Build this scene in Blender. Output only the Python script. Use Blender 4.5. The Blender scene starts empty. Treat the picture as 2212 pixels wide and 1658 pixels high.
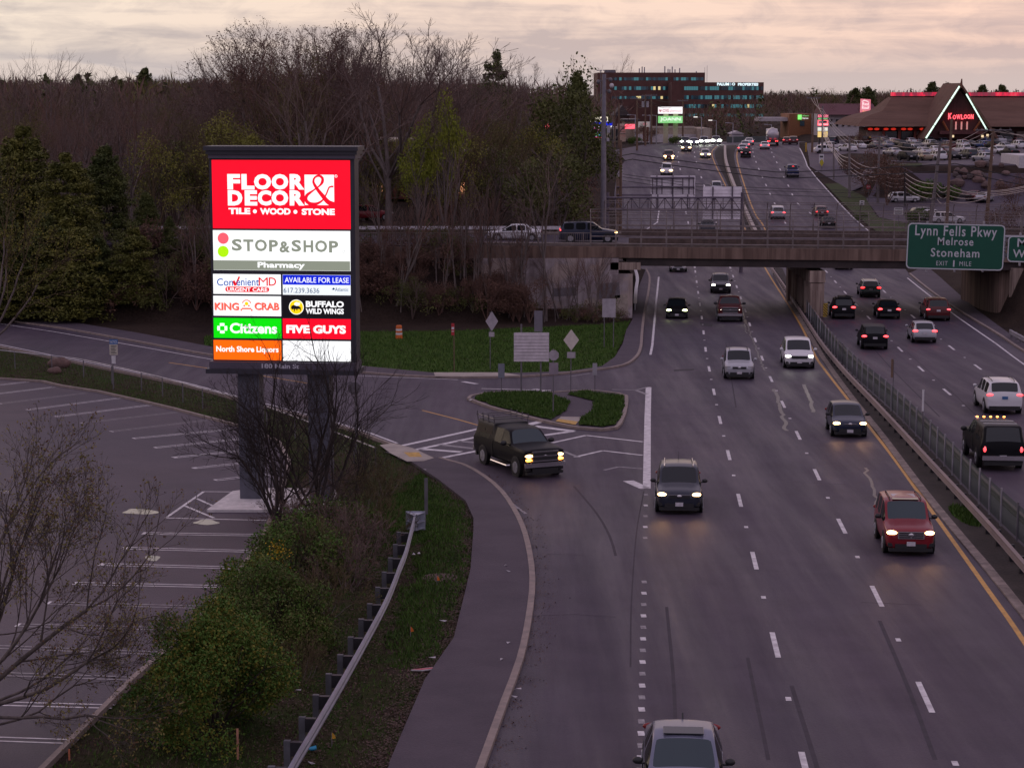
import bpy, bmesh, math, random
import numpy as np
from mathutils import Vector, Matrix, Quaternion
from mathutils.geometry import tessellate_polygon

S = bpy.context.scene
COL = S.collection
R = math.radians
rnd = random.Random(7)

# ---------------------------------------------------------------- camera
FPX, CX, CY = 4400.0, 1106.0, 829.0            # focal length and centre in a 2212 px wide picture
CAMZ = 20.0
PITCH = math.atan((829.0 - 200.0) / FPX)
cam_data = bpy.data.cameras.new('camera')
cam_data.sensor_width = 36.0
cam_data.lens = 36.0 * FPX / 2212.0
cam_data.clip_start = 0.5
cam_data.clip_end = 9000.0
cam = bpy.data.objects.new('camera', cam_data)
cam.location = (0, 0, CAMZ)
cam.rotation_euler = (math.pi / 2 - PITCH, 0, 0)
COL.objects.link(cam)
S.camera = cam

# ---------------------------------------------------------------- world, sun, exposure
SUN_EL, SUN_AZ = 6.0, -38.0                     # low sun behind thin cloud, ahead and to the left
world = bpy.data.worlds.new('World')
S.world = world
world.use_nodes = True


def build_world():
    nt = world.node_tree
    N, L = nt.nodes, nt.links
    N.clear()

    def nd(t, **k):
        n = N.new(t)
        for a, b in k.items():
            setattr(n, a, b)
        return n

    def math_(op, a, b=None, c=None, clamp=False):
        n = nd('ShaderNodeMath', operation=op, use_clamp=clamp)
        for i, v in enumerate((a, b, c)):
            if v is None:
                continue
            if isinstance(v, (int, float)):
                n.inputs[i].default_value = v
            else:
                L.new(v, n.inputs[i])
        return n.outputs[0]

    def ramp(fac, stops):
        n = nd('ShaderNodeValToRGB')
        e = n.color_ramp.elements
        while len(e) < len(stops):
            e.new(0.5)
        for el, (p, c) in zip(e, stops):
            el.position = p
            el.color = (*c, 1)
        L.new(fac, n.inputs[0])
        return n.outputs[0]

    def mix(f, a, b):
        n = nd('ShaderNodeMix', data_type='RGBA')
        if isinstance(f, (int, float)):
            n.inputs[0].default_value = f
        else:
            L.new(f, n.inputs[0])
        for i, v in ((6, a), (7, b)):
            if isinstance(v, tuple):
                n.inputs[i].default_value = (*v, 1)
            else:
                L.new(v, n.inputs[i])
        return n.outputs[2]

    tc = nd('ShaderNodeTexCoord')
    sep = nd('ShaderNodeSeparateXYZ')
    L.new(tc.outputs['Generated'], sep.inputs[0])
    x, y, z = sep.outputs

    def noise(sx, sy, sz, detail=6, rough=.55, dist=0.0, off=0.0):
        mp = nd('ShaderNodeMapping')
        mp.inputs['Scale'].default_value = (sx, sy, sz)
        mp.inputs['Location'].default_value = (off, off * .7, off * .3)
        L.new(tc.outputs['Generated'], mp.inputs[0])
        n = nd('ShaderNodeTexNoise')
        n.inputs['Scale'].default_value = 1
        n.inputs['Detail'].default_value = detail
        n.inputs['Roughness'].default_value = rough
        n.inputs['Distortion'].default_value = dist
        L.new(mp.outputs[0], n.inputs['Vector'])
        return n.outputs[0]

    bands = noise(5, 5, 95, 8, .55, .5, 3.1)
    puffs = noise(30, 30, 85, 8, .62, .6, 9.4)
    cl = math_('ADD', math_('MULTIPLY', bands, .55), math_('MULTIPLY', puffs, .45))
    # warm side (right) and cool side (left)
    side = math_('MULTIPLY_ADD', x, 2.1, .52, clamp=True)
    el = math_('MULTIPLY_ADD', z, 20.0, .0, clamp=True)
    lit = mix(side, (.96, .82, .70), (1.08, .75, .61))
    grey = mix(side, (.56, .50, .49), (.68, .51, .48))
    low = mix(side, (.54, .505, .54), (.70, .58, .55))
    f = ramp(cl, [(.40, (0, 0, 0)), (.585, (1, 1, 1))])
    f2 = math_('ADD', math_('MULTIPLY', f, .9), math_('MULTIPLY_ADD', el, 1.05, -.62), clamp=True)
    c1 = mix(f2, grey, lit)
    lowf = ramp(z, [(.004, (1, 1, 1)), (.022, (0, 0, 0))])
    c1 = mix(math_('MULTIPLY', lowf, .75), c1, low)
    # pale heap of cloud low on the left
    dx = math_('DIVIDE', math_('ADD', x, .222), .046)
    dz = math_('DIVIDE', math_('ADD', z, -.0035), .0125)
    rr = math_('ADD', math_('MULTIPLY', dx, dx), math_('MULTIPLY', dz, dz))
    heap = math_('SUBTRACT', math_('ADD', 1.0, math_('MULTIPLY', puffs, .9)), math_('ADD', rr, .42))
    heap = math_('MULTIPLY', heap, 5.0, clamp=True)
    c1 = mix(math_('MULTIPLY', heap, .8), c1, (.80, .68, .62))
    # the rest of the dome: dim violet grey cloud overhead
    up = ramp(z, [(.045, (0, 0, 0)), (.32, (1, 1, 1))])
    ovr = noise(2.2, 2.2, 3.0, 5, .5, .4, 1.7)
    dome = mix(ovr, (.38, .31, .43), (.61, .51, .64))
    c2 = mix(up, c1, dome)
    back = math_('MULTIPLY_ADD', y, -2.0, -.1, clamp=True)   # behind the camera: violet sky, raised as fill for surfaces facing it
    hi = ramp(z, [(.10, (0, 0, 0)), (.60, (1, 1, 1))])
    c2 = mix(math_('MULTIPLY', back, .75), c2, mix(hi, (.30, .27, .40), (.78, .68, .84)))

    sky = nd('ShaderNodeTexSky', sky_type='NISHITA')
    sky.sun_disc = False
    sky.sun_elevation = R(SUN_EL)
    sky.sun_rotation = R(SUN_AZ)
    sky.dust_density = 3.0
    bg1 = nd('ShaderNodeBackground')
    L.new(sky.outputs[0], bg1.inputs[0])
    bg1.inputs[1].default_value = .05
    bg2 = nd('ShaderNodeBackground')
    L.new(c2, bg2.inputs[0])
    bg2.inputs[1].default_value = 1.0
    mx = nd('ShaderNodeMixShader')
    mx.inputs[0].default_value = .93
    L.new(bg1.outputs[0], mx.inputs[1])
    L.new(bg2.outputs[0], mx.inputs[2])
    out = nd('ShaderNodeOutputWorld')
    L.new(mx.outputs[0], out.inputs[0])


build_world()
sun_data = bpy.data.lights.new('sun', 'SUN')
sun_data.energy = .5
sun_data.angle = R(45)
sun_data.color = (1.0, .74, .55)
sun = bpy.data.objects.new('sun', sun_data)
_d = Vector((math.sin(R(SUN_AZ)) * math.cos(R(SUN_EL)), math.cos(R(SUN_AZ)) * math.cos(R(SUN_EL)), math.sin(R(SUN_EL))))
sun.rotation_euler = _d.to_track_quat('Z', 'Y').to_euler()
COL.objects.link(sun)
S.view_settings.view_transform = 'Standard'
S.view_settings.look = 'None'
S.view_settings.exposure = 0.0
S.view_settings.gamma = 1.0
S.render.engine = 'CYCLES'
S.cycles.use_denoising = True
S.cycles.denoiser = 'OPENIMAGEDENOISE'
S.cycles.max_bounces = 5
S.cycles.diffuse_bounces = 2
S.cycles.glossy_bounces = 3
S.cycles.transparent_max_bounces = 12
S.cycles.sample_clamp_indirect = 4.0
S.cycles.caustics_reflective = False
S.cycles.caustics_refractive = False


# ---------------------------------------------------------------- ground shape
def pchip(xs, ys):
    xs, ys = np.array(xs, float), np.array(ys, float)
    h = np.diff(xs)
    dl = np.diff(ys) / h
    m = np.zeros_like(ys)
    for i in range(1, len(xs) - 1):
        if dl[i - 1] * dl[i] > 0:
            w1, w2 = 2 * h[i] + h[i - 1], h[i] + 2 * h[i - 1]
            m[i] = (w1 + w2) / (w1 / dl[i - 1] + w2 / dl[i])
    m[0], m[-1] = dl[0], dl[-1]

    def f(x):
        x = min(max(x, xs[0]), xs[-1])
        i = min(int(np.searchsorted(xs, x, side='right')) - 1, len(xs) - 2)
        t = (x - xs[i]) / h[i]
        t2, t3 = t * t, t * t * t
        return float((2 * t3 - 3 * t2 + 1) * ys[i] + (t3 - 2 * t2 + t) * h[i] * m[i] + (3 * t2 - 2 * t3) * ys[i + 1] + (t3 - t2) * h[i] * m[i + 1])
    return f


_far = pchip([140, 180, 215, 260, 300, 341, 376, 405, 430, 460, 520, 620, 850, 1300, 2000, 4000, 9000],
             [1.97, 1.35, 1.1, 1.3, 3.0, 5.7, 8.0, 9.0, 9.35, 9.0, 7.6, 5.2, 3.0, 3.5, 5, 6, 6])


def gz(y):
    """height of the highway and of the near plots at distance y"""
    if y < 140:
        return 5.1 - .02236 * y
    return _far(y)


def sst(a, b, x):
    t = min(max((x - a) / (b - a), 0.0), 1.0)
    return t * t * (3 - 2 * t)


def lerp_tab(tab, y):
    if y <= tab[0][0]:
        return tab[0][1]
    for (a, b), (c, d) in zip(tab, tab[1:]):
        if y <= c:
            return b + (d - b) * (y - a) / (c - a)
    return tab[-1][1]


LEFT_EDGE = [(160, 9.2), (190, 10.0), (215, 13.5), (265, 14), (335, 17.5), (376, 22), (410, 27), (440, 34), (480, 45)]
RIGHT_EDGE = [(140, 37.5), (177, 40), (224, 45), (265, 48), (310, 51), (342, 53), (365, 54), (410, 59), (450, 64), (500, 72)]


def G(x, y):
    z = gz(y)
    xl, xr = lerp_tab(LEFT_EDGE, y), lerp_tab(RIGHT_EDGE, y)
    if y > 160 and x < xl:                       # wooded bank on the left
        top = max(7.2 + .004 * max(y - 175, 0), z)
        if y > 430:
            top = 8.4 + .0085 * (min(y, 1500) - 430)
        side = sst(0, (9 if y < 430 else 9 + (y - 430) * .25) if y > 186 else 2.5, xl - x - (0.5 if y > 186 else 1.0))
        if y < 169.3:                            # the slope dies away in front of the wing wall
            side *= 1 - sst(-5, 2.5, x)
        z = z + (top - z) * sst(163.5, 170.5, y) * side
    if x > xr:
        if 150 < y < 260:                        # bridge approach on the right
            z += (7.1 - z) * sst(158, 168, y) * (1 - sst(186, 205, y)) * sst(1.0, 4, x - xr)
        if y > 300:                              # terrace of the restaurant
            t = sst(313, 324, y) * sst(2.0, 8.0, x - xr)
            z += (8.7 + min(max(0, y - 520), 300) * .002 - z) * t
    return z


SP, CP = math.sin(PITCH), math.cos(PITCH)


def ray(u, v):
    xc, yc = (u - CX) / FPX, (CY - v) / FPX
    return Vector((xc, CP + yc * SP, -SP + yc * CP))


def at(u, v, y):
    """world point that shows at picture position (u, v) at distance y"""
    d = ray(u, v)
    return Vector((0, 0, CAMZ)) + d * (y / d.y)


def g(u, v, zf=None, dz=0.0):
    """world point on the ground seen at picture position (u, v)"""
    d = ray(u, v)
    f = zf or (lambda x, y: gz(y))
    y0, step = 20.0, 2.0
    while y0 < 1500:
        y1 = y0 + step
        p = Vector((0, 0, CAMZ)) + d * (y1 / d.y)
        if p.z <= f(p.x, p.y) + dz:
            a, b = y0, y1
            for _ in range(24):
                m = (a + b) / 2
                p = Vector((0, 0, CAMZ)) + d * (m / d.y)
                if p.z <= f(p.x, p.y) + dz:
                    b = m
                else:
                    a = m
            return Vector((0, 0, CAMZ)) + d * (b / d.y)
        y0 = y1
    return Vector((0, 0, CAMZ)) + d * (450 / d.y)


def pxm(p):
    """picture pixels per metre at world point p"""
    return FPX / (p.y * CP - (p.z - CAMZ) * SP)


# ---------------------------------------------------------------- materials
MATS = {}


def mat(name, color, rough=.6, metal=0.0, var=.15, vscale=3.0, bump=0.0, bscale=30.0, spec=.5, emit=None, estr=0.0,
        stretch=(1, 1, 1), color2=None, coat=0.0, trans=0.0):
    if name in MATS:
        return MATS[name]
    m = bpy.data.materials.new(name)
    m.use_nodes = True
    nt = m.node_tree
    N, L = nt.nodes, nt.links
    b = N['Principled BSDF']
    b.inputs['Base Color'].default_value = (*color, 1)
    b.inputs['Roughness'].default_value = rough
    b.inputs['Metallic'].default_value = metal
    b.inputs['Specular IOR Level'].default_value = spec
    if coat:
        b.inputs['Coat Weight'].default_value = coat
        b.inputs['Coat Roughness'].default_value = .06
    if trans:
        b.inputs['Transmission Weight'].default_value = trans
    if var > 0 or color2 or bump > 0:
        tc = N.new('ShaderNodeTexCoord')
        mp = N.new('ShaderNodeMapping')
        mp.inputs['Scale'].default_value = stretch
        L.new(tc.outputs['Object'], mp.inputs[0])
    if var > 0 or color2:
        n = N.new('ShaderNodeTexNoise')
        n.inputs['Scale'].default_value = vscale
        n.inputs['Detail'].default_value = 5
        n.inputs['Roughness'].default_value = .6
        L.new(mp.outputs[0], n.inputs['Vector'])
        r = N.new('ShaderNodeValToRGB')
        c2 = color2 or tuple(min(1, c * (1 + var)) for c in color)
        c1 = color if color2 else tuple(c * (1 - var) for c in color)
        r.color_ramp.elements[0].position, r.color_ramp.elements[1].position = .35, .65
        r.color_ramp.elements[0].color = (*c1, 1)
        r.color_ramp.elements[1].color = (*c2, 1)
        L.new(n.outputs[0], r.inputs[0])
        L.new(r.outputs[0], b.inputs['Base Color'])
    if bump > 0:
        n2 = N.new('ShaderNodeTexNoise')
        n2.inputs['Scale'].default_value = bscale
        n2.inputs['Detail'].default_value = 4
        L.new(mp.outputs[0], n2.inputs['Vector'])
        bp = N.new('ShaderNodeBump')
        bp.inputs['Strength'].default_value = bump
        bp.inputs['Distance'].default_value = .05
        L.new(n2.outputs[0], bp.inputs['Height'])
        L.new(bp.outputs[0], b.inputs['Normal'])
    if emit:
        b.inputs['Emission Color'].default_value = (*emit, 1)
        b.inputs['Emission Strength'].default_value = estr
    MATS[name] = m
    return m


def lamp_mat(name, color, strength, base=(.8, .8, .8)):
    return mat(name, base, .3, var=0, emit=color, estr=strength)


def mixc(m, name, scale, stops, stretch=(1, 1, 1), detail=6, to='Base Color', rough=.6, coords='Object'):
    """replace an input of a material by a noise colour ramp"""
    nt = m.node_tree
    N, L = nt.nodes, nt.links
    tc = N.new('ShaderNodeTexCoord')
    mp = N.new('ShaderNodeMapping')
    mp.inputs['Scale'].default_value = stretch
    L.new(tc.outputs[coords], mp.inputs[0])
    n = N.new('ShaderNodeTexNoise')
    n.inputs['Scale'].default_value = scale
    n.inputs['Detail'].default_value = detail
    n.inputs['Roughness'].default_value = rough
    L.new(mp.outputs[0], n.inputs['Vector'])
    r = N.new('ShaderNodeValToRGB')
    e = r.color_ramp.elements
    while len(e) < len(stops):
        e.new(.5)
    for el, (p, c) in zip(e, stops):
        el.position = p
        el.color = (*c, 1)
    L.new(n.outputs[0], r.inputs[0])
    return r.outputs[0]


def ground_mat(name, layers, rough=.9, bump=.3, bscale=8.0, spec=.3, rstops=None):
    """layers: list of (scale, stretch, stops, blend, factor); the first is the base colour, the others multiply, mix or add"""
    if name in MATS:
        return MATS[name]
    m = bpy.data.materials.new(name)
    m.use_nodes = True
    nt = m.node_tree
    N, L = nt.nodes, nt.links
    b = N['Principled BSDF']
    b.inputs['Roughness'].default_value = rough
    b.inputs['Specular IOR Level'].default_value = spec
    cur = None
    for scale, stretch, stops, blend, fac in layers:
        c = mixc(m, name, scale, stops, stretch)
        if cur is None:
            cur = c
        else:
            mx = N.new('ShaderNodeMix')
            mx.data_type = 'RGBA'
            mx.blend_type = blend
            mx.inputs[0].default_value = fac
            L.new(cur, mx.inputs[6])
            L.new(c, mx.inputs[7])
            cur = mx.outputs[2]
    L.new(cur, b.inputs['Base Color'])
    if rstops:
        L.new(mixc(m, name, rstops[0], rstops[2], rstops[1]), b.inputs['Roughness'])
    if bump:
        tc = N.new('ShaderNodeTexCoord')
        n2 = N.new('ShaderNodeTexNoise')
        n2.inputs['Scale'].default_value = bscale
        n2.inputs['Detail'].default_value = 6
        L.new(tc.outputs['Object'], n2.inputs['Vector'])
        bp = N.new('ShaderNodeBump')
        bp.inputs['Strength'].default_value = bump
        bp.inputs['Distance'].default_value = .08
        L.new(n2.outputs[0], bp.inputs['Height'])
        L.new(bp.outputs[0], b.inputs['Normal'])
    MATS[name] = m
    return m


# ---------------------------------------------------------------- mesh building
_texts = {}


def text_geo(s, bold=0.0, spacing=1.0):
    key = (s, bold, spacing)
    if key not in _texts:
        c = bpy.data.curves.new('text', 'FONT')
        c.body = s
        c.offset = bold
        c.space_character = spacing
        c.resolution_u = 3
        o = bpy.data.objects.new('text', c)
        me = o.to_mesh()
        v = np.array([tuple(q.co) for q in me.vertices]).reshape(-1, 3)
        f = [tuple(p.vertices) for p in me.polygons]
        o.to_mesh_clear()
        bpy.data.objects.remove(o)
        bpy.data.curves.remove(c)
        _texts[key] = (v, f)
    return _texts[key]


class MB:
    def __init__(s):
        s.v, s.f, s.m = [], [], []

    def add(s, vs, fs, m=0):
        o = len(s.v)
        s.v.extend([tuple(q) for q in vs])
        for f in fs:
            s.f.append(tuple(i + o for i in f))
            s.m.append(m)

    def box(s, c, size, m=0, rot=None):
        hx, hy, hz = size[0] / 2, size[1] / 2, size[2] / 2
        vs = [Vector((x, y, z)) for x in (-hx, hx) for y in (-hy, hy) for z in (-hz, hz)]
        if rot is not None:
            vs = [rot @ q for q in vs]
        c = Vector(c)
        s.add([q + c for q in vs], [(0, 1, 3, 2), (4, 6, 7, 5), (0, 4, 5, 1), (2, 3, 7, 6), (0, 2, 6, 4), (1, 5, 7, 3)], m)

    def tube(s, p0, p1, r0, r1=None, n=8, m=0, caps=True):
        r1 = r0 if r1 is None else r1
        p0, p1 = Vector(p0), Vector(p1)
        d = (p1 - p0)
        if d.length < 1e-6:
            return
        d.normalize()
        a = d.cross(Vector((0, 0, 1)) if abs(d.z) < .9 else Vector((1, 0, 0))).normalized()
        b = d.cross(a)
        vs = []
        for p, r in ((p0, r0), (p1, r1)):
            for i in range(n):
                t = 2 * math.pi * i / n
                vs.append(p + (a * math.cos(t) + b * math.sin(t)) * r)
        fs = [(i, (i + 1) % n, n + (i + 1) % n, n + i) for i in range(n)]
        if caps:
            fs += [tuple(range(n))[::-1], tuple(range(n, 2 * n))]
        s.add(vs, fs, m)

    def path(s, pts, r, n=6, m=0):
        pts = [Vector(p) for p in pts]
        rings = []
        for i, p in enumerate(pts):
            d = (pts[min(i + 1, len(pts) - 1)] - pts[max(i - 1, 0)]).normalized()
            a = d.cross(Vector((0, 0, 1)) if abs(d.z) < .9 else Vector((1, 0, 0))).normalized()
            b = d.cross(a)
            rr = r[i] if isinstance(r, (list, tuple)) else r
            rings.append([p + (a * math.cos(2 * math.pi * k / n) + b * math.sin(2 * math.pi * k / n)) * rr for k in range(n)])
        vs = [q for ring in rings for q in ring]
        fs = []
        for i in range(len(pts) - 1):
            for k in range(n):
                fs.append((i * n + k, i * n + (k + 1) % n, (i + 1) * n + (k + 1) % n, (i + 1) * n + k))
        fs += [tuple(range(n))[::-1], tuple(range((len(pts) - 1) * n, len(pts) * n))]
        s.add(vs, fs, m)

    def prism(s, poly, a, b, axis='y', m=0):
        """outline poly in the two other axes, extruded from a to b along axis"""
        n = len(poly)

        def P(q, w):
            return {'y': (q[0], w, q[1]), 'x': (w, q[0], q[1]), 'z': (q[0], q[1], w)}[axis]
        vs = [P(q, a) for q in poly] + [P(q, b) for q in poly]
        fs = [(i, (i + 1) % n, n + (i + 1) % n, n + i) for i in range(n)]
        tris = tessellate_polygon([[Vector((q[0], q[1], 0)) for q in poly]])
        fs += [tuple(t) for t in tris] + [tuple(i + n for i in t)[::-1] for t in tris]
        s.add(vs, fs, m)

    def text(s, st, x0, x1, z0, z1, y, m=0, bold=0.0, M=None, spacing=1.0):
        """lettering in the xz plane facing -y, fitted to the box"""
        v, f = text_geo(st, bold, spacing)
        a, b = v.min(0), v.max(0)
        vs = [(x0 + (q[0] - a[0]) / (b[0] - a[0]) * (x1 - x0), y, z0 + (q[1] - a[1]) / max(b[1] - a[1], 1e-6) * (z1 - z0)) for q in v]
        if M is not None:
            vs = [M @ Vector(q) for q in vs]
        s.add(vs, f, m)

    def disc(s, c, r, m=0, n=24, ry=None, y=0.0):
        ry = ry or r
        vs = [(c[0] + r * math.cos(2 * math.pi * i / n), y, c[1] + ry * math.sin(2 * math.pi * i / n)) for i in range(n)]
        s.add(vs, [tuple(range(n))], m)

    def flat(s, poly, y, m=0):
        tris = tessellate_polygon([[Vector((q[0], q[1], 0)) for q in poly]])
        s.add([(q[0], y, q[1]) for q in poly], [tuple(t) for t in tris], m)

    def ball(s, c, r, m=0, n=10, k=6, sc=(1, 1, 1)):
        vs, fs = [], []
        for j in range(k + 1):
            ph = math.pi * j / k
            for i in range(n):
                t = 2 * math.pi * i / n
                vs.append((c[0] + r * sc[0] * math.sin(ph) * math.cos(t), c[1] + r * sc[1] * math.sin(ph) * math.sin(t), c[2] + r * sc[2] * math.cos(ph)))
        for j in range(k):
            for i in range(n):
                fs.append((j * n + i, (j + 1) * n + i, (j + 1) * n + (i + 1) % n, j * n + (i + 1) % n))
        s.add(vs, fs, m)

    def build(s, name, mats, parent=None, smooth=False, loc=None, rotz=None, bevel=0.0):
        me = bpy.data.meshes.new(name)
        me.from_pydata(s.v, [], s.f)
        if not isinstance(mats, (list, tuple)):
            mats = [mats]
        for m in mats:
            me.materials.append(m)
        if len(mats) > 1:
            me.polygons.foreach_set('material_index', s.m)
        if smooth:
            me.polygons.foreach_set('use_smooth', [True] * len(me.polygons))
        me.update()
        bm = bmesh.new()
        bm.from_mesh(me)
        bmesh.ops.recalc_face_normals(bm, faces=bm.faces)
        bm.to_mesh(me)
        bm.free()
        o = bpy.data.objects.new(name, me)
        COL.objects.link(o)
        if parent is not None:
            o.parent = parent
        if loc is not None:
            o.location = loc
        if rotz is not None:
            o.rotation_euler = (0, 0, rotz)
        if bevel:
            md = o.modifiers.new('bevel', 'BEVEL')
            md.width = bevel
            md.segments = 2
            md.limit_method = 'ANGLE'
        return o


def tag(o, label=None, cat=None, group=None, kind=None):
    for k, v in (('label', label), ('category', cat), ('group', group), ('kind', kind)):
        if v:
            o[k] = v
    return o


def thing(name, label, cat, loc, rotz=0.0, group=None):
    o = bpy.data.objects.new(name, None)
    o.empty_display_size = .2
    COL.objects.link(o)
    o.location = loc
    o.rotation_euler = (0, 0, rotz)
    return tag(o, label, cat, group)


KIDS = {}


def kids(o):
    return [c for c in COL.objects if c.parent is o]


def dup(root, loc, rotz=None, label=None, group=None, tree=None):
    """copy a thing with its parts and their sub-parts"""
    r = root.copy()
    COL.objects.link(r)
    r.location = loc
    if rotz is not None:
        r.rotation_euler = (0, 0, rotz)
    if label:
        r['label'] = label
    if group:
        r['group'] = group
    out = {}
    for ch, subs in tree:
        c = ch.copy()
        COL.objects.link(c)
        c.parent = r
        out[ch] = c
        for sb in subs:
            d = sb.copy()
            COL.objects.link(d)
            d.parent = c
    return r, out


def tree_of(root):
    return [(c, list(c.children)) for c in root.children]


# ---- things laid on the ground
def clip_band(poly, lo, hi):
    for sgn, lim in ((1, lo), (-1, hi)):
        out = []
        for i in range(len(poly)):
            a, b = poly[i], poly[(i + 1) % len(poly)]
            da, db = sgn * (a[1] - lim), sgn * (b[1] - lim)
            if da >= 0:
                out.append(a)
            if da * db < 0:
                t = da / (da - db)
                out.append((a[0] + (b[0] - a[0]) * t, a[1] + (b[1] - a[1]) * t))
        poly = out
        if len(poly) < 3:
            return []
    return poly


BANDS = [0, 140] + list(range(144, 520, 4)) + [520, 540, 570, 600, 700, 900, 1500]


def sheet(mb, pts, zoff, m=0, zf=None):
    f = zf or (lambda x, y: gz(y))
    pts = [(p[0], p[1]) for p in pts]
    for t in tessellate_polygon([[Vector((p[0], p[1], 0)) for p in pts]]):
        tri = [pts[i] for i in t]
        ys = [q[1] for q in tri]
        for lo, hi in zip(BANDS, BANDS[1:]):
            if hi <= min(ys) or lo >= max(ys):
                continue
            pc = clip_band(tri, lo, hi)
            if len(pc) >= 3:
                area = sum(pc[i][0] * pc[(i + 1) % len(pc)][1] - pc[(i + 1) % len(pc)][0] * pc[i][1] for i in range(len(pc)))
                if abs(area) < 1e-7:
                    continue
                if area < 0:
                    pc = pc[::-1]
                mb.add([(q[0], q[1], f(q[0], q[1]) + zoff) for q in pc], [tuple(range(len(pc)))], m)


def resample(pts, step):
    pts = [Vector((p[0], p[1], 0)) for p in pts]
    out = [pts[0]]
    for a, b in zip(pts, pts[1:]):
        n = max(1, int(math.ceil((b - a).length / step)))
        for k in range(1, n + 1):
            out.append(a + (b - a) * k / n)
    return out


def smooth_line(pts, step=1.5):
    """Catmull-Rom through the points"""
    P = [Vector((p[0], p[1], 0)) for p in pts]
    P = [P[0] * 2 - P[1]] + P + [P[-1] * 2 - P[-2]]
    out = []
    for i in range(1, len(P) - 2):
        a, b, c, d = P[i - 1:i + 3]
        n = max(1, int((c - b).length / step))
        for k in range(n):
            t = k / n
            out.append(.5 * ((2 * b) + (c - a) * t + (2 * a - 5 * b + 4 * c - d) * t * t + (3 * b - a - 3 * c + d) * t ** 3))
    out.append(P[-2])
    return out


def normals2d(pts):
    out = []
    for i in range(len(pts)):
        d = (pts[min(i + 1, len(pts) - 1)] - pts[max(i - 1, 0)])
        d = Vector((d.x, d.y, 0)).normalized()
        out.append(Vector((-d.y, d.x, 0)))
    return out


def strip(mb, pts, w, zoff, m=0, zf=None, step=2.0, off=0.0):
    f = zf or (lambda x, y: gz(y))
    pts = resample(pts, step)
    ns = normals2d(pts)
    vs = []
    for p, n in zip(pts, ns):
        for s_ in (-.5, .5):
            q = p + n * (w * s_ + off)
            vs.append((q.x, q.y, f(q.x, q.y) + zoff))
    mb.add(vs, [(2 * i, 2 * i + 1, 2 * i + 3, 2 * i + 2) for i in range(len(pts) - 1)], m)


def dashes(mb, pts, w, zoff, m, period=12.2, length=3.05, phase=0.0, dots=True, zf=None):
    pts = [Vector((p[0], p[1], 0)) for p in pts]
    cum = [0.0]
    for a, b in zip(pts, pts[1:]):
        cum.append(cum[-1] + (b - a).length)

    def pt(t):
        i = min(max(int(np.searchsorted(cum, t)) - 1, 0), len(pts) - 2)
        return pts[i] + (pts[i + 1] - pts[i]) * ((t - cum[i]) / max(cum[i + 1] - cum[i], 1e-6))
    t = phase % period
    t -= period
    while t < cum[-1]:
        a, b = max(t, 0), min(t + length, cum[-1])
        if b - a > .1:
            strip(mb, [pt(a), pt(b)], w, zoff, m, zf)
        c = t + length + (period - length) * .5
        if dots and 0 < c < cum[-1] - .5:
            strip(mb, [pt(c), pt(c + .38)], w * .95, zoff, m, zf)
        t += period


def curb(mb, pts, w, h, m=0, zf=None, step=1.8, base=-.1):
    """a kerb or low wall of rectangular section following the ground"""
    f = zf or (lambda x, y: gz(y))
    pts = resample(pts, step)
    ns = normals2d(pts)
    vs, fs = [], []
    for p, n in zip(pts, ns):
        for s_, hh in ((-.5, base), (-.5, h), (.5, h), (.5, base)):
            q = p + n * w * s_
            vs.append((q.x, q.y, f(p.x, p.y) + hh))
    for i in range(len(pts) - 1):
        for k in range(4):
            a, b = i * 4 + k, i * 4 + (k + 1) % 4
            fs.append((a, b, b + 4, a + 4))
    fs += [(0, 1, 2, 3), tuple(len(vs) - 4 + k for k in range(4))[::-1]]
    mb.add(vs, fs, m)


def gp(*uv):
    return [g(u, v) for u, v in uv]

# ================================================================ the setting: ground, roads, pavements
M_ASPH = ground_mat('asphalt', [
    (.5, (1, 1, 1), [(.3, (.046, .034, .055)), (.7, (.067, .051, .078))], 'MIX', 1),
    (.55, (.9, .012, 1), [(.36, (.74, .74, .78)), (.64, (1.12, 1.09, 1.08))], 'MULTIPLY', .8),
    (14, (1, 1, 1), [(.3, (.86, .86, .86)), (.7, (1.1, 1.1, 1.1))], 'MULTIPLY', .6),
    (.11, (1, .5, 1), [(.4, (.86, .88, .92)), (.6, (1.08, 1.03, 1.0))], 'MULTIPLY', .7)],
    rough=.55, bump=.25, bscale=22, spec=.35, rstops=(.9, (.9, .05, 1), [(.3, (.45, .45, .45)), (.7, (.72, .72, .72))]))
M_LOT = ground_mat('lot_asphalt', [
    (.35, (1, 1, 1), [(.3, (.050, .038, .058)), (.7, (.075, .057, .083))], 'MIX', 1),
    (12, (1, 1, 1), [(.3, (.85, .85, .85)), (.7, (1.12, 1.12, 1.12))], 'MULTIPLY', .6),
    (.09, (1, 1, 1), [(.4, (.84, .86, .9)), (.6, (1.1, 1.04, 1.0))], 'MULTIPLY', .8)],
    rough=.6, bump=.25, bscale=20)
M_WALK = ground_mat('walk_asphalt', [
    (.6, (1, 1, 1), [(.3, (.058, .045, .062)), (.7, (.084, .066, .086))], 'MIX', 1),
    (16, (1, 1, 1), [(.3, (.85, .85, .85)), (.7, (1.15, 1.15, 1.15))], 'MULTIPLY', .7)], rough=.75, bump=.3, bscale=18)
M_PAINT = mat('road_paint', (.74, .71, .73), .6, var=.0, color2=(.46, .43, .46), vscale=3.5)
M_FADED = mat('worn_paint', (.34, .32, .34), .6, var=.0, color2=(.16, .14, .16), vscale=6)
M_YELLOW = mat('yellow_paint', (.62, .33, .07), .6, var=0, color2=(.46, .24, .06), vscale=3)
M_GRANITE = mat('granite', (.30, .235, .21), .7, var=0, color2=(.20, .16, .15), vscale=2.5, bump=.3)
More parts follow.
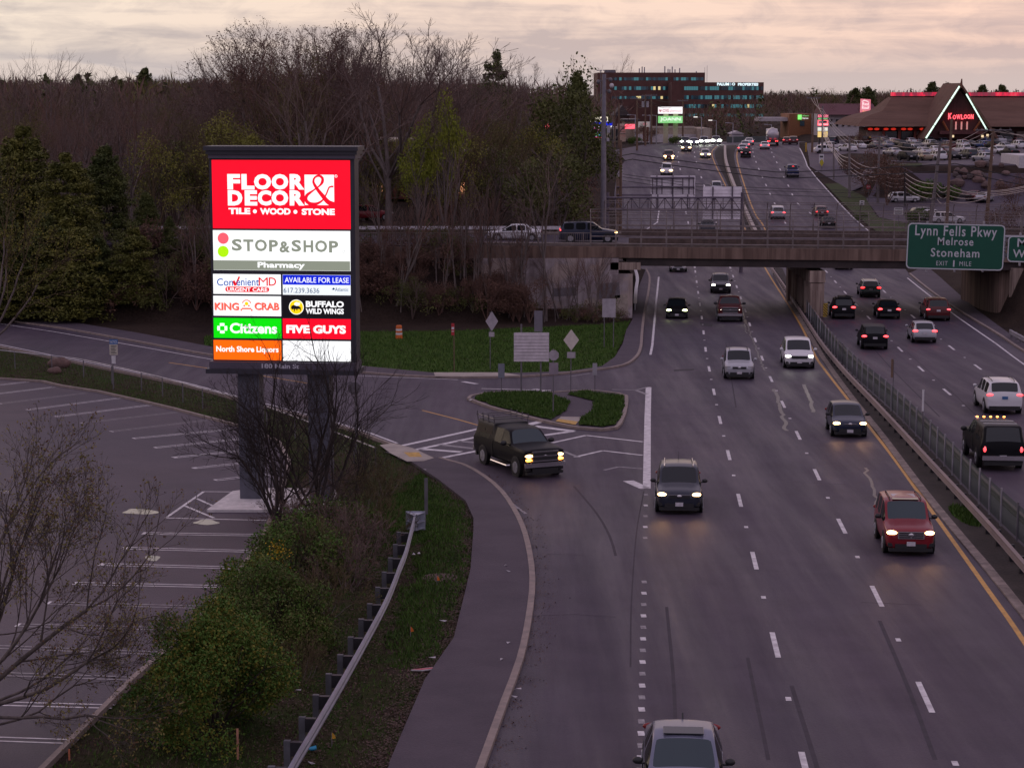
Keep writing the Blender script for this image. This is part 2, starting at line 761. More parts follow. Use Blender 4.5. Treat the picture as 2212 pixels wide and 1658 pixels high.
M_CONC = mat('concrete', (.40, .35, .31), .8, var=0, color2=(.30, .26, .24), vscale=1.2, bump=.2)
M_LAWN = ground_mat('lawn_soil', [
    (1.1, (1, 1, 1), [(.32, (.045, .040, .018)), (.46, (.040, .088, .010)), (.75, (.062, .105, .016))], 'MIX', 1),
    (9, (1, 1, 1), [(.3, (.6, .6, .6)), (.7, (1.3, 1.3, 1.3))], 'MULTIPLY', .8)], rough=.95, bump=.6, bscale=14, spec=.1)
M_VERGE = ground_mat('verge_soil', [
    (.5, (1, 1, 1), [(.36, (.042, .029, .022)), (.5, (.034, .036, .013)), (.62, (.025, .042, .009))], 'MIX', 1),
    (7, (1, 1, 1), [(.3, (.55, .55, .55)), (.7, (1.4, 1.4, 1.4))], 'MULTIPLY', .9),
    (38, (1, 1, 1), [(.70, (0, 0, 0)), (.74, (.07, .06, .05))], 'ADD', .8)], rough=.95, bump=.7, bscale=12, spec=.1)
M_SOIL = ground_mat('woodland_soil', [
    (.25, (1, 1, 1), [(.3, (.024, .016, .014)), (.7, (.045, .031, .024))], 'MIX', 1),
    (6, (1, 1, 1), [(.3, (.5, .5, .5)), (.7, (1.4, 1.4, 1.4))], 'MULTIPLY', .9)], rough=.95, bump=.8, bscale=6, spec=.1)


def axis(parts):
    out = []
    for a, b, st in parts:
        n = max(1, int(round((b - a) / st)))
        out += [a + (b - a) * i / n for i in range(n)]
    out.append(parts[-1][1])
    return out


def build_terrain():
    xs = axis([(-4000, -1000, 500), (-1000, -300, 100), (-300, -100, 25), (-100, -20, 5), (-20, 80, 1), (80, 140, 6), (140, 400, 26), (400, 1200, 100), (1200, 4000, 400)])
    ys = axis([(-60, 20, 10), (20, 140, 10), (140, 460, 1.5), (460, 640, 9), (640, 1000, 30), (1000, 2000, 100), (2000, 8000, 600)])
    vs, fs = [], []
    for y in ys:
        for x in xs:
            z = G(x, y) - .06
            if 30 < y < 140 and x < 4:
                z -= 0
            vs.append((x, y, z))
    w = len(xs)
    for j in range(len(ys) - 1):
        for i in range(w - 1):
            fs.append((j * w + i, j * w + i + 1, (j + 1) * w + i + 1, (j + 1) * w + i))
    mb = MB()
    mb.add(vs, fs)
    tag(mb.build('ground', M_SOIL, smooth=True), kind='structure')


build_terrain()

KERB_NEAR = smooth_line(gp((930, 2000), (985, 1800), (1040, 1658), (1090, 1520), (1123, 1430), (1142, 1340), (1150, 1255), (1140, 1180), (1120, 1122), (1085, 1067), (1045, 1032), (1000, 1007), (950, 993)))
KERB_STREET = smooth_line(gp((847, 962), (772, 934), (700, 912), (564, 877), (400, 833), (220, 795), (0, 750), (-200, 712)))
KERB_FAR = smooth_line(gp((-200, 668), (0, 692), (137, 711), (300, 740), (459, 769), (620, 789), (769, 805), (934, 816), (1129, 815), (1275, 802), (1345, 791), (1373, 774), (1384, 752), (1387, 718), (1392, 676), (1401, 630), (1403, 600), (1396, 583)))


def edge_pts(tab, y0, y1, dx=0.0):
    return [Vector((lerp_tab(tab, y) + dx, y, 0)) for y in np.linspace(y0, y1, 14)]


KERB_RIGHT = smooth_line([Vector((27, 20, 0)), Vector((30, 60, 0)), Vector((33.6, 110, 0))] + gp((2212, 760), (2153, 721), (2069, 670), (2013, 631), (1965, 592)))
_last = KERB_FAR[-1]
_left_far = [(13.5, 222), (14, 265), (16, 320), (18, 350), (21, 376), (26, 410), (33, 440), (45, 480), (58, 520)]
_right_far = [(85, 520), (72, 490), (63, 450)] + [(p.x, p.y) for p in gp((1727, 319), (1744, 359), (1766, 387), (1806, 431), (1839, 466))] + [(47.5, 262)]
road_poly = [(p.x, p.y) for p in KERB_NEAR] + [(p.x, p.y) for p in KERB_STREET] + [(p.x, p.y) for p in KERB_FAR] + _left_far + _right_far + [(p.x, p.y) for p in reversed(KERB_RIGHT)]
mb = MB()
sheet(mb, road_poly, 0.0)
road = tag(mb.build('road', M_ASPH), kind='structure')

# ---- painted markings (one mesh, pattern of the road)
ZM = .006
mk = MB()
LINE_A = smooth_line([*gp((1790, 1860), (1745, 1680), (1687, 1443), (1637, 1240), (1602, 1098), (1577, 994), (1557, 915), (1543, 850), (1532, 797), (1524, 753), (1516, 686), (1507, 624), (1501, 579))])
LINE_B = smooth_line([*gp((2280, 2100), (2110, 1750), (1976, 1456), (1875, 1248), (1803, 1105), (1753, 1000), (1714, 919), (1683, 855), (1658, 802), (1641, 759), (1626, 720), (1610, 671), (1594, 626), (1578, 580))])
for ln in (LINE_A, LINE_B):
    dashes(mk, ln, .16, ZM, 0, phase=4.6)
FAR_A = smooth_line(gp((1501, 579), (1490, 500), (1478, 440), (1470, 370), (1466, 350), (1464, 332), (1476, 318)))
FAR_B = smooth_line(gp((1578, 580), (1553, 500), (1537, 446), (1521, 400), (1510, 368), (1501, 339), (1500, 325)))
FAR_C = smooth_line(gp((1740, 540), (1690, 470), (1653, 396), (1632, 347), (1626, 325), (1628, 316)))
FAR_D = smooth_line(gp((1850, 560), (1771, 480), (1721, 437), (1707, 409), (1691, 378), (1670, 336), (1664, 318)))
for ln in (FAR_A, FAR_B, FAR_C, FAR_D):
    dashes(mk, ln, .2, ZM, 0, dots=False)
NEAR_C = smooth_line(gp((1760, 560), (1791, 593), (1814, 619), (1867, 676), (1936, 746), (1979, 787), (2035, 837), (2100, 892), (2230, 1005), (2500, 1240)))
NEAR_D = smooth_line(gp((1880, 600), (1927, 645), (1962, 675), (2048, 745), (2102, 785), (2230, 880), (2500, 1080)))
for ln in (NEAR_C, NEAR_D):
    dashes(mk, ln, .16, ZM, 0, phase=2.0)
# yellow edge lines
YEL_L = smooth_line(gp((2400, 1680), (2212, 1385), (2125, 1261), (2013, 1104), (1929, 987), (1878, 922), (1836, 868), (1780, 796), (1761, 768), (1719, 684), (1649, 572), (1600, 470), (1566, 398), (1543, 350), (1538, 328), (1549, 316)))
strip(mk, YEL_L, .17, ZM, 1)
YEL_R = smooth_line(gp((1690, 560), (1650, 490), (1630, 459), (1602, 381), (1592, 342), (1595, 322), (1606, 313)))
strip(mk, YEL_R, .2, ZM, 1)
# white edge lines
for px, w, m in (
        ([(1423, 598), (1417, 656), (1409, 746), (1405, 766)], .17, 0),
        ([(1401, 836), (1399, 900), (1397, 1055)], .34, 0),
        ([(2300, 850), (2153, 743), (2069, 685), (2018, 646), (1960, 600)], .15, 0),
        ([(1895, 512), (1839, 466), (1806, 431), (1766, 387), (1744, 359), (1727, 320)], .2, 0),
        ([(-200, 675), (0, 699), (115, 716), (300, 748), (457, 776), (620, 797), (772, 811), (990, 820)], .14, 0),
        ([(-200, 708), (0, 744), (220, 788), (400, 826), (564, 869), (716, 909), (800, 935), (858, 957)], .15, 0),
        ([(957, 990), (1035, 1041), (1090, 1076), (1136, 1109)], .13, 2),
        ([(870, 962), (1029, 927), (1110, 908)], .32, 0), ([(884, 974), (1028, 944)], .32, 0), ([(937, 992), (1028, 974)], .30, 0),
        ([(906, 969), (996, 976)], .45, 0), ([(950, 960), (1027, 969)], .4, 2), ([(990, 952), (1028, 956)], .35, 2),
        ([(1142, 917), (1176, 908)], .5, 0), ([(1154, 920), (1238, 931)], .5, 0), ([(1174, 940), (1238, 931)], .4, 0),
        ([(1193, 956), (1266, 940)], .22, 0), ([(1266, 940), (1389, 954)], .22, 0), ([(1241, 987), (1302, 973)], .2, 0), ([(1302, 973), (1388, 983)], .2, 0),
        ([(1218, 975), (1252, 988)], .2, 2), ([(1305, 1015), (1336, 1008)], .18, 2), ([(1336, 1008), (1388, 1012)], .18, 2),
        ([(1357, 1038), (1395, 1055)], .5, 0), ([(1322, 841), (1375, 842)], .2, 2), ([(1375, 843), (1398, 852)], .25, 2), ([(1375, 842), (1398, 836)], .18, 2),
        ([(1040, 839), (1190, 843)], .2, 0), ([(1155, 840), (1208, 852)], .35, 0), ([(1000, 824), (1030, 829)], .35, 0),
        ([(1230, 813), (1275, 806)], .15, 2),
        ([(1380, 505), (1420, 480)], .2, 0), ([(1420, 480), (1424, 452)], .2, 0), ([(1438, 425), (1438, 400)], .2, 2),
        ([(1356, 342), (1366, 330)], .3, 2), ([(1366, 330), (1400, 314)], .3, 0),
        ([(1753, 359), (1790, 360)], .3, 2), ([(1760, 372), (1785, 366)], .3, 2), ([(1775, 372), (1800, 366)], .3, 2)):
    strip(mk, gp(*px), w, ZM, m)
for i in range(26):                                        # worn dotted line of the merging lane
    v = 1070 + i * 23 + (i * i) * .08
    if v < 1165 or v > 1235:
        a = g(1396 - (v - 1070) * .019, v)
        strip(mk, [a, a + Vector((0, .40, 0))], .17, ZM, 0 if i % 2 else 2)
YC = gp((365, 783), (448, 795), (564, 811), (643, 824), (700, 834))
strip(mk, YC, .14, ZM, 1)
strip(mk, gp((912, 886), (990, 906), (1032, 918)), .14, ZM, 1)
tag(mk.build('road_markings', [M_PAINT, M_YELLOW, M_FADED], road), kind='structure')

# tar seams and skid marks
M_TAR = mat('tar', (.040, .031, .045), .85, var=.2, vscale=2)
M_PATCH = mat('patched_asphalt', (.038, .032, .040), .85, var=.2, vscale=3)
tr = MB()
for px, w in (([(700, 834), (790, 852), (850, 868), (912, 886)], .09), ([(1240, 1050), (1290, 1110), (1318, 1160), (1330, 1200)], .10), ([(1391, 1060), (1375, 1150), (1364, 1300), (1362, 1440)], .05),
              ([(1710, 1480), (1760, 1640), (1800, 1780)], .12), ([(1900, 1340), (1960, 1480), (2020, 1640)], .12), ([(1615, 1420), (1660, 1640)], .10),
              ([(1440, 1310), (1455, 1470), (1462, 1660)], .10), ([(1590, 880), (1577, 800), (1568, 740)], .08), ([(1660, 820), (1730, 820)], .05), ([(1465, 726), (1500, 727)], .25), ([(1145, 1330), (1240, 1326), (1330, 1332)], .05), ([(1400, 900), (1470, 896), (1560, 897)], .05), ([(1180, 1196), (1260, 1198)], .04), ([(1560, 770), (1660, 772), (1740, 770)], .05), ([(1700, 1040), (1830, 1046)], .05), ([(1860, 1300), (1990, 1306)], .05), ([(1960, 760), (2060, 850), (2160, 950)], .06), ([(1860, 720), (1930, 800), (2030, 900)], .08), ([(100, 960), (180, 1000), (210, 1040)], .05), ([(20, 1000), (140, 1010), (300, 1060)], .05), ([(60, 1230), (130, 1220), (215, 1160)], .04)):
    strip(tr, smooth_line(gp(*px)), w, .004, 0)
for px in ([(1455, 798), (1500, 796), (1498, 800), (1456, 802)], [(1512, 696), (1540, 700), (1538, 706), (1514, 703)]):
    sheet(tr, gp(*px), .004, 1)
for px, w in (([(1610, 690), (1636, 760), (1652, 800)], .16), ([(1672, 840), (1682, 868), (1690, 892), (1700, 930)], .28), ([(1596, 640), (1606, 680), (1612, 720)], .14), ([(1735, 830), (1748, 860), (1757, 890)], .3), ([(1868, 1010), (1885, 1050), (1893, 1090)], .18), ([(1700, 596), (1712, 620)], .2)):
    q = smooth_line(gp(*px), .7)
    strip(tr, [p + Vector((rnd.gauss(0, .05), 0, 0)) for p in q], w * .7, .005, 2, None, 5)
tag(tr.build('tar_seams', [M_TAR, M_PATCH, mat('wet_seam', (.05, .045, .05), .36, var=.2, vscale=4, bump=.4, bscale=6)], road), kind='structure')

# ---- kerbs, pavements
mb = MB()
curb(mb, KERB_NEAR, .2, .13)
curb(mb, KERB_STREET, .16, .10)
curb(mb, KERB_FAR, .2, .13)
curb(mb, KERB_RIGHT, .2, .13)
tag(mb.build('kerb', M_GRANITE), kind='structure')

WALK_L = gp((842, 1658), (920, 1474), (982, 1384), (1005, 1290), (1018, 1235), (1024, 1151), (1024, 1123), (1007, 1086), (951, 1042), (891, 1002), (860, 990))
walk_in = gp((700, 1950), (770, 1800)) + WALK_L
mb = MB()
poly = [(p.x, p.y) for p in walk_in] + [(p.x, p.y) for p in gp((830, 980), (925, 990))] + [(p.x, p.y) for p in reversed(KERB_NEAR)]
sheet(mb, poly, .115)
curb(mb, WALK_L, .05, .117)
tag(mb.build('footpath', M_WALK), kind='structure')
mb = MB()                                                   # pavement along the far side of the side street and up to the bridge
in_ = gp((1396, 580), (1372, 640), (1366, 693), (1353, 715), (1345, 746), (1328, 774), (1300, 794), (1230, 805), (1100, 809), (934, 808), (769, 792), (620, 774), (459, 752), (300, 722), (137, 695), (0, 676), (-200, 650))
sheet(mb, [(p.x, p.y) for p in KERB_FAR] + [(p.x, p.y) for p in in_], .115)
tag(mb.build('pavement', M_WALK), kind='structure')
mb = MB()
sheet(mb, [(p.x, p.y) for p in KERB_RIGHT[26:]] + [(p.x, p.y) for p in gp((2000, 575), (2030, 600), (2111, 672), (2190, 730), (2300, 800))], .115)
tag(mb.build('pavement', M_WALK), kind='structure')
M_DOME = mat('yellow_tactile', (.50, .30, .07), .7, var=.25, vscale=6)
mb = MB()                                                   # pale concrete ramps
sheet(mb, gp((820, 966), (850, 962), (890, 972), (938, 994), (915, 1001), (880, 1002), (845, 985)), .125)
sheet(mb, gp((937, 808), (1085, 808), (1128, 815), (940, 817)), .125)
sheet(mb, gp((872, 982), (905, 982), (912, 992), (885, 992)), .129, 1)
tag(mb.build('kerb_ramp', [M_CONC, M_DOME]), kind='structure')

# ---- parking lot on the left
LOT = gp((-1000, 1700), (-1000, 740), (-400, 772), (0, 820), (92, 826), (134, 836), (213, 848), (316, 871), (375, 885), (512, 921), (568, 941), (600, 953), (625, 1000), (605, 1080), (560, 1180), (500, 1260), (440, 1330), (370, 1400), (291, 1468), (123, 1636), (0, 1760), (-200, 1950))
mb = MB()
sheet(mb, LOT, .01)
lot = tag(mb.build('parking_lot', M_LOT), kind='structure')
mb = MB()
curb(mb, LOT[2:], .16, .14)
tag(mb.build('kerb', M_GRANITE), kind='structure')
mb = MB()


def hairpin(a, b, gap=.32, w=.09):
    a, b = g(*a), g(*b)
    d = Vector((b.x - a.x, b.y - a.y, 0))
    n = Vector((-d.y, d.x, 0)).normalized() * gap / 2
    worn = rnd.random()
    m = 0 if worn > .25 else 1
    strip(mb, [a + n, b + n], w, .016, m)
    strip(mb, [a - n, b - n], w, .016, m)
    strip(mb, [a + n * 1.25, a - n * 1.25], .22 if worn > .5 else .1, .017, 0)


for a, b in (((-60, 838), (60, 825)), ((-40, 855), (116, 836)), ((0, 872), (186, 849)), ((62, 885), (256, 860)), ((122, 900), (325, 875)), ((178, 914), (385, 890)), ((241, 932), (454, 907)),
             ((290, 947), (504, 927)), ((336, 967), (540, 946)), ((378, 988), (560, 970)), ((421, 1011), (575, 995)), ((466, 1037), (585, 1024)),
             ((314, 1152), (575, 1156)), ((269, 1184), (560, 1191)), ((221, 1219), (530, 1227)), ((162, 1260), (490, 1267)), ((106, 1302), (455, 1312)), ((39, 1350), (400, 1359)),
             ((-30, 1396), (345, 1411)), ((-100, 1452), (300, 1466)), ((-170, 1515), (245, 1526)), ((-240, 1588), (165, 1602)), ((-330, 1672), (60, 1690)),
             ((-60, 1062), (22, 1063)), ((-150, 1100), (-40, 1104))):
    hairpin(a, b)
for a, b in (((358, 1119), (440, 1062)), ((440, 1062), (540, 1063)), ((358, 1119), (575, 1124)), ((425, 1077), (474, 1099)), ((400, 1093), (462, 1119)), ((190, 1070), (204, 1070)), ((196, 1076), (204, 1074))):
    strip(mb, gp(a, b), .13, .018, 0)
tag(mb.build('parking_lines', [M_PAINT, M_FADED], lot), kind='structure')
mb = MB()                                                   # concrete pad of the pylon sign
pad = gp((450, 1106), (505, 1066), (560, 1060), (720, 1060), (740, 1106))
curb(mb, pad + [pad[0]], .12, .12)
sheet(mb, pad, .12)
tag(mb.build('concrete_pad', mat('pad_concrete', (.62, .58, .58), .8, var=.15)), kind='structure')
M_PUD = mat('puddle_water', (.02, .02, .022), .03, var=0, spec=1.0)
for cx, cy, rx, ry in ((302, 1105, 36, 6.5), (446, 1128, 27, 5), (330, 1206, 15, 7)):
    mb = MB()
    q = [g(cx + rx * math.cos(t) * (1 + .22 * math.sin(3 * t + cx)), cy + ry * math.sin(t) * (1 + .2 * math.cos(2 * t + cy))) for t in [2 * math.pi * i / 24 for i in range(24)]]
    sheet(mb, q, .016)
    tag(mb.build('puddle', M_PUD), kind='structure')

# ---- lawns and verges
def wob(pts, step=.6, amp=.12):
    """a turf edge, a little ragged"""
    out = []
    for p in resample(pts, step):
        out.append(p + Vector((rnd.uniform(-amp, amp), rnd.uniform(-amp, amp), 0)))
    return out


LAWN_N = wob(gp((440, 745), (620, 772), (770, 789), (930, 805), (1000, 807), (1100, 806), (1230, 802), (1298, 792), (1326, 772), (1342, 746), (1350, 717), (1362, 694), (1300, 700), (1180, 706), (1000, 714), (860, 716), (770, 716), (640, 718), (500, 712), (440, 728)))
mb = MB()
sheet(mb, LAWN_N, .004)
tag(mb.build('lawn', M_LAWN), kind='structure')
STRIP_POLY = wob([q + Vector((.45, .1, 0)) for q in WALK_L[:10]] + gp((845, 966), (772, 937), (700, 915), (564, 880), (400, 836), (220, 798), (0, 753), (-200, 715), (-300, 760), (-300, 790), (0, 816), (92, 822), (134, 832), (213, 844), (316, 867), (375, 881), (512, 917), (568, 937), (604, 953), (630, 1000), (610, 1080), (565, 1180), (505, 1260), (445, 1330), (375, 1400), (296, 1468), (128, 1636), (0, 1760), (-200, 1950)) + gp((500, 1950), (700, 1950), (770, 1800)))
mb = MB()
sheet(mb, STRIP_POLY, -.01)
tag(mb.build('verge', M_VERGE), kind='structure')
GREEN = wob(gp((905, 1020), (950, 1052), (1000, 1092), (1016, 1125), (1016, 1160), (985, 1180), (930, 1160), (880, 1180), (830, 1180), (790, 1140), (830, 1080), (880, 1045)), .5, .25)
GREEN2 = wob(gp((995, 1175), (1010, 1230), (985, 1300), (960, 1380), (920, 1430), (860, 1450), (840, 1400), (870, 1300), (895, 1220), (930, 1160)), .5, .3)
mb = MB()
sheet(mb, GREEN, -.004)
tag(mb.build('lawn', M_LAWN), kind='structure')

# ---- traffic island
ISL = smooth_line(gp((1012, 864), (1060, 882), (1112, 896), (1165, 910), (1197, 917), (1250, 927), (1300, 931), (1330, 927), (1345, 906), (1352, 880), (1352, 858), (1335, 853), (1265, 846), (1190, 851), (1100, 849), (1050, 852), (1018, 858), (1012, 864)), .8)
mb = MB()
curb(mb, ISL, .2, .14)
island = tag(mb.build('kerb', M_GRANITE), kind='structure')
mb = MB()
sheet(mb, ISL[:-1], .09)
tag(mb.build('traffic_island', M_WALK), kind='structure')
mb = MB()
ISL_L = wob(gp((1022, 864), (1062, 879), (1112, 891), (1162, 904), (1192, 911), (1222, 892), (1230, 872), (1185, 852), (1100, 851), (1050, 854)), .5, .1)
ISL_R = wob(gp((1246, 922), (1300, 926), (1327, 922), (1341, 904), (1348, 880), (1347, 860), (1262, 849), (1225, 855), (1283, 870), (1280, 890), (1254, 912)), .5, .1)
for q in (ISL_L, ISL_R):
    sheet(mb, q, .15)
tag(mb.build('lawn', M_LAWN), kind='structure')
mb = MB()
sheet(mb, gp((1200, 914), (1212, 904), (1258, 905), (1243, 922)), .12, 0)
sheet(mb, gp((1200, 914), (1206, 909), (1248, 915), (1243, 922)), .126, 1)
tag(mb.build('kerb_ramp', [M_CONC, M_DOME]), kind='structure')

# ---- the median between the carriageways
MED_K = smooth_line(gp((2480, 1700), (2300, 1440), (2161, 1261), (2069, 1152), (1985, 1048), (1901, 936), (1845, 866), (1798, 802), (1770, 760), (1729, 690), (1665, 575)))
MED_R = smooth_line(gp((2560, 1560), (2300, 1270), (2130, 1105), (2010, 975), (1926, 889), (1845, 816), (1790, 755), (1745, 690), (1690, 580)))
mb = MB()
curb(mb, MED_K, .34, .06)
tag(mb.build('kerb', mat('old_granite', (.21, .165, .15), .8, var=.35, vscale=2, bump=.4)), kind='structure')
mb = MB()
sheet(mb, [(p.x, p.y) for p in MED_K] + [(p.x, p.y) for p in reversed(MED_R)], .05)
tag(mb.build('median', ground_mat('median_soil', [
    (.8, (1, 1, 1), [(.3, (.032, .026, .025)), (.7, (.055, .044, .040))], 'MIX', 1), (14, (1, 1, 1), [(.3, (.7, .7, .7)), (.7, (1.2, 1.2, 1.2))], 'MULTIPLY', .8)], bump=.4)), kind='structure')
mb = MB()                                                   # median of the far hill
medf_l = smooth_line(gp((1649, 572), (1604, 470), (1572, 398), (1549, 350), (1544, 330), (1554, 316)))
medf_r = smooth_line(gp((1680, 560), (1641, 490), (1622, 459), (1596, 381), (1586, 342), (1589, 322), (1600, 313)))
sheet(mb, [(p.x, p.y) for p in medf_l] + [(p.x, p.y) for p in reversed(medf_r)], .05)
tag(mb.build('median', MATS['median_soil']), kind='structure')

# ---- plots beyond the bridge on the right, forecourt on the left
LOTZ = 8.7
zlot = lambda x, y: LOTZ
gl = lambda u, v: g(u, v, zlot)
mb = MB()
sheet(mb, [(p.x, p.y) for p in [gl(1840, 356), gl(1955, 357), gl(2080, 362), gl(2500, 372), gl(2500, 300), gl(1842, 300), gl(1790, 305), gl(1740, 318), gl(1750, 340)]], .02, 0, G)
sheet(mb, [(p.x, p.y) for p in gp((1900, 470), (1870, 430), (1900, 415), (2300, 408), (2500, 440), (2500, 490), (2000, 490))], .03, 0, G)
tag(mb.build('parking_lot', MATS['lot_asphalt']), kind='structure')
mb = MB()
sheet(mb, [(p.x, p.y) for p in gp((1900, 505), (1845, 462), (1812, 430), (1782, 398), (1810, 396), (1870, 428), (1895, 470), (1990, 488), (1990, 520))], .05, 0, G)
sheet(mb, [(p.x, p.y) for p in gp((1880, 405), (1990, 405), (1990, 415), (1900, 416))], .05, 0, G)
tag(mb.build('lawn', ground_mat('dull_lawn', [(.6, (1, 1, 1), [(.3, (.045, .042, .018)), (.6, (.040, .060, .014))], 'MIX', 1)], bump=.4)), kind='structure')
mb = MB()
sheet(mb, [(p.x, p.y) for p in gp((1328, 325), (1400, 312), (1455, 311), (1395, 325), (1372, 340), (1355, 352))], .03, 0, G)
tag(mb.build('forecourt', MATS['lot_asphalt']), kind='structure')

# ================================================================ the plaza pylon sign
def onplane(u, v, M):
    """local (x, z) on the xz plane of frame M of the point seen at (u, v)"""
    Mi = M.inverted()
    o, d = Mi @ Vector((0, 0, CAMZ)), Mi.to_3x3() @ ray(u, v)
    p = o + d * (-o.y / d.y)
    return p.x, p.z


def frame(p, rotz, roll=0.0):
    return Matrix.Translation(p) @ Matrix.Rotation(rotz, 4, 'Z') @ Matrix.Rotation(roll, 4, 'Y')


def EM(name, c, k=1.0):
    """face of a lit sign panel"""
    return mat('lit_' + name, tuple(min(.8, q) for q in c), .35, var=0, emit=c, estr=k)


E_WHITE = EM('white', (.92, .95, .93), 1.0)
E_RED = EM('red', (1.0, .0, .016), 1.0)
E_GREY = EM('grey', (.215, .24, .185), 1.0)
E_CORAL = EM('coral', (1.0, .10, .13), 1.0)
E_LIME = EM('lime', (.37, .77, .0), 1.0)
E_BLUE = EM('blue', (.0, .012, .55), 1.0)
E_INK = EM('ink', (.012, .05, .13), 1.0)
E_TEXTBLUE = EM('textblue', (.0, .065, .33), 1.0)
E_DRED = EM('dark_red', (.62, .005, .012), 1.0)
E_GREEN = EM('green', (.0, .68, .0), 1.0)
E_ORANGE = EM('orange', (1.0, .13, .0), 1.0)
E_BLACK = mat('sign_black', (.012, .012, .014), .4, var=0)
E_SALMON = EM('salmon', (.80, .14, .09), 1.0)
E_YELLOW = EM('yellow', (.90, .60, .0), 1.0)
E_PALE = EM('pale', (.74, .80, .80), 1.0)
M_SIGN = mat('sign_metal', (.034, .032, .044), .45, var=.12, vscale=2)
M_SIGN2 = mat('sign_metal_pale', (.085, .072, .10), .5, var=.1, vscale=2)
M_POST = mat('sign_post', (.085, .085, .11), .5, var=.2, vscale=1.5)


def ribbon(poly, w):
    """outline of a stroke of varying width along points in the plane"""
    P = [Vector((q[0], q[1], 0)) for q in poly]
    P = smooth_line(P, .06)
    n = normals2d(P)
    L_ = len(P)
    ws = []
    for i in range(L_):
        t = i / (L_ - 1) * (len(w) - 1)
        k = min(int(t), len(w) - 2)
        ws.append(w[k] + (w[k + 1] - w[k]) * (t - k))
    return [p + q * a * .5 for p, q, a in zip(P, n, ws)], [p - q * a * .5 for p, q, a in zip(P, n, ws)]


def stroke(mb, poly, w, y, m, x0, z0, s):
    a, b = ribbon(poly, w)
    n = len(a)
    mb.add([(x0 + p.x * s, y, z0 + p.y * s) for p in a] + [(x0 + p.x * s, y, z0 + p.y * s) for p in b], [(i, i + 1, n + i + 1, n + i) for i in range(n - 1)], m)


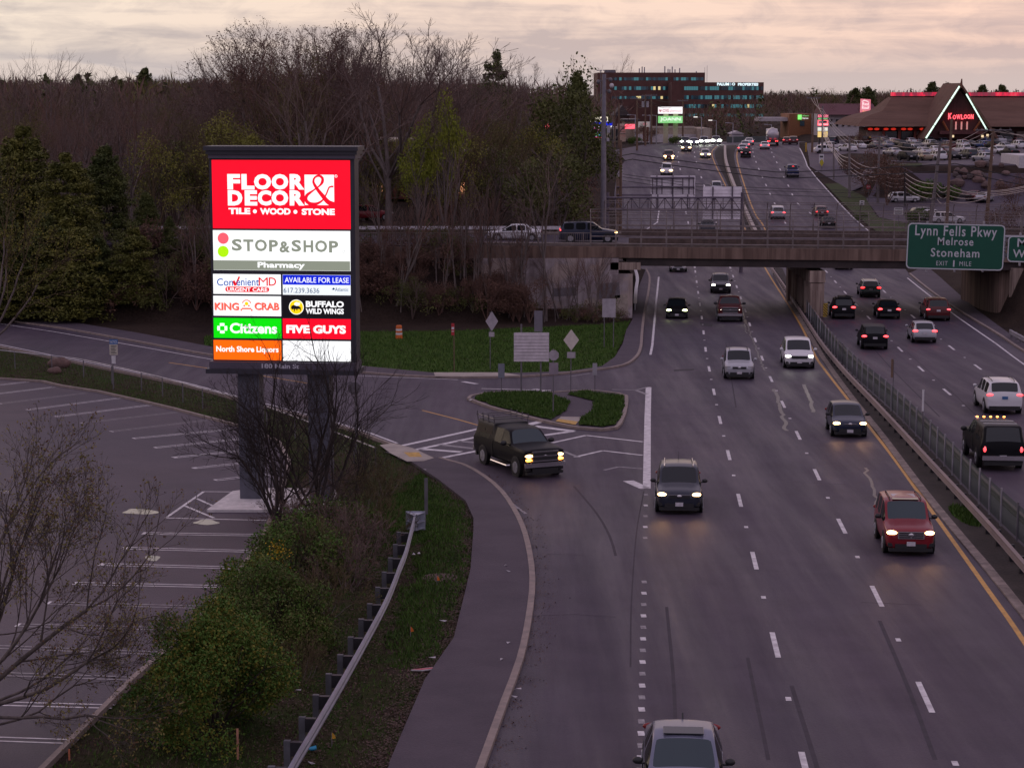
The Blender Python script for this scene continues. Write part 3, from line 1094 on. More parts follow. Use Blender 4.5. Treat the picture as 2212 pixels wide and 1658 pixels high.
def plaza_sign():
    base = g(612, 1085)
    rz = R(-6)
    M = frame(base, rz)
    root = thing('pylon_sign', 'tall lit plaza sign on two square dark posts, red panel on top of store panels', 'sign', base, rz)

    def P(u, v):
        return onplane(u, v, M)

    def rect(u0, v0, u1, v1):
        a, b = P(u0, v0), P(u1, v1)
        c, d = P(u1, v0), P(u0, v1)
        return (a[0] + d[0]) / 2, (b[0] + c[0]) / 2, (b[1] + d[1]) / 2, (a[1] + c[1]) / 2
    D = .85                                          # depth of the cabinet

    def tier(name, u0, v0, u1, v1, grow, m, par=root):
        x0, x1, z0, z1 = rect(u0, v0, u1, v1)
        b = MB()
        b.box(((x0 + x1) / 2, D / 2, (z0 + z1) / 2), (x1 - x0, D + 2 * grow, z1 - z0))
        return b.build(name, m, par)
    tier('cabinet', 456, 342.5, 768, 781, .02, M_SIGN)
    cap = tier('cornice', 443, 316, 776, 325, .34, M_SIGN)
    tier('moulding', 447, 325.2, 773, 333.5, .24, M_SIGN, cap)
    tier('moulding', 451, 333.7, 769, 342.3, .16, M_SIGN2, cap)
    lo = tier('base_tier', 455, 781.2, 771, 796, .22, M_SIGN2)
    tier('ledge', 449, 796.2, 776, 806, .36, M_SIGN, lo)
    b = MB()
    x0, x1, z0, z1 = rect(568, 784, 649, 794)
    b.text('180 Main St', x0, x1, z0, z1, -.235, 0, .03)
    b.build('lettering', mat('pale_letters', (.55, .53, .60), .6, var=0), lo)
    for u0, u1 in ((515.5, 561), (666, 712)):
        xa, xb, za, zb = rect(u0, 806, u1, 1085)
        b = MB()
        b.box(((xa + xb) / 2, D / 2 + .05, zb / 2), (xb - xa, .85, zb))
        b.build('post', M_POST, root)
    Y = -.028
    T = -.034
    T2 = -.040

    def panel(name, u0, v0, u1, v1, mats):
        b = MB()
        x0, x1, z0, z1 = rect(u0, v0, u1, v1)
        b.box(((x0 + x1) / 2, Y / 2, (z0 + z1) / 2), (x1 - x0, -Y, z1 - z0))

        def tx(s, a0, b0, a1, b1, m=1, bold=0.0, y=T, sp=1.0):
            q = rect(a0, b0, a1, b1)
            b.text(s, q[0], q[1], q[2], q[3], y, m, bold, None, sp)

        def bx(a0, b0, a1, b1, m, y=T):
            q = rect(a0, b0, a1, b1)
            b.flat([(q[0], q[2]), (q[1], q[2]), (q[1], q[3]), (q[0], q[3])], y, m)

        def dot(u, v, r, m, y=T, n=28):
            q = P(u, v)
            e = abs(P(u + r, v)[0] - q[0])
            b.disc(q, e, m, n, y=y)
        return b, tx, bx, dot, lambda: b.build(name, mats, root)
    # red home store panel
    b, tx, bx, dot, done = panel('store_panel', 459, 346, 757, 494, [E_RED, E_WHITE])
    for s, a0, a1 in (('F', 491.5, 519), ('L', 522, 550), ('O', 549, 586), ('O', 587, 623), ('R', 626, 658)):
        tx(s, a0, 376, a1, 409.5, 1, .055)
    for s, a0, a1 in (('D', 492.5, 524), ('E', 529, 556), ('C', 557, 586.5), ('O', 587, 623), ('R', 626, 658)):
        tx(s, a0, 411, a1, 444, 1, .055)
    tx('TILE', 494, 449, 541, 462.5, 1, .05)
    tx('WOOD', 562, 449.5, 628, 463.5, 1, .05)
    tx('STONE', 652, 450.5, 723.5, 464.5, 1, .05)
    dot(551, 456.5, 4.2, 1)
    dot(638.5, 457.5, 4.2, 1)
    bx(658.5, 377.5, 722, 443, 1)
    q = rect(658.5, 377.5, 722, 443)
    sc = q[1] - q[0]
    AMP = [(1.03, .02), (.80, .10), (.62, .30), (.42, .55), (.30, .78), (.36, .93), (.50, .98), (.61, .90), (.60, .76), (.48, .62), (.25, .46), (.07, .32), (.04, .17), (.16, .05), (.38, .04), (.60, .16), (.74, .38), (.84, .60), (.98, .62)]
    stroke(b, AMP, [.15, .16, .15, .13, .11, .09, .06, .09, .10, .05, .05, .10, .12, .12, .08, .05, .05, .05, .06], T2, 0, q[0], q[2], sc)
    dot(726, 380.5, 3.2, 1)
    dot(726, 380.5, 2.3, 0, T2)
    tx('R', 724.6, 379, 727.4, 382, 1, 0, -.044)
    done()
    # supermarket panel
    b, tx, bx, dot, done = panel('store_panel', 461, 498, 757, 584, [E_WHITE, E_GREY, E_CORAL, E_LIME])
    bx(461.5, 563, 756.5, 583.5, 1)
    dot(482.5, 514.5, 12, 2)
    dot(482.5, 543, 12, 3)
    for s, a0, a1, t in (('S', 501, 523, 516), ('T', 526, 548, 517), ('O', 551, 577, 517), ('P', 581.5, 601, 518), ('&', 604, 627, 522), ('S', 630, 651, 518), ('H', 656, 677, 519), ('O', 681, 707, 519), ('P', 711, 731, 520)):
        tx(s, a0, t - (0 if s != '&' else 1), a1, t + 25.5 - (2 if s == '&' else 0), 1, .035)
    dot(743, 543, 3, 1)
    dot(743, 543, 2.3, 0, T2)
    tx('Pharmacy', 557, 566, 659, 582, 0, .03, T2)
    done()
    # left column
    b, tx, bx, dot, done = panel('store_panel', 461, 592, 607, 635, [E_WHITE, E_TEXTBLUE, E_DRED])
    tx('Con', 469, 601, 504, 617, 1, .008)
    tx('enient', 511, 601, 560, 617, 1, .008)
    tx('M', 559, 599, 579, 617, 2, .0)
    tx('D', 581, 599, 597, 617, 2, .01)
    q0, q1, q2 = P(505, 606), P(509, 616.5), P(517.5, 597)
    for e0, e1, w in ((q0, q1, .05), (q1, q2, .035)):
        d = Vector((e1[0] - e0[0], e1[1] - e0[1])).normalized() * w
        b.flat([(e0[0] - d.y, e0[1] + d.x), (e1[0] - d.y, e1[1] + d.x), (e1[0] + d.y, e1[1] - d.x), (e0[0] + d.y, e0[1] - d.x)], T, 2)
    x0, x1, z0, z1 = rect(487, 619, 582, 630.5)
    r = (z1 - z0) / 2
    pill = [(x1 - r + r * math.cos(t), z0 + r + r * math.sin(t)) for t in [R(a) for a in range(-90, 91, 20)]] + [(x0 + r + r * math.cos(t), z0 + r + r * math.sin(t)) for t in [R(a) for a in range(90, 271, 20)]]
    b.flat(pill, T, 2)
    tx('URGENT CARE', 491, 620.8, 578, 629, 0, .02, T2)
    done()
    b, tx, bx, dot, done = panel('store_panel', 461.5, 639, 607.5, 682, [E_WHITE, E_SALMON, E_DRED, E_YELLOW])
    for s, a0, a1 in (('KING', 464, 516), ('CRAB', 550, 603)):
        tx(s, a0 + 1, 654, a1 + 1, 670, 2, .03)
        tx(s, a0, 653, a1, 669, 1, .02, T2)
    for t in range(10):                              # plain crab emblem under a crown
        a = R(200 + t * 16)
        dot(533 + 9.5 * math.cos(a) * .95, 656 + 9 * math.sin(a) * .9, 1.3, 1)
    dot(533, 655.5, 4, 3)
    dot(528, 660, 2, 1)
    dot(538, 660, 2, 1)
    bx(523, 664.5, 543, 668, 1)
    bx(520, 666.5, 523.5, 671, 1)
    bx(542.5, 667, 546, 671.5, 1)
    done()
    b, tx, bx, dot, done = panel('store_panel', 462, 687, 608, 730, [E_GREEN, E_WHITE])
    tx('Citizens', 497, 697.5, 599, 720, 1, .03)
    c0, c1 = P(480.5, 708.5), P(491, 708.5)
    rr = c1[0] - c0[0]
    for k in range(8):
        a = R(22.5 + 45 * k)
        e0 = Vector((c0[0] + rr * .5 * math.cos(a), c0[1] + rr * .5 * math.sin(a)))
        e1 = Vector((c0[0] + rr * 1.05 * math.cos(a + (.16 if k % 2 else -.16)), c0[1] + rr * 1.05 * math.sin(a + (.16 if k % 2 else -.16))))
        d = (e1 - e0).normalized() * .05
        b.flat([(e0.x - d.y, e0.y + d.x), (e1.x - d.y, e1.y + d.x), (e1.x + d.y, e1.y - d.x), (e0.x + d.y, e0.y - d.x)], T - .0002 * k, 1)
    done()
    b, tx, bx, dot, done = panel('store_panel', 462, 734.5, 608, 777, [E_ORANGE, E_WHITE])
    tx('North Shore Liquors', 467.5, 747.5, 602, 763.5, 1, .03)
    done()
    # right column
    b, tx, bx, dot, done = panel('store_panel', 611, 593.5, 757.5, 637, [E_PALE, E_BLUE, E_WHITE, E_INK])
    bx(611.3, 594, 757.2, 615, 1)
    tx('AVAILABLE FOR LEASE', 615.5, 599, 754, 610.5, 2, .004, T2)
    tx('617.239.3636', 613, 621.5, 690, 632.5, 3, .0)
    tx('Atlantic', 724, 621, 753, 629, 3, .0)
    b.flat([P(717, 625), P(721, 620.5), P(724, 624), P(721, 626)], T, 3)
    done()
    b, tx, bx, dot, done = panel('store_panel', 611, 641, 758, 685, [E_BLACK, E_WHITE, E_YELLOW])
    tx('BUFFALO', 661, 650, 743, 663.5, 1, .04)
    tx('WILD WINGS', 661, 666, 743, 678, 1, .035)
    dot(640.5, 663, 16, 1)
    dot(640.5, 663, 14.6, 2, T2)
    bull = [(629, 665), (630, 660), (635, 658.5), (640, 658), (646, 661), (650, 663.5), (650.5, 669), (649, 672.5), (648, 667), (643.5, 667), (642.5, 671), (641.5, 671), (640.5, 667.5), (637.5, 667.5), (637, 672.5), (635.5, 672.5), (635, 667), (631.5, 668.5)]
    b.flat([P(*w) for w in bull], -.045, 0)
    wing = [(637, 659), (636, 655), (640, 652), (650, 654), (647, 656), (648.5, 658), (645, 659.5), (642, 660.5)]
    b.flat([P(*w) for w in wing], -.047, 1)
    done()
    b, tx, bx, dot, done = panel('store_panel', 611.3, 688.5, 758, 731.5, [E_RED, E_WHITE])
    tx('FIVE GUYS', 619, 702, 747.5, 720, 1, .05)
    done()
    b, tx, bx, dot, done = panel('store_panel', 611.5, 736, 758, 779.5, [E_WHITE])
    o = done()
    o['label'] = 'blank white lit panel at the bottom of the sign'


plaza_sign()

# ================================================================ the overpass
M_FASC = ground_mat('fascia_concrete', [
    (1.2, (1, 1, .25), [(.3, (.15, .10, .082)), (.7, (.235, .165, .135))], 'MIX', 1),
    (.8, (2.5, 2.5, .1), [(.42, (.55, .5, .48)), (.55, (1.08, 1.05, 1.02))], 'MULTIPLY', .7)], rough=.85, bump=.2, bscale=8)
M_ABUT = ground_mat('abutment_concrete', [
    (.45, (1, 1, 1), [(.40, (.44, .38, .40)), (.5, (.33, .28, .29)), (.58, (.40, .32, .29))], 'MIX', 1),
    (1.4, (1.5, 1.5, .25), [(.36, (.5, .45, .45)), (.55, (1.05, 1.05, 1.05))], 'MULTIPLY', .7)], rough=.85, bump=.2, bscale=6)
M_PIER = ground_mat('pier_concrete', [
    (.8, (1, 1, .3), [(.3, (.30, .23, .20)), (.7, (.46, .36, .30))], 'MIX', 1),
    (1.2, (3, 3, .12), [(.38, (.45, .4, .4)), (.55, (1.05, 1.05, 1.05))], 'MULTIPLY', .8)], rough=.85, bump=.2, bscale=6)
M_STEEL = mat('dark_girder', (.035, .024, .024), .7, var=.35, vscale=.8)
M_RAIL = mat('galvanised_rail', (.20, .165, .16), .5, metal=.35, var=.25, vscale=1.2)
M_RUST = mat('rail_brown', (.20, .145, .125), .65, metal=.2, var=.3, vscale=.7)
YF, YB = 169.0, 184.5                                 # front and back of the deck


def bridge():
    root = thing('overpass', 'concrete road overpass with dark girders, pier and tall curved fence', 'bridge', (0, 0, 0))
    xl, xr = at(1338, 530, YF).x, at(2190, 540, YF).x + 1
    zt, zb, zg = 7.32, 6.42, 5.75
    zt2, zb2, zg2 = 7.0, 6.02, 5.35                   # the deck falls slightly to the right
    XL, XR = -4.2, 62.0

    def zl(a, b, x):
        return a + (b - a) * (x - xl) / (xr - xl)
    b = MB()                                          # deck with its fascia
    vs, fs = [], []
    for x in np.linspace(XL, XR, 12):
        for y in (YF, YB):
            vs.append((x, y, zl(zt, zt2, x)))
            vs.append((x, y, zl(zb, zb2, x)))
    for i in range(11):
        o = i * 4
        fs += [(o, o + 4, o + 6, o + 2), (o + 1, o + 3, o + 7, o + 5), (o, o + 1, o + 5, o + 4), (o + 2, o + 6, o + 7, o + 3)]
    fs += [(0, 2, 3, 1), (44, 45, 47, 46)]
    b.add(vs, fs)
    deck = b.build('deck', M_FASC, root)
    b = MB()                                          # roadway on top
    for i in range(11):
        x0, x1 = XL + (XR - XL) * i / 11, XL + (XR - XL) * (i + 1) / 11
        b.add([(x0, YF + 1.8, zl(zt, zt2, x0) + .012), (x1, YF + 1.8, zl(zt, zt2, x1) + .012), (x1, YB - 1.8, zl(zt, zt2, x1) + .012), (x0, YB - 1.8, zl(zt, zt2, x0) + .012)], [(0, 1, 2, 3)])
    b.build('roadway', M_ASPH, deck)
    for y0, y1 in ((YF + .5, YF + 1.75), (YB - 1.75, YB - .5)):
        b = MB()
        for i in range(11):
            x0, x1 = XL + (XR - XL) * i / 11, XL + (XR - XL) * (i + 1) / 11
            zz0, zz1 = zl(zt, zt2, x0), zl(zt, zt2, x1)
            b.add([(x0, y0, zz0 + .2), (x1, y0, zz1 + .2), (x1, y1, zz1 + .2), (x0, y1, zz0 + .2), (x0, y0, zz0), (x1, y0, zz1), (x1, y1, zz1), (x0, y1, zz0)], [(0, 1, 2, 3), (0, 4, 5, 1), (3, 2, 6, 7)])
        b.build('sidewalk', mat('deck_concrete', (.17, .135, .12), .85, var=.2), deck)
    for y in (YF + 1.9, YB - 1.9):                    # low parapets beside the roadway
        b = MB()
        n = 11
        vs = []
        for i in range(n + 1):
            x = XL + 14 + (XR - XL - 14) * i / n
            vs += [(x, y - .12, zl(zt, zt2, x)), (x, y - .12, zl(zt, zt2, x) + .62), (x, y + .12, zl(zt, zt2, x) + .62), (x, y + .12, zl(zt, zt2, x))]
        b.add(vs, [(4 * i + j, 4 * i + (j + 1) % 4, 4 * i + 4 + (j + 1) % 4, 4 * i + 4 + j) for i in range(n) for j in range(4)])
        b.build('parapet', mat('parapet_brown', (.10, .07, .06), .85, var=.3), root)
    for k in range(7):                                # girders
        y = YF + .45 + k * (YB - YF - .9) / 6
        b = MB()
        x0, x1 = xl + .6, xr + .5
        vs = []
        for x in (x0, x1):
            for yy in (y - .2, y + .2):
                vs += [(x, yy, zl(zb, zb2, x) - .002), (x, yy, zl(zg, zg2, x))]
        b.add(vs, [(0, 1, 5, 4), (2, 6, 7, 3), (1, 3, 7, 5), (0, 2, 3, 1), (4, 5, 7, 6)])
        b.build('girder', M_STEEL, root)
    # left abutment with its wing wall, right abutment
    xw = at(1365, 690, YF).x
    zr = gz(YF)
    b = MB()
    b.box(((xw - 1.6 + xw) / 2, (YF + YB) / 2, (zr - .5 + 5.0) / 2), (1.6, YB - YF, 5.0 - zr + .5))
    b.box((xw - 1.55, (YF + YB) / 2, 5.7), (.8, YB - YF - .1, 1.4))
    b.build('abutment', M_ABUT, root)
    b = MB()                                          # wing wall facing the camera
    b.prism([(-2.6, 4.6), (-2.6, 6.40), (xw - 1.85, 6.40), (xw - 1.85, 5.08), (xw + .02, 5.08), (xw + .02, zr - .5), (1.2, zr - .5), (1.2, 2.5)], YF - .25, YF + .35)
    ww = b.build('wing_wall', M_ABUT, root)
    b = MB()
    for (x0, x1, z0, z1, m) in ((4.8, 6.9, 4.1, 5.0, 0), (3.3, 5.4, 3.2, 4.0, 1), (7.2, 9.0, 3.0, 4.4, 1), (8.4, 9.7, 1.6, 3.4, 2), (5.9, 7.0, 2.2, 3.1, 2)):
        b.prism([(x0, z0), (x1, z0 + .1), (x1 - .1, z1), (x0 + .15, z1 - .1)], YF - .262, YF - .25, m=m)
    b.build('painted_patch', [mat('patch_mauve', (.40, .33, .37), .8, var=.15), mat('patch_grey', (.18, .16, .18), .8, var=.2), mat('patch_tan', (.36, .30, .26), .8, var=.2)], ww)
    b = MB()                                          # small concrete end block under the deck
    b.box((xw - .6, YF + .5, 5.72), (2.6, .9, .62))
    b.build('bearing_block', M_PIER, root)
    xa = at(2116, 650, YF + 8).x
    b = MB()
    b.box((xa + 1.6, (YF + YB) / 2 + .6, 3.2), (3.2, YB - YF - 1.2, 5.4))
    ab2 = b.build('abutment', ground_mat('stained_concrete', [(.6, (1, 1, .3), [(.3, (.16, .12, .10)), (.7, (.30, .22, .18))], 'MIX', 1), (1.1, (3, 3, .1), [(.4, (.35, .3, .3)), (.55, (1.05, 1, 1))], 'MULTIPLY', .8)], rough=.9), root)
    b = MB()
    x2 = at(2181, 690, YF).x
    b.prism([(x2, zr - .6), (x2, 5.55), (x2 + 14, 5.55), (x2 + 14, zr - .6)], YF - .3, YF + .55)
    b.build('wing_wall', M_PIER, root)
    # pier between the carriageways
    px = at(1766, 640, YF).x
    ZP = 5.2
    for k in range(5):
        y = YF + .75 + k * 3.5
        b = MB()
        b.box((px, y, (ZP - .95 + zr - .3) / 2), (1.15, 1.15, ZP - .95 - zr + .3))
        for j in range(3):
            b.box((px - .36 + .36 * j, y - .585, (ZP - 1.2 + zr) / 2 + .1), (.16, .03, ZP - 2.0 - zr), 0)
        b.build('pier_column', M_PIER, root, bevel=.05)
    b = MB()
    b.box((px, (YF + YB) / 2 + .1, ZP - .4), (1.32, YB - YF - .2, 1.0))
    b.build('pier_cap', M_PIER, root, bevel=.05)
    # fences on both edges: curved posts, rails and wire mesh
    mesh = mat('wire_mesh', (.20, .17, .17), .5, metal=.3, var=.2)
    for y, sg, x0, x1 in ((YF + .15, 1, at(1276, 500, YF).x, XR - 8), (YB - .15, -1, at(1305, 470, YB).x, XR - 8)):
        levels = [(.25, 0), (.85, 0), (1.25, 0), (1.75, .02), (2.35, .10), (2.85, .32), (3.05, .62)]
        n = int((x1 - x0) / 2.1)
        f = None
        for i in range(n + 1):
            x = x0 + i * 2.1
            zz = zl(zt, zt2, x)
            fe = MB()
            fe.path([(x, y + sg * w, zz + h) for h, w in [(0, 0)] + levels], [.06, .06, .055, .05, .045, .04, .035, .03], 5)
            fe.box((x, y - sg * .02, zz + .55), (.14, .10, 1.1), 0)
            q = fe.build('fence_post', M_RAIL, root)
            f = f or q
        ra = MB()
        for h, w in levels:
            ra.tube((x0, y + sg * (w - .04), zl(zt, zt2, x0) + h), (x0 + n * 2.1, y + sg * (w - .04), zl(zt, zt2, x0 + n * 2.1) + h), .026 if h > 1 else .05, n=5)
        ra.build('fence_rail', M_RAIL, f)
        wm = MB()                                     # diagonal wires
        for i in range(int((x1 - x0) / .3)):
            x = x0 + i * .3
            for dx in (2.0, -2.0):
                if x0 <= x + dx <= x0 + n * 2.1:
                    wm.tube((x, y, zl(zt, zt2, x) + 1.25), (x + dx, y + sg * .3, zl(zt, zt2, x) + 3.0), .0035, n=3, caps=False)
        wm.build('mesh_infill', mesh, f)
    # picket railing of the approach on the left and its parapet
    b = MB()
    x0, x1 = at(700, 500, YF + 1).x, at(1276, 500, YF).x
    for i in range(int((x1 - x0) / .16)):
        x = x0 + i * .16
        b.box((x, YF + .2, 7.32 + .62), (.03, .03, 1.0))
    for h in (.14, 1.14):
        b.box(((x0 + x1) / 2, YF + .2, 7.32 + h), (x1 - x0, .07, .06))
    for i in range(int((x1 - x0) / 2.4) + 1):
        b.box((x0 + i * 2.4, YF + .2, 7.32 + .6), (.10, .10, 1.2))
    b.build('picket_railing', M_RAIL, root)
    b = MB()
    b.box(((x0 + x1) / 2, YF + .1, 6.85), (x1 - x0, .5, .93))
    b.build('parapet', M_FASC, root)
    b = MB()
    b.box(((x0 - 40 + x1) / 2, YB - .2, 7.9), (x1 - x0 + 40, .1, .3))
    gr = b.build('guard_rail', mat('rail_white', (.55, .52, .56), .5, var=.15), root)
    for i in range(26):
        b = MB()
        b.box((x0 - 30 + i * 2.4, YB - .1, 7.6), (.1, .1, .9))
        b.build('post', M_RAIL, gr)
    # approach roadway on the bank
    b = MB()
    b.box((-60 + XL, (YF + YB) / 2 + 1.2, 7.1), (120 - .02, YB - YF - 2.6, .48))
    b.build('approach_road', M_ASPH, root)


bridge()


# ================================================================ green direction signs on their gantry
def green_signs():
    y = 130.0
    M_GR = mat('sign_green', (.0, .078, .045), .5, var=.05, vscale=1)
    M_WH = mat('sign_white', (.55, .56, .60), .5, var=0)
    M_AL = mat('aluminium', (.36, .34, .38), .45, metal=.5, var=.15)
    c = at(2064, 533, y)
    root = thing('direction_sign', 'large green road sign reading Lynn Fells Pkwy Melrose Stoneham', 'road sign', (c.x, c.y, c.z), 0)
    M = frame(c, 0, R(1.4))
    a = onplane(1961, 481, M), onplane(2166, 585, M)
    w, h = a[1][0] - a[0][0], a[0][1] - a[1][1]

    def panel(root, M, w, h, lines, cx=0):
        b = MB()

        def rr(w, h, r):
            o = []
            for sx, sy, a0 in ((1, 1, 0), (-1, 1, 90), (-1, -1, 180), (1, -1, 270)):
                o += [(sx * (w / 2 - r) + r * math.cos(R(a0 + k * 18)), sy * (h / 2 - r) + r * math.sin(R(a0 + k * 18))) for k in range(6)]
            return o
        b.prism(rr(w, h, .28), -.03, .03, m=0)
        b.flat(rr(w - .01, h - .01, .28), -.034, 1)
        b.flat(rr(w - .16, h - .16, .22), -.038, 0)
        for s, u0, v0, u1, v1, bold in lines:
            p0, p1 = onplane(u0, v1, M), onplane(u1, v0, M)
            b.text(s, p0[0], p1[0], p0[1], p1[1], -.042, 1, bold, None, 1.15)
        for v in b.v:
            pass
        o = b.build('sign_panel', [M_GR, M_WH, M_AL], root)
        o.rotation_euler = (0, R(1.4), 0)
        return o
    panel(root, M, w, h, [('Lynn Fells Pkwy', 1976, 490, 2154, 515, .012), ('Melrose', 2025, 514, 2103, 529, .012), ('Stoneham', 2010, 538, 2116, 554, .012),
                          ('EXIT', 2022, 564, 2047, 573, .0), ('1', 2058, 562, 2062, 576, .01), ('MILE', 2072, 565, 2098, 574, .0)])
    b = MB()
    for dx in (-1.8, 0, 1.8):
        b.box((dx, .14, 0), (.1, .2, h + .3))
    b.build('bracket', M_AL, root)
    c2 = at(2245, 539, y)
    M2 = frame(c2, 0, R(1.4))
    r2 = thing('direction_sign', 'green road sign cut by the picture edge, showing M and Wa', 'road sign', tuple(c2))
    q = onplane(2178, 509, M2), onplane(2312, 569, M2)
    panel(r2, M2, q[1][0] - q[0][0], q[0][1] - q[1][1], [('Malden', 2197, 517, 2292, 533, .012), ('Wakefield', 2187, 541, 2306, 556, .012)])
    b = MB()
    for dx in (-1.2, 1.2):
        b.box((dx, .14, 0), (.1, .2, 2.1))
    b.build('bracket', M_AL, r2)
    gt = thing('sign_gantry', 'steel arm carrying the green direction signs, just behind them', 'gantry', (0, 0, 0))
    b = MB()
    x0, x1 = at(1985, 520, y).x, at(2380, 530, y).x
    for zz in (c.z + .6, c.z - .6):
        b.tube((x0, y + .42, zz), (x1, y + .42, zz), .11, n=10)
    for i in range(8):
        xx = x0 + (x1 - x0) * i / 8
        b.tube((xx, y + .42, c.z + .6), (xx + (x1 - x0) / 8, y + .42, c.z - .6), .05, n=6)
    b.build('truss_arm', M_AL, gt)
    b = MB()
    b.tube((x1, y + .42, gz(y) - .3), (x1, y + .42, c.z + 1.2), .26, .2, n=14)
    b.build('post', M_AL, gt)
    b = MB()
    x = at(2172, 530, y).x
    b.box((x, y + .30, c.z - .1), (.16, .12, 1.5))
    for k in range(4):
        b.ball((x, y + .22, c.z + .35 - k * .22), .07)
    b.build('bolted_plate', M_AL, gt)


green_signs()


# ---- the two gantries behind the bridge with signs seen from the back
def rear_gantries():
    M_BACK = mat('sign_back', (.86, .80, .86), .4, metal=.0, var=.12, vscale=.8)
    M_TR = mat('truss_steel', (.13, .105, .14), .5, metal=.4, var=.2)

    def back(par, u0, v0, u1, v1, y, ribs):
        a, b_ = at(u0, v1, y), at(u1, v0, y)
        b = MB()
        n = ribs
        hh = (b_.z - a.z) / n
        for i in range(n):                           # ribbed aluminium planks
            b.box(((a.x + b_.x) / 2, y, a.z + hh * (i + .5)), (b_.x - a.x, .05, hh * .93))
            b.box(((a.x + b_.x) / 2, y - .045, a.z + hh * (i + .06)), (b_.x - a.x, .05, hh * .12))
        o = b.build('sign_back', M_BACK, par)
        for t in (.14, .5, .86) if u1 - u0 > 85 else (.25, .75):
            b = MB()
            x = a.x + (b_.x - a.x) * t
            b.box((x, y - .12, (a.z + b_.z) / 2), (.12, .12, b_.z - a.z))
            b.build('brace', M_TR, o)
        return o
    y1, y2 = 246.0, 216.0
    ga = thing('sign_gantry', 'single-arm gantry with one sign seen from behind, farther over the road', 'gantry', (0, 0, 0))
    back(ga, 1405, 379, 1502, 427, y1, 7)
    b = MB()
    for v in (384, 404, 421):
        p, q = at(1332, v, y1 - .3), at(1500, v, y1 - .3)
        if v == 384:
            p = at(1405, v, y1 - .3)
        b.tube(p, q, .1, n=8)
    for u in (1410, 1430, 1452, 1475, 1498):
        b.tube(at(u, 384, y1 - .3), at(u, 421, y1 - .3), .06, n=6)
    b.build('arm', M_TR, ga)
    b = MB()
    p = at(1335, 400, y1)
    b.tube((p.x, y1, G(p.x, y1) - .5), (p.x, y1, p.z + 1), .28, .22, n=12)
    b.build('post', mat('weathered_post', (.22, .15, .11), .7, var=.3), ga)
    gb = thing('sign_gantry', 'trussed gantry just behind the fence with two signs seen from behind', 'gantry', (0, 0, 0))
    back(gb, 1408, 420, 1498, 455, y2, 5)
    back(gb, 1518, 403, 1603, 474, y2, 10)
    b = MB()
    y = y2 - .45
    for v in (427, 453):
        b.tube(at(1306, v, y), at(1602, v, y), .10, n=8)
        b.tube(at(1306, v, y + 1.1), at(1602, v, y + 1.1), .08, n=6)
    us = list(range(1310, 1604, 18))
    for i, u in enumerate(us[:-1]):
        b.tube(at(u, 427, y), at(u, 453, y), .045, n=5)
        a_, c_ = (427, 453) if i % 2 else (453, 427)
        b.tube(at(u, a_, y), at(us[i + 1], c_, y), .045, n=5)
    b.build('truss', M_TR, gb)
    b = MB()
    for u in (1312,):
        p = at(u, 440, y2)
        b.tube((p.x, y2, G(p.x, y2) - .5), (p.x, y2, p.z + 1.2), .24, .2, n=12)
    p = at(1603, 440, y2)
    b.tube((p.x, y2, gz(y2) - .2), (p.x, y2, p.z + 1.2), .2, .16, n=12)
    b.build('post', M_TR, gb)


rear_gantries()

# ================================================================ vehicles
M_GLASS = mat('car_glass', (.010, .014, .018), .06, var=0, spec=.45)
M_GLASS_T = mat('car_glass_teal', (.014, .035, .045), .08, var=0, spec=.7)
M_GLASS_S = mat('side_glass', (.006, .008, .010), .25, var=0, spec=.07)
M_TYRE = mat('tyre', (.015, .014, .015), .8, var=.1)
M_RIM = mat('alloy_rim', (.42, .42, .45), .35, metal=.7, var=0)
M_TRIM = mat('black_trim', (.016, .016, .018), .5, var=.1)
M_CHROME = mat('chrome', (.62, .60, .62), .18, metal=.9, var=0)
M_PLATE = mat('number_plate', (.55, .52, .56), .5, var=.12, vscale=9)
M_LENS = mat('lamp_lens', (.45, .44, .46), .15, var=0)
M_TAILOFF = mat('tail_lens', (.22, .012, .012), .2, var=0)
M_AMBER = lamp_mat('amber_lamp', (1.0, .30, .03), 6)
LAMPS = {'warm': lamp_mat('headlamp_warm', (1.0, .60, .24), 9), 'white': lamp_mat('headlamp_white', (1.0, .96, .80), 16), 'lime': lamp_mat('headlamp_lime', (.86, 1.0, .42), 8),
         'cool': lamp_mat('headlamp_cool', (.93, 1.0, .82), 26), 'faint': lamp_mat('headlamp_faint', (1.0, .55, .45), 2.0), 'off': M_LENS}
TAILS = {'on': lamp_mat('tail_lamp', (1.0, .012, .012), 2.2), 'brake': lamp_mat('brake_lamp', (1.0, .018, .018), 4.5), 'dim': lamp_mat('tail_dim', (.9, .02, .02), .9), 'off': M_TAILOFF}


def paint(name, c, metal=.0, rough=.28):
    return mat('paint_' + name, c, .4 if max(c) < .03 else rough, metal=metal, var=0, spec=.08 if max(c) < .03 else .35, coat=0 if max(c) < .03 else .2)


PAINT = {k: paint(k, c, m) for k, c, m in (
    ('black', (.010, .010, .012), 0), ('navy', (.016, .022, .048), .2), ('slate', (.030, .034, .052), .3), ('red', (.21, .012, .022), .1), ('maroon', (.085, .010, .012), .1), ('silver', (.42, .42, .46), .35),
    ('white', (.66, .65, .68), 0), ('grey', (.10, .10, .115), .3), ('sage', (.10, .125, .115), .3), ('blue', (.03, .07, .22), .2), ('deepblue', (.012, .022, .09), .2), ('gold', (.26, .21, .15), .3), ('steel', (.16, .17, .24), .35))}

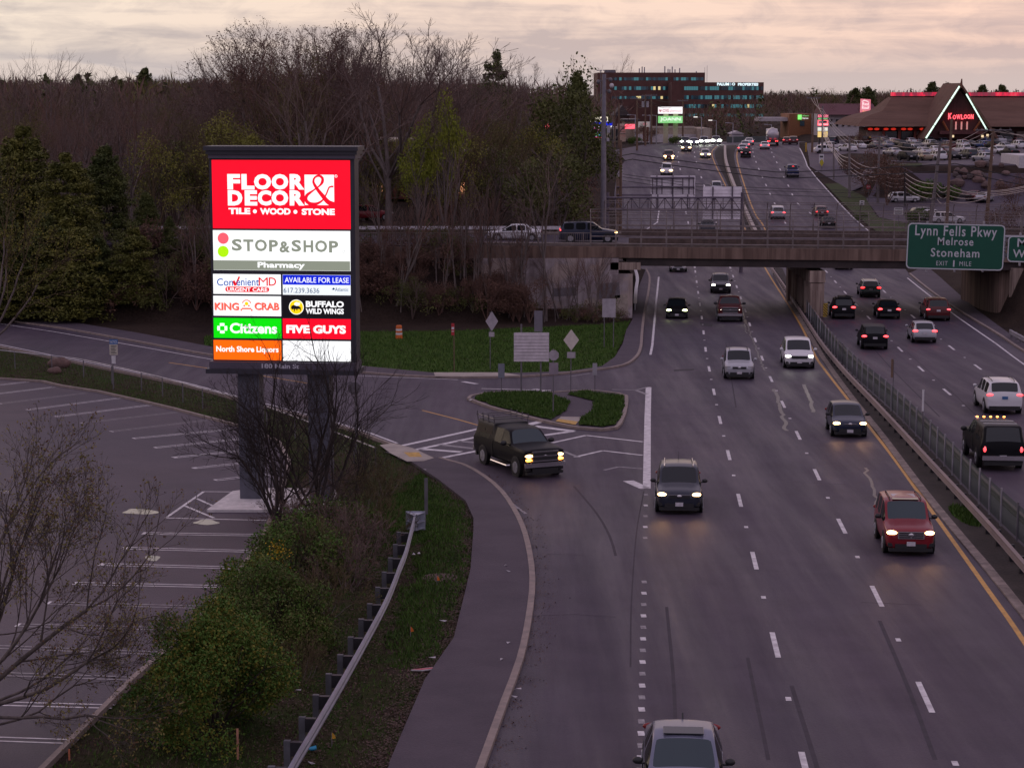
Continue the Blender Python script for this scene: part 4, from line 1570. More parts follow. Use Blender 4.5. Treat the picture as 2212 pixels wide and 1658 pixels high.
DIMS = {'suv': (4.5, 1.86, 1.68, .36), 'bigsuv': (4.95, 1.98, 1.78, .39), 'boxsuv': (4.45, 1.81, 1.74, .36), 'hatch': (4.25, 1.77, 1.49, .32), 'wagon': (4.75, 1.82, 1.53, .33), 'sedan': (4.75, 1.83, 1.45, .33),
        'van': (5.1, 1.98, 1.76, .36), 'pickup': (5.85, 2.02, 1.92, .41), 'pickup_cap': (5.95, 2.03, 1.95, .42), 'prius': (4.45, 1.75, 1.49, .31)}


def stations(kind):
    L_, W, H, r = DIMS[kind]
    if kind in ('suv', 'bigsuv', 'boxsuv', 'hatch', 'wagon', 'van', 'prius'):
        k = H / 1.68
        hd = {'suv': 1.02, 'bigsuv': 1.12, 'boxsuv': 1.06, 'hatch': .92, 'wagon': .92, 'van': 1.06, 'prius': .90}[kind]
        cow = {'suv': 1.0, 'bigsuv': 1.15, 'boxsuv': .92, 'hatch': 1.05, 'wagon': 1.1, 'van': 1.45, 'prius': 1.25}[kind]
        rf = {'suv': .28, 'bigsuv': .42, 'boxsuv': .32, 'hatch': .22, 'wagon': .30, 'van': .55, 'prius': .15}[kind]
        rl = {'suv': .42, 'bigsuv': .36, 'boxsuv': .22, 'hatch': .42, 'wagon': .50, 'van': .38, 'prius': .75}[kind]
        h = L_ / 2
        b = hd * .98
        wr = {'boxsuv': .84, 'suv': .81, 'bigsuv': .82, 'van': .80}.get(kind, .78)
        st = [(h, .34, .66, hd * .62, .58, hd * .70), (h - .07, .24, .84, hd * .72, .74, hd * .82), (h - .30, .20, .96, hd * .85, .82, hd * .92), (h - .72, .20, 1, hd * .92, .85, hd * .97),
              (cow, .20, 1, b, .87, hd * 1.05), (rf, .20, 1, b + .02, wr, H - .06), (-.12, .20, 1, b + .03, wr + .01, H - .005), (-.24, .20, 1, b + .03, wr + .01, H),
              (-1.10, .20, 1, b + .05, wr, H - .015), (-1.24, .20, 1, b + .05, wr, H - .025), (-h + rl, .20, .99, b + .06, wr - .03, H - .07),
              (-h + .11, .22, .97, b + .06, .80, b + .13), (-h + .03, .30, .95, b - .16, .82, b - .07), (-h, .36, .88, b - .40, .78, b - .30)]
        return st, dict(wind=4, side=[4, 5, 7, 9], rear=10)
    if kind == 'sedan':
        st = [(2.37, .32, .66, .57, .60, .64), (2.30, .22, .84, .66, .74, .75), (2.02, .19, .96, .77, .82, .84), (1.55, .19, 1, .84, .85, .89), (1.12, .19, 1, .89, .87, .96), (.35, .19, 1, .91, .76, H - .06),
              (-.12, .19, 1, .92, .76, H - .005), (-.22, .19, 1, .92, .76, H), (-.90, .19, 1, .94, .76, H - .045), (-.98, .19, 1, .94, .76, H - .055), (-1.12, .19, .99, .95, .76, H - .09),
              (-1.70, .20, .98, .95, .80, 1.02), (-2.20, .22, .96, .90, .82, .99), (-2.33, .28, .92, .72, .80, .86), (-2.37, .34, .86, .56, .76, .64)]
        return st, dict(wind=4, side=[4, 5, 7, 9], rear=10)
    hd = 1.22
    st = [(2.95, .52, .84, .96, .82, 1.10), (2.91, .42, .96, 1.10, .92, 1.24), (2.65, .40, .99, 1.17, .92, 1.29), (1.9, .40, 1, 1.21, .92, 1.32), (1.38, .40, 1, 1.25, .92, 1.36), (.82, .40, 1, 1.27, .76, H - .06),
          (.42, .40, 1, 1.27, .77, H - .005), (.30, .40, 1, 1.27, .77, H), (-.50, .40, 1, 1.27, .77, H - .02)]
    if kind == 'pickup':
        st += [(-.60, .40, 1, 1.27, .77, H - .04), (-.70, .40, 1, 1.27, .76, H - .08), (-.86, .40, 1, 1.20, .90, 1.30), (-.98, .40, 1, 1.19, .95, 1.27), (-2.86, .40, 1, 1.19, .95, 1.27), (-2.93, .46, .98, .95, .95, 1.12)]
        return st, dict(wind=4, side=[4, 5, 7], rear=10)
    st += [(-.66, .40, 1, 1.27, .80, H + .03), (-1.05, .40, 1, 1.27, .81, H + .05), (-2.20, .40, 1, 1.27, .81, H + .05), (-2.66, .40, 1, 1.27, .79, H), (-2.90, .42, .99, 1.20, .86, 1.32), (-2.95, .5, .97, .9, .92, 1.06)]
    return st, dict(wind=4, side=[4, 5, 7, 10], rear=12)


CAR_MESH = {}


def car_meshes(kind):
    if kind in CAR_MESH:
        return CAR_MESH[kind]
    L_, W, H, r = DIMS[kind]
    st, gl = stations(kind)
    w = W / 2
    bm = bmesh.new()
    rows = []
    for (x, zb, wf, zbelt, wrf, zt) in st:
        ww = w * wf
        wr = w * wrf
        cab = zt > zbelt + .25
        sec = [(0, zb), (ww * .84, zb), (ww * .97, zb + .13), (ww, zb + (zbelt - zb) * .62), (ww * (.965 if cab else .97), zbelt), (wr, zt - (.03 if cab else .025)), (wr * .90, zt), (wr * .5, zt + .03), (0, zt + .04)]
        rows.append([bm.verts.new((x, q[0], q[1])) for q in sec] + [bm.verts.new((x, -q[0], q[1])) for q in sec[-2:0:-1]])
    n = len(rows[0])
    # indices: 0 bottom, 1..7 left side up, 8 top centre, 9..15 right side down
    for i in range(len(rows) - 1):
        for j in range(n):
            f = bm.faces.new((rows[i][j], rows[i][(j + 1) % n], rows[i + 1][(j + 1) % n], rows[i + 1][j]))
            mi = 0
            if i == gl['wind'] and j in (6, 7, 8, 9):
                mi = 1
            if i in gl['side'] and j in (4, 11):
                mi = 2 if j == 4 else 3
            if i == gl['rear'] and j in (6, 7, 8, 9):
                mi = 4
            f.material_index = mi
    bm.faces.new(rows[0][::-1])
    bm.faces.new(rows[-1])
    cl = bm.edges.layers.float.new('crease_edge')
    for e in bm.edges:
        ms = {f.material_index for f in e.link_faces}
        if len(ms) > 1:
            e[cl] = .75
        elif 'pickup' not in kind and all(round(abs(v.co.y) / w, 2) > .6 for v in e.verts) and all(v.co.z > .6 for v in e.verts):
            e[cl] = .35
        elif 'pickup' in kind and all(round(abs(v.co.y) / w, 2) > .7 for v in e.verts) and all(v.co.z > .9 for v in e.verts):
            e[cl] = .6
    bmesh.ops.recalc_face_normals(bm, faces=bm.faces)
    me = bpy.data.meshes.new('body')
    bm.to_mesh(me)
    bm.free()
    o = bpy.data.objects.new('body', me)
    COL.objects.link(o)
    md = o.modifiers.new('s', 'SUBSURF')
    md.levels = md.render_levels = 2
    dg = bpy.context.evaluated_depsgraph_get()
    me2 = bpy.data.meshes.new_from_object(o.evaluated_get(dg))
    bpy.data.objects.remove(o)
    out = {}
    co = [tuple(v.co) for v in me2.vertices]
    for k, nm in enumerate(('body', 'windscreen', 'side_window', 'side_window2', 'rear_window')):
        used, vs, fs = {}, [], []
        for p in me2.polygons:
            if p.material_index != k:
                continue
            idx = []
            for vi in p.vertices:
                if vi not in used:
                    used[vi] = len(vs)
                    vs.append(co[vi])
                idx.append(used[vi])
            fs.append(tuple(idx))
        m = bpy.data.meshes.new(nm.rstrip('2'))
        m.from_pydata(vs, [], fs)
        m.polygons.foreach_set('use_smooth', [True] * len(fs))
        m.materials.append(M_GLASS)
        m.update()
        out[nm] = m
    # wheel with its rim
    def wheelmesh():
        b = MB()
        b.tube((0, -.12, 0), (0, .12, 0), r, n=20)
        a = MB()
        a.tube((0, .10, 0), (0, .132, 0), r * .66, r * .60, n=18)
        for q in range(5):
            t = q * 2 * math.pi / 5
            a.box((math.cos(t) * r * .32, .135, math.sin(t) * r * .32), (r * .55, .02, .06), 0, Matrix.Rotation(-t, 3, 'Y'))
        return b, a
    b, a = wheelmesh()
    for nm, q, m in (('wheel', b, M_TYRE), ('rim', a, M_RIM)):
        m_ = bpy.data.meshes.new(nm)
        m_.from_pydata(q.v, [], q.f)
        m_.materials.append(m)
        m_.update()
        out[nm] = m_
    arch = MB()
    arch.tube((0, -.05, 0), (0, .0, 0), r + .07, n=20)
    m_ = bpy.data.meshes.new('wheel_arch')
    m_.from_pydata(arch.v, [], arch.f)
    m_.materials.append(M_TRIM)
    out['arch'] = m_
    for nm, sz in (('headlight', (.14, .235, .10)), ('tail_light', (.07, .17, .13))):
        b = MB()
        b.ball((0, 0, 0), 1.0, n=12, k=7, sc=sz)
        m_ = bpy.data.meshes.new(nm)
        m_.from_pydata(b.v, [], b.f)
        m_.polygons.foreach_set('use_smooth', [True] * len(b.f))
        m_.materials.append(M_LENS)
        out[nm] = m_
    CAR_MESH[kind] = out
    return out


def mobj(name, mesh, parent, m=None, loc=(0, 0, 0), rot=None, scale=None):
    o = bpy.data.objects.new(name, mesh)
    COL.objects.link(o)
    o.parent = parent
    o.location = loc
    if rot:
        o.rotation_euler = rot
    if scale:
        o.scale = scale
    if m is not None:
        o.material_slots[0].link = 'OBJECT'
        o.material_slots[0].material = m
    return o


FRONT_Z = {'suv': .80, 'bigsuv': .88, 'boxsuv': .84, 'hatch': .72, 'wagon': .72, 'sedan': .70, 'van': .82, 'pickup': 1.02, 'pickup_cap': 1.02, 'prius': .70}
SPOTS = []


def car(kind, label, cat, p, d, color, head='off', tail='off', detail=2, group=None, name=None, slope=0.0, lamp=1.0, grille='slim', rails=False, third=False, spot=0, glass=None, plate=M_PLATE, taillow=0.0):
    """p: ground point under the car's centre, d: direction of its nose"""
    ms = car_meshes(kind)
    L_, W, H, r = DIMS[kind]
    rz = math.atan2(d.y, d.x)
    t = thing(name or {'pickup': 'pickup_truck', 'pickup_cap': 'pickup_truck', 'van': 'minivan'}.get(kind, 'car'), label, cat, p, 0, group)
    t.rotation_euler = (0, -math.atan(slope), rz)
    w = W / 2
    body = mobj('body', ms['body'], t, PAINT[color])
    gm = glass or M_GLASS
    mobj('windscreen', ms['windscreen'], t, gm)
    mobj('side_window', ms['side_window'], t, M_GLASS_S)
    mobj('side_window', ms['side_window2'], t, M_GLASS_S)
    mobj('rear_window', ms['rear_window'], t, gm)
    if kind == 'pickup_cap':                  # the hard cap over the bed, a shell of its own
        b = MB()
        b.prism([(-w * .93, 1.30), (-w * .83, H + .02), (-w * .74, H + .09), (w * .74, H + .09), (w * .83, H + .02), (w * .93, 1.30)], -2.64, -.70, 'x')
        cp = b.build('bed_cap', mat('cap_black', (.022, .020, .022), .6, var=.1), t, bevel=.03)
        for s_ in (1, -1):
            for x0, x1 in ((-1.55, -.82), (-2.5, -1.65)):
                b = MB()
                b.add([(x0, s_ * (w * .915 + .012), 1.42), (x1, s_ * (w * .915 + .012), 1.42), (x1, s_ * (w * .845 + .012), H - .08), (x0, s_ * (w * .845 + .012), H - .08)], [(0, 1, 2, 3)])
                b.build('window', mat('cap_glass', (.03, .022, .018), .3, var=.1, spec=.15), cp)
        for s_ in (1, -1):
            b = MB()
            b.box((-.62, s_ * (w + .004), .95), (.035, .02, .85))
            b.build('bed_gap', M_TRIM, t)
    fx = L_ / 2 - (.95 if 'pickup' in kind else .86)
    rx = -L_ / 2 + (1.25 if 'pickup' in kind else .92)
    for x in (fx, rx):
        for s_ in (1, -1):
            if detail > 1:
                mobj('wheel_arch', ms['arch'], body, None, (x, s_ * (w * 1.0 + .004), r + .02), None, (1, s_, 1))
            wh = mobj('wheel', ms['wheel'], t, None, (x, s_ * (w - .10), r), None, (1, s_, 1))
            if detail:
                mobj('rim', ms['rim'], wh)
    fz = FRONT_Z[kind]
    hl = LAMPS[head]
    for s_ in (1, -1):
        o = mobj('headlight', ms['headlight'], t, hl, (L_ / 2 - (.15 if 'pickup' not in kind else .09), s_ * w * .735, fz), (0, R(-12), s_ * R(24 if 'pickup' not in kind else 6)), tuple(q * lamp * (.85 if detail > 1 else 1) for q in (1, 1, 1.0)))
        tz = {'sedan': .84, 'prius': .92, 'pickup': 1.0, 'pickup_cap': 1.0}.get(kind, fz + .20) + taillow
        mobj('tail_light', ms['tail_light'], t, TAILS[tail], (-L_ / 2 + .085, s_ * w * .80, tz), None, (1, 1.2 if 'pickup' not in kind else .6, .68 if 'pickup' not in kind else 1.4))
        if spot:
            l = bpy.data.lights.new('headlight_beam', 'SPOT')
            l.energy = spot
            l.spot_size = R(62)
            l.spot_blend = 1.0
            l.shadow_soft_size = .1
            l.color = (1.0, .50, .20) if head == 'warm' else hl.node_tree.nodes['Principled BSDF'].inputs['Emission Color'].default_value[:3]
            lo = bpy.data.objects.new('headlight_beam', l)
            COL.objects.link(lo)
            lo.parent = t
            lo.location = (L_ / 2 + .12, s_ * w * .72, fz)
            lo.rotation_euler = (R(90), 0, R(-90))
            lo.rotation_euler = Vector((-1, 0, .17)).to_track_quat('Z', 'Y').to_euler()
    if detail < 1:
        return t
    # nose and tail trim
    b = MB()
    if grille == 'slim':
        b.box((L_ / 2 - .02, 0, fz - .06), (.10, W * .46, .13), 0)
        b.box((L_ / 2 + .02, 0, fz + .012), (.04, W * .48, .022), 1)
    elif grille == 'bars':
        b.box((L_ / 2 - .02, 0, fz - .06), (.10, W * .50, .25), 0)
        for k in range(4):
            b.box((L_ / 2 + .02, 0, fz - .17 + k * .075), (.05, W * .5, .022), 1)
        for s_ in (-1, 0, 1):
            b.box((L_ / 2 + .018, s_ * W * .25, fz - .06), (.05, .03, .25), 1)
    elif grille == 'truck':
        b.box((L_ / 2 + .02, 0, fz - .02), (.10, W * .60, .46), 0)
        for k in (-.21, .0, .19):
            b.box((L_ / 2 + .06, 0, fz - .01 + k), (.06, W * .62, .055), 1)
        b.box((L_ / 2 + .02, 0, fz - .40), (.16, W * .96, .20), 1)
    elif grille == 'bar':
        b.box((L_ / 2 - .0, 0, fz + .0), (.08, W * .36, .035), 1)
        b.box((L_ / 2 - .02, 0, fz - .32), (.10, W * .56, .14), 0)
    elif grille == 'wide':
        b.box((L_ / 2 - .03, 0, fz - .05), (.12, W * .52, .17), 0)
    b.box((L_ / 2 - .05, 0, .38), (.18, W * .62, .17), 0)
    for s_ in (1, -1):
        b.box((L_ / 2 - .12, s_ * W * .39, .42), (.14, W * .11, .12), 0)
    b.box((L_ / 2 - .10, 0, .25), (.24, W * .86, .12), 0)
    b.build('grille', [M_TRIM, M_CHROME], t)
    if grille in ('slim', 'bars', 'bar', 'truck'):
        b = MB()
        b.ball((L_ / 2 + .05, 0, fz - (.0 if grille == 'truck' else .03 if grille != 'bar' else -.0)), 1.0, n=12, k=6, sc=(.03, .10, .055))
        b.build('emblem', M_CHROME, t)
    b = MB()
    b.box((L_ / 2 + .055, 0, fz - .36 if 'pickup' not in kind else fz - .42), (.02, .31, .155), 0)
    b.build('number_plate', plate, t)
    b = MB()
    b.box((-L_ / 2 - .02, 0, fz + (.06 if kind in ('sedan', 'suv', 'wagon', 'hatch', 'prius', 'bigsuv', 'van', 'boxsuv') else -.36)), (.02, .31, .155), 0)
    b.build('number_plate', plate, t)
    b = MB()
    b.box((-L_ / 2 + .04, 0, .38), (.16, W * .84, .20), 0)
    if 'pickup' in kind:
        b.box((-L_ / 2 - .06, 0, .62), (.16, W * .92, .2), 1)
    b.build('rear_bumper', [M_TRIM, M_CHROME], t)
    cow = stations(kind)[0][4]
    for s_ in (1, -1):
        b = MB()
        big = 1.35 if 'pickup' in kind else 1.0
        b.ball((cow[0] - .30, s_ * (w + .12 * big), cow[3] + .14), 1.0, n=10, k=6, sc=(.08, .12 * big, .085 * big))
        b.box((cow[0] - .30, s_ * (w + .02), cow[3] + .08), (.05, .14, .04))
        b.build('mirror', M_TRIM if color not in ('silver', 'white') else PAINT[color], t, smooth=True)
    if rails:
        for s_ in (1, -1):
            b = MB()
            b.path([(.25, s_ * w * .62, H - .02), (.12, s_ * w * .63, H + .06), (-L_ / 2 + .9, s_ * w * .61, H + .05), (-L_ / 2 + .7, s_ * w * .60, H - .04)], .022, 6)
            b.build('roof_rail', M_CHROME if rails == 2 else M_TRIM, t)
    if third:
        b = MB()
        b.box((-L_ / 2 + .50, 0, H - .045), (.04, .34, .035))
        b.build('brake_lamp', TAILS['brake'], t)
    return t


def tangent(line, p):
    best = min(range(len(line) - 1), key=lambda i: (line[i] - Vector((p.x, p.y, 0))).length)
    d = line[best + 1] - line[best]
    return Vector((d.x, d.y, 0)).normalized()


def on_road(u, v, L_, facing, line=None, d=None, zf=None):
    """(centre, nose direction, slope) of a car whose near bumper meets the ground at (u, v)"""
    p = g(u, v, zf)
    t = d or tangent(line, p)                 # pointing away from the camera
    if t.y < 0:
        t = -t
    c = p + t * (L_ / 2)
    f = zf or (lambda x, y: gz(y))
    s = (f(c.x + t.x, c.y + t.y) - f(c.x - t.x, c.y - t.y)) / 2
    c.z = f(c.x, c.y)
    return (c, -t, -s) if facing else (c, t, s)


def rcar(kind, label, cat, u, v, facing, line, color, **k):
    c, d, s = on_road(u, v, DIMS[kind][0], facing, line, k.pop('d', None), k.pop('zf', None))
    return car(kind, label, cat, c, d, color, slope=s, **k)


G1 = 'cars driving toward the camera'
G2 = 'cars driving away from the camera'
# toward the camera, nearest first
fc = g(1488, 1672, None, .95)
d0 = -tangent(LINE_A, fc)
q = car('sedan', 'silver blue sedan with a dark sunroof, cut off by the bottom edge', 'car', Vector((fc.x, fc.y + 1.5, gz(fc.y))), d0, 'steel', detail=2, group=G1, glass=M_GLASS_T, head='warm')
b = MB()
b.box((-.02, 0, 1.478), (.52, .92, .02))
b.build('sunroof', M_GLASS, q, bevel=.01)
b = MB()
b.prism([(-1.05, 1.42), (-1.25, 1.42), (-1.22, 1.52)], -.02, .02)
b.build('aerial', M_TRIM, q)
q = rcar('boxsuv', 'red boxy SUV with bright square headlights and chrome barred grille', 'car', 1967, 1202, True, YEL_L, 'red', head='warm', grille='bars', rails=1, spot=19, group=G1, glass=M_GLASS_T)
b = MB()
b.box((-.55, 0, 1.755), (.55, .85, .02))
b.box((.12, 0, 1.745), (.40, .95, .02), 1)
b.build('roof_panel', [mat('pale_roof_panel', (.42, .38, .42), .4, var=.2), M_GLASS], q)
rcar('hatch', 'navy hatchback with warm round headlights beside the yellow line', 'car', 1836, 946, True, YEL_L, 'navy', head='warm', grille='bar', spot=19, group=G1)
q = rcar('suv', 'dark slate SUV with silver roof rails and swept headlights', 'car', 1467, 1112, True, LINE_A, 'slate', head='warm', grille='slim', rails=2, group=G1, spot=15)
b = MB()
b.tube((-1.3, 0, 1.66), (-1.55, 0, 1.98), .012, .006, n=5)
b.build('aerial', M_TRIM, q)
rcar('suv', 'silver SUV with unlit headlights and black lower grille', 'car', 1597, 820, True, LINE_A, 'silver', head='off', grille='slim', rails=1, group=G1)
rcar('van', 'white minivan with angled white headlights by the median', 'minivan', 1727, 797, True, LINE_B, 'white', head='white', grille='wide', group=G1, spot=10)
rcar('hatch', 'black car with yellow green headlights in the outer lane under the bridge', 'car', 1462, 689, True, LINE_A, 'black', head='lime', grille='none', group=G1, lamp=1.15, spot=5)
rcar('pickup', 'dark red pickup truck with white headlights in the shade of the bridge', 'pickup truck', 1577, 696, True, LINE_A, 'maroon', head='white', grille='truck', group=G1, spot=10)
rcar('suv', 'grey SUV with bright white headlights just through the bridge', 'car', 1557, 634, True, LINE_A, 'grey', head='white', grille='wide', group=G1, rails=1)
rcar('sedan', 'old white sedan with faint lamps under the far edge of the deck', 'car', 1465, 588, True, LINE_A, 'white', head='faint', grille='slim', group=G1)
rcar('pickup', 'dark vehicle with one bright lamp seen through the bridge fence', 'pickup truck', 1529, 509, True, FAR_B, 'grey', head='off', grille='none', group=G1)
rcar('suv', 'dark SUV half hidden between two sign backs', 'car', 1461, 436, True, FAR_A, 'grey', head='warm', grille='none', group=G1, detail=1)
rcar('hatch', 'silver car whose roof shows above the big sign back', 'car', 1549, 416, True, FAR_B, 'silver', head='off', grille='none', group=G1, detail=1)
rcar('van', 'white van with very bright headlights above the upper sign back', 'van', 1440, 379, True, FAR_A, 'white', head='warm', grille='none', group=G1, detail=1, lamp=1.4)
q = rcar('suv', 'dark red SUV with four glowing front lamps', 'car', 1445, 347, True, FAR_A, 'maroon', head='warm', grille='none', group=G1, detail=1, lamp=1.3)
for s_ in (1, -1):
    mobj('headlight', car_meshes('suv')['headlight'], q, LAMPS['warm'], (2.2, s_ * .62, .42), None, (.8, .7, 1))
rcar('hatch', 'silver car with warm headlights in the inner lane of the far slope', 'car', 1524, 342, True, FAR_B, 'silver', head='warm', grille='none', group=G1, detail=1, lamp=1.3)
rcar('suv', 'dark SUV with warm headlights below the crest lights', 'car', 1482, 328, True, FAR_A, 'grey', head='warm', grille='none', group=G1, detail=1, lamp=1.3)
for (u, v, kd, c, lab) in ((1480, 314, 'suv', 'grey', 'grey SUV with cool headlights, leftmost of the four at the crest'), (1499, 314.5, 'hatch', 'steel', 'bluish car with cool headlights, second from left at the crest'),
                           (1521, 313, 'suv', 'silver', 'car behind dazzling headlights, second from right at the crest'), (1547, 312, 'suv', 'silver', 'car behind dazzling headlights, rightmost of the four at the crest')):
    rcar(kd, lab, 'car', u, v, True, FAR_B, c, head='cool', grille='none', group=G1, detail=1, lamp=2.0 if u > 1510 else 1.5)
# away from the camera
for (u, v, kd, c, tl, lab) in ((1611, 341, 'suv', 'black', 'dim', 'black SUV, lowest of the queue along the yellow line'), (1604, 329, 'sedan', 'silver', 'brake', 'silver sedan with red lamps beside the black SUV in the queue'),
                               (1609.5, 321, 'sedan', 'silver', 'brake', 'silver sedan third up in the queue by the far median'), (1618, 314, 'sedan', 'white', 'brake', 'white sedan at the top of the queue by the far median'),
                               (1652, 323, 'sedan', 'white', 'brake', 'white sedan with red lamps just behind the tanker'), (1714, 312.5, 'suv', 'maroon', 'dim', 'dark red SUV at the right crest'), (1700, 312, 'hatch', 'red', 'on', 'small red car half hidden beyond the right crest')):
    rcar(kd, lab, 'car', u, v, False, FAR_D if u > 1690 else FAR_C, c, tail=tl, detail=1, group=G2, grille='none')
rcar('pickup', 'dark blue pickup alone on the far slope with red tail lamps', 'pickup truck', 1713, 384, False, FAR_D, 'deepblue', tail='brake', group=G2, third=True, grille='none')
rcar('van', 'silver minivan with one orange red lamp behind the bridge fence', 'minivan', 1681, 475, False, FAR_C, 'silver', tail='brake', group=G2, grille='none')
rcar('sedan', 'dark red sedan behind the bridge fence', 'car', 1776, 470, False, FAR_D, 'maroon', tail='brake', group=G2, grille='none')
rcar('sedan', 'black sedan behind the bridge fence, right of the minivan', 'car', 1791, 494, False, FAR_D, 'black', tail='off', group=G2, grille='none')
rcar('suv', 'dark vehicle with only its bumper below the bridge girder', 'car', 1824, 583, False, FAR_D, 'black', tail='off', group=G2, grille='none')
rcar('wagon', 'grey green wagon with a roof rack and red lamps beyond the pier', 'car', 1881, 643, False, NEAR_C, 'sage', tail='brake', group=G2, rails=2, grille='none')
q = rcar('suv', 'black SUV with an open roof box next to the bridge pier', 'car', 1823, 690, False, NEAR_C, 'black', tail='brake', group=G2, rails=1, grille='none')
b = MB()
b.box((-.9, -.1, 1.78), (1.5, 1.0, .1))
b.box((-1.3, -.45, 1.86), (.5, .6, .06), 0, Matrix.Rotation(.2, 3, 'X'))
b.build('roof_box', M_TRIM, q)
rcar('sedan', 'black sedan with slim red tail lamps in the middle lane under the bridge', 'car', 1921, 690, False, NEAR_D, 'black', tail='brake', group=G2, grille='none')
rcar('van', 'dark red minivan in the outer lane by the right abutment', 'minivan', 2027, 694, False, NEAR_D, 'maroon', tail='on', group=G2, grille='none', taillow=-.06)
rcar('suv', 'black SUV with bright boxy red tail lamps below the bridge', 'car', 1890, 756, False, NEAR_C, 'black', tail='brake', group=G2, grille='none', taillow=-.03)
rcar('prius', 'silver sloping hatchback with glowing red tail lamps', 'car', 1998, 742, False, NEAR_D, 'silver', tail='brake', group=G2, grille='none')
M_BLUEPL = mat('blue_plate', (.05, .15, .34), .5, var=.1)
rcar('bigsuv', 'white SUV with dark rear glass and slim pink red lamps, cut by the right edge', 'car', 2170, 896, False, NEAR_C, 'white', tail='on', group=G2, rails=1, grille='none', plate=M_BLUEPL)
q = rcar('pickup_cap', 'black pickup with a cap and a row of amber roof lamps at the right edge', 'pickup truck', 2166, 1018, False, NEAR_C, 'black', tail='on', group=G2, grille='none')
for k in range(5):
    b = MB()
    b.ball((.75, -.62 + k * .31, 1.99), .05, sc=(1.3, 1.3, .8))
    b.build('roof_lamp', M_AMBER, q)
for x in (-1.0, -1.9):
    b = MB()
    b.tube((x, -.75, 2.03), (x, .75, 2.03), .025, n=6)
    b.build('roof_bar', M_CHROME, q)

# black pickup with a ladder rack turning out of the side street
pr, pf = g(1050, 1003), g(1114, 1027)
dd = Vector((pf.x - pr.x, pf.y - pr.y, 0)).normalized()
nl = Vector((-dd.y, dd.x, 0))
cen = (pr + pf) / 2 + nl * .93 - dd * .15
cen.z = gz(cen.y)
q = car('pickup_cap', 'black pickup truck with a capped bed and ladder rack turning from the side street', 'pickup truck', cen, dd, 'black', head='warm', grille='truck', detail=2, slope=(gz(cen.y + dd.y) - gz(cen.y)), glass=M_GLASS_T, spot=10)
b = MB()
for s_ in (1, -1):
    b.tube((-.7, s_ * .82, 2.22), (-2.75, s_ * .82, 2.22), .025, n=6)
for x in (-.75, -1.4, -2.05, -2.7):
    b.tube((x, -.9, 2.22), (x, .9, 2.22), .025, n=6)
    for s_ in (1, -1):
        b.tube((x, s_ * .82, 1.93), (x, s_ * .86, 2.38), .022, n=6)
b.build('ladder_rack', mat('rack_steel', (.12, .11, .12), .4, metal=.6, var=.1), q)
for s_ in (1, -1):
    b = MB()
    b.ball((2.93, s_ * .76, .84), 1, n=10, k=6, sc=(.05, .17, .075))
    b.build('indicator', M_AMBER, q)
    b = MB()
    b.path([(1.5, s_ * 1.03, .44), (1.3, s_ * 1.12, .40), (-.5, s_ * 1.12, .40), (-.7, s_ * 1.03, .44)], .045, 6)
    b.build('side_step', M_CHROME, q)

# on the overpass and its approach
xx = at(1270, 520, YF + 6)
zz = lambda x, y: 7.34
car('bigsuv', 'dark blue black SUV with an orange lamp crossing the overpass', 'car', Vector((xx.x, YF + 5.2, 7.33)), Vector((1, 0, 0)), 'navy', head='warm', tail='on', rails=1, detail=2)
xx = at(1112, 510, YF + 6)
car('sedan', 'white sedan behind the picket railing on the overpass approach', 'car', Vector((xx.x, YF + 7, 7.33)), Vector((-1, 0, 0)), 'white', head='off', detail=2)
xx = at(798, 450, 205)
car('wagon', 'red car with a pale roof seen through the trees right of the plaza sign', 'car', Vector((xx.x, 205, G(xx.x, 205))), Vector((1, .1, 0)), 'red', head='off', detail=1)

# tanker truck on the right crest
p, d, s = on_road(1669, 316, 12, False, FAR_D)
tk = thing('tanker_truck', 'silver tanker truck with red rear lamps on the right crest', 'truck', p, math.atan2(d.y, d.x))
b = MB()
b.path([(-5.9, 0, 2.2), (-5.7, 0, 2.2), (-5.2, 0, 2.2), (3.2, 0, 2.2), (3.6, 0, 2.2), (3.75, 0, 2.2)], [.5, 1.1, 1.28, 1.28, 1.1, .5], 18)
b.build('tank', mat('tank_steel', (.45, .42, .45), .3, metal=.6, var=.12, vscale=1), tk, smooth=True)
b = MB()
b.box((-1, 0, .95), (9.6, 2.2, .25))
b.box((-5.85, 0, .72), (.2, 2.4, .25))
b.build('chassis', M_TRIM, tk)
b = MB()
b.box((5.1, 0, 1.95), (2.0, 2.4, 2.6))
b.build('cab', PAINT['white'], tk, bevel=.15)
for x in (-5.0, -3.9, 2.4, 5.6):
    for s_ in (1, -1):
        b = MB()
        b.tube((x, s_ * .85, .5), (x, s_ * 1.2, .5), .5, n=16)
        b.build('wheel', M_TYRE, tk)
for y in (-.95, -.6, .6, .95):
    b = MB()
    b.ball((-5.97, y, .95), .11)
    b.build('tail_light', TAILS['brake'], tk)
b = MB()
b.box((-1, 0, 3.5), (7.5, .6, .12))
b.build('catwalk', M_RIM, tk)

# ================================================================ trees and shrubs
def bark(name, c, c2):
    return mat(name, c, .9, var=0, color2=c2, vscale=2.5, stretch=(3, 3, .6), spec=.2)


M_BARK = bark('bark', (.11, .088, .084), (.19, .155, .145))
M_BARK_P = bark('bark_pale', (.13, .105, .10), (.20, .165, .15))
M_TWIG = bark('twigs', (.125, .086, .078), (.185, .135, .12))
M_TWIG2 = bark('twigs_reddish', (.145, .082, .068), (.19, .115, .092))
M_TWIG3 = bark('twigs_olive', (.095, .068, .040), (.13, .10, .055))


def leafmat(name, a, b, vs=.8):
    return mat(name, a, .7, var=0, color2=b, vscale=vs, spec=.25)


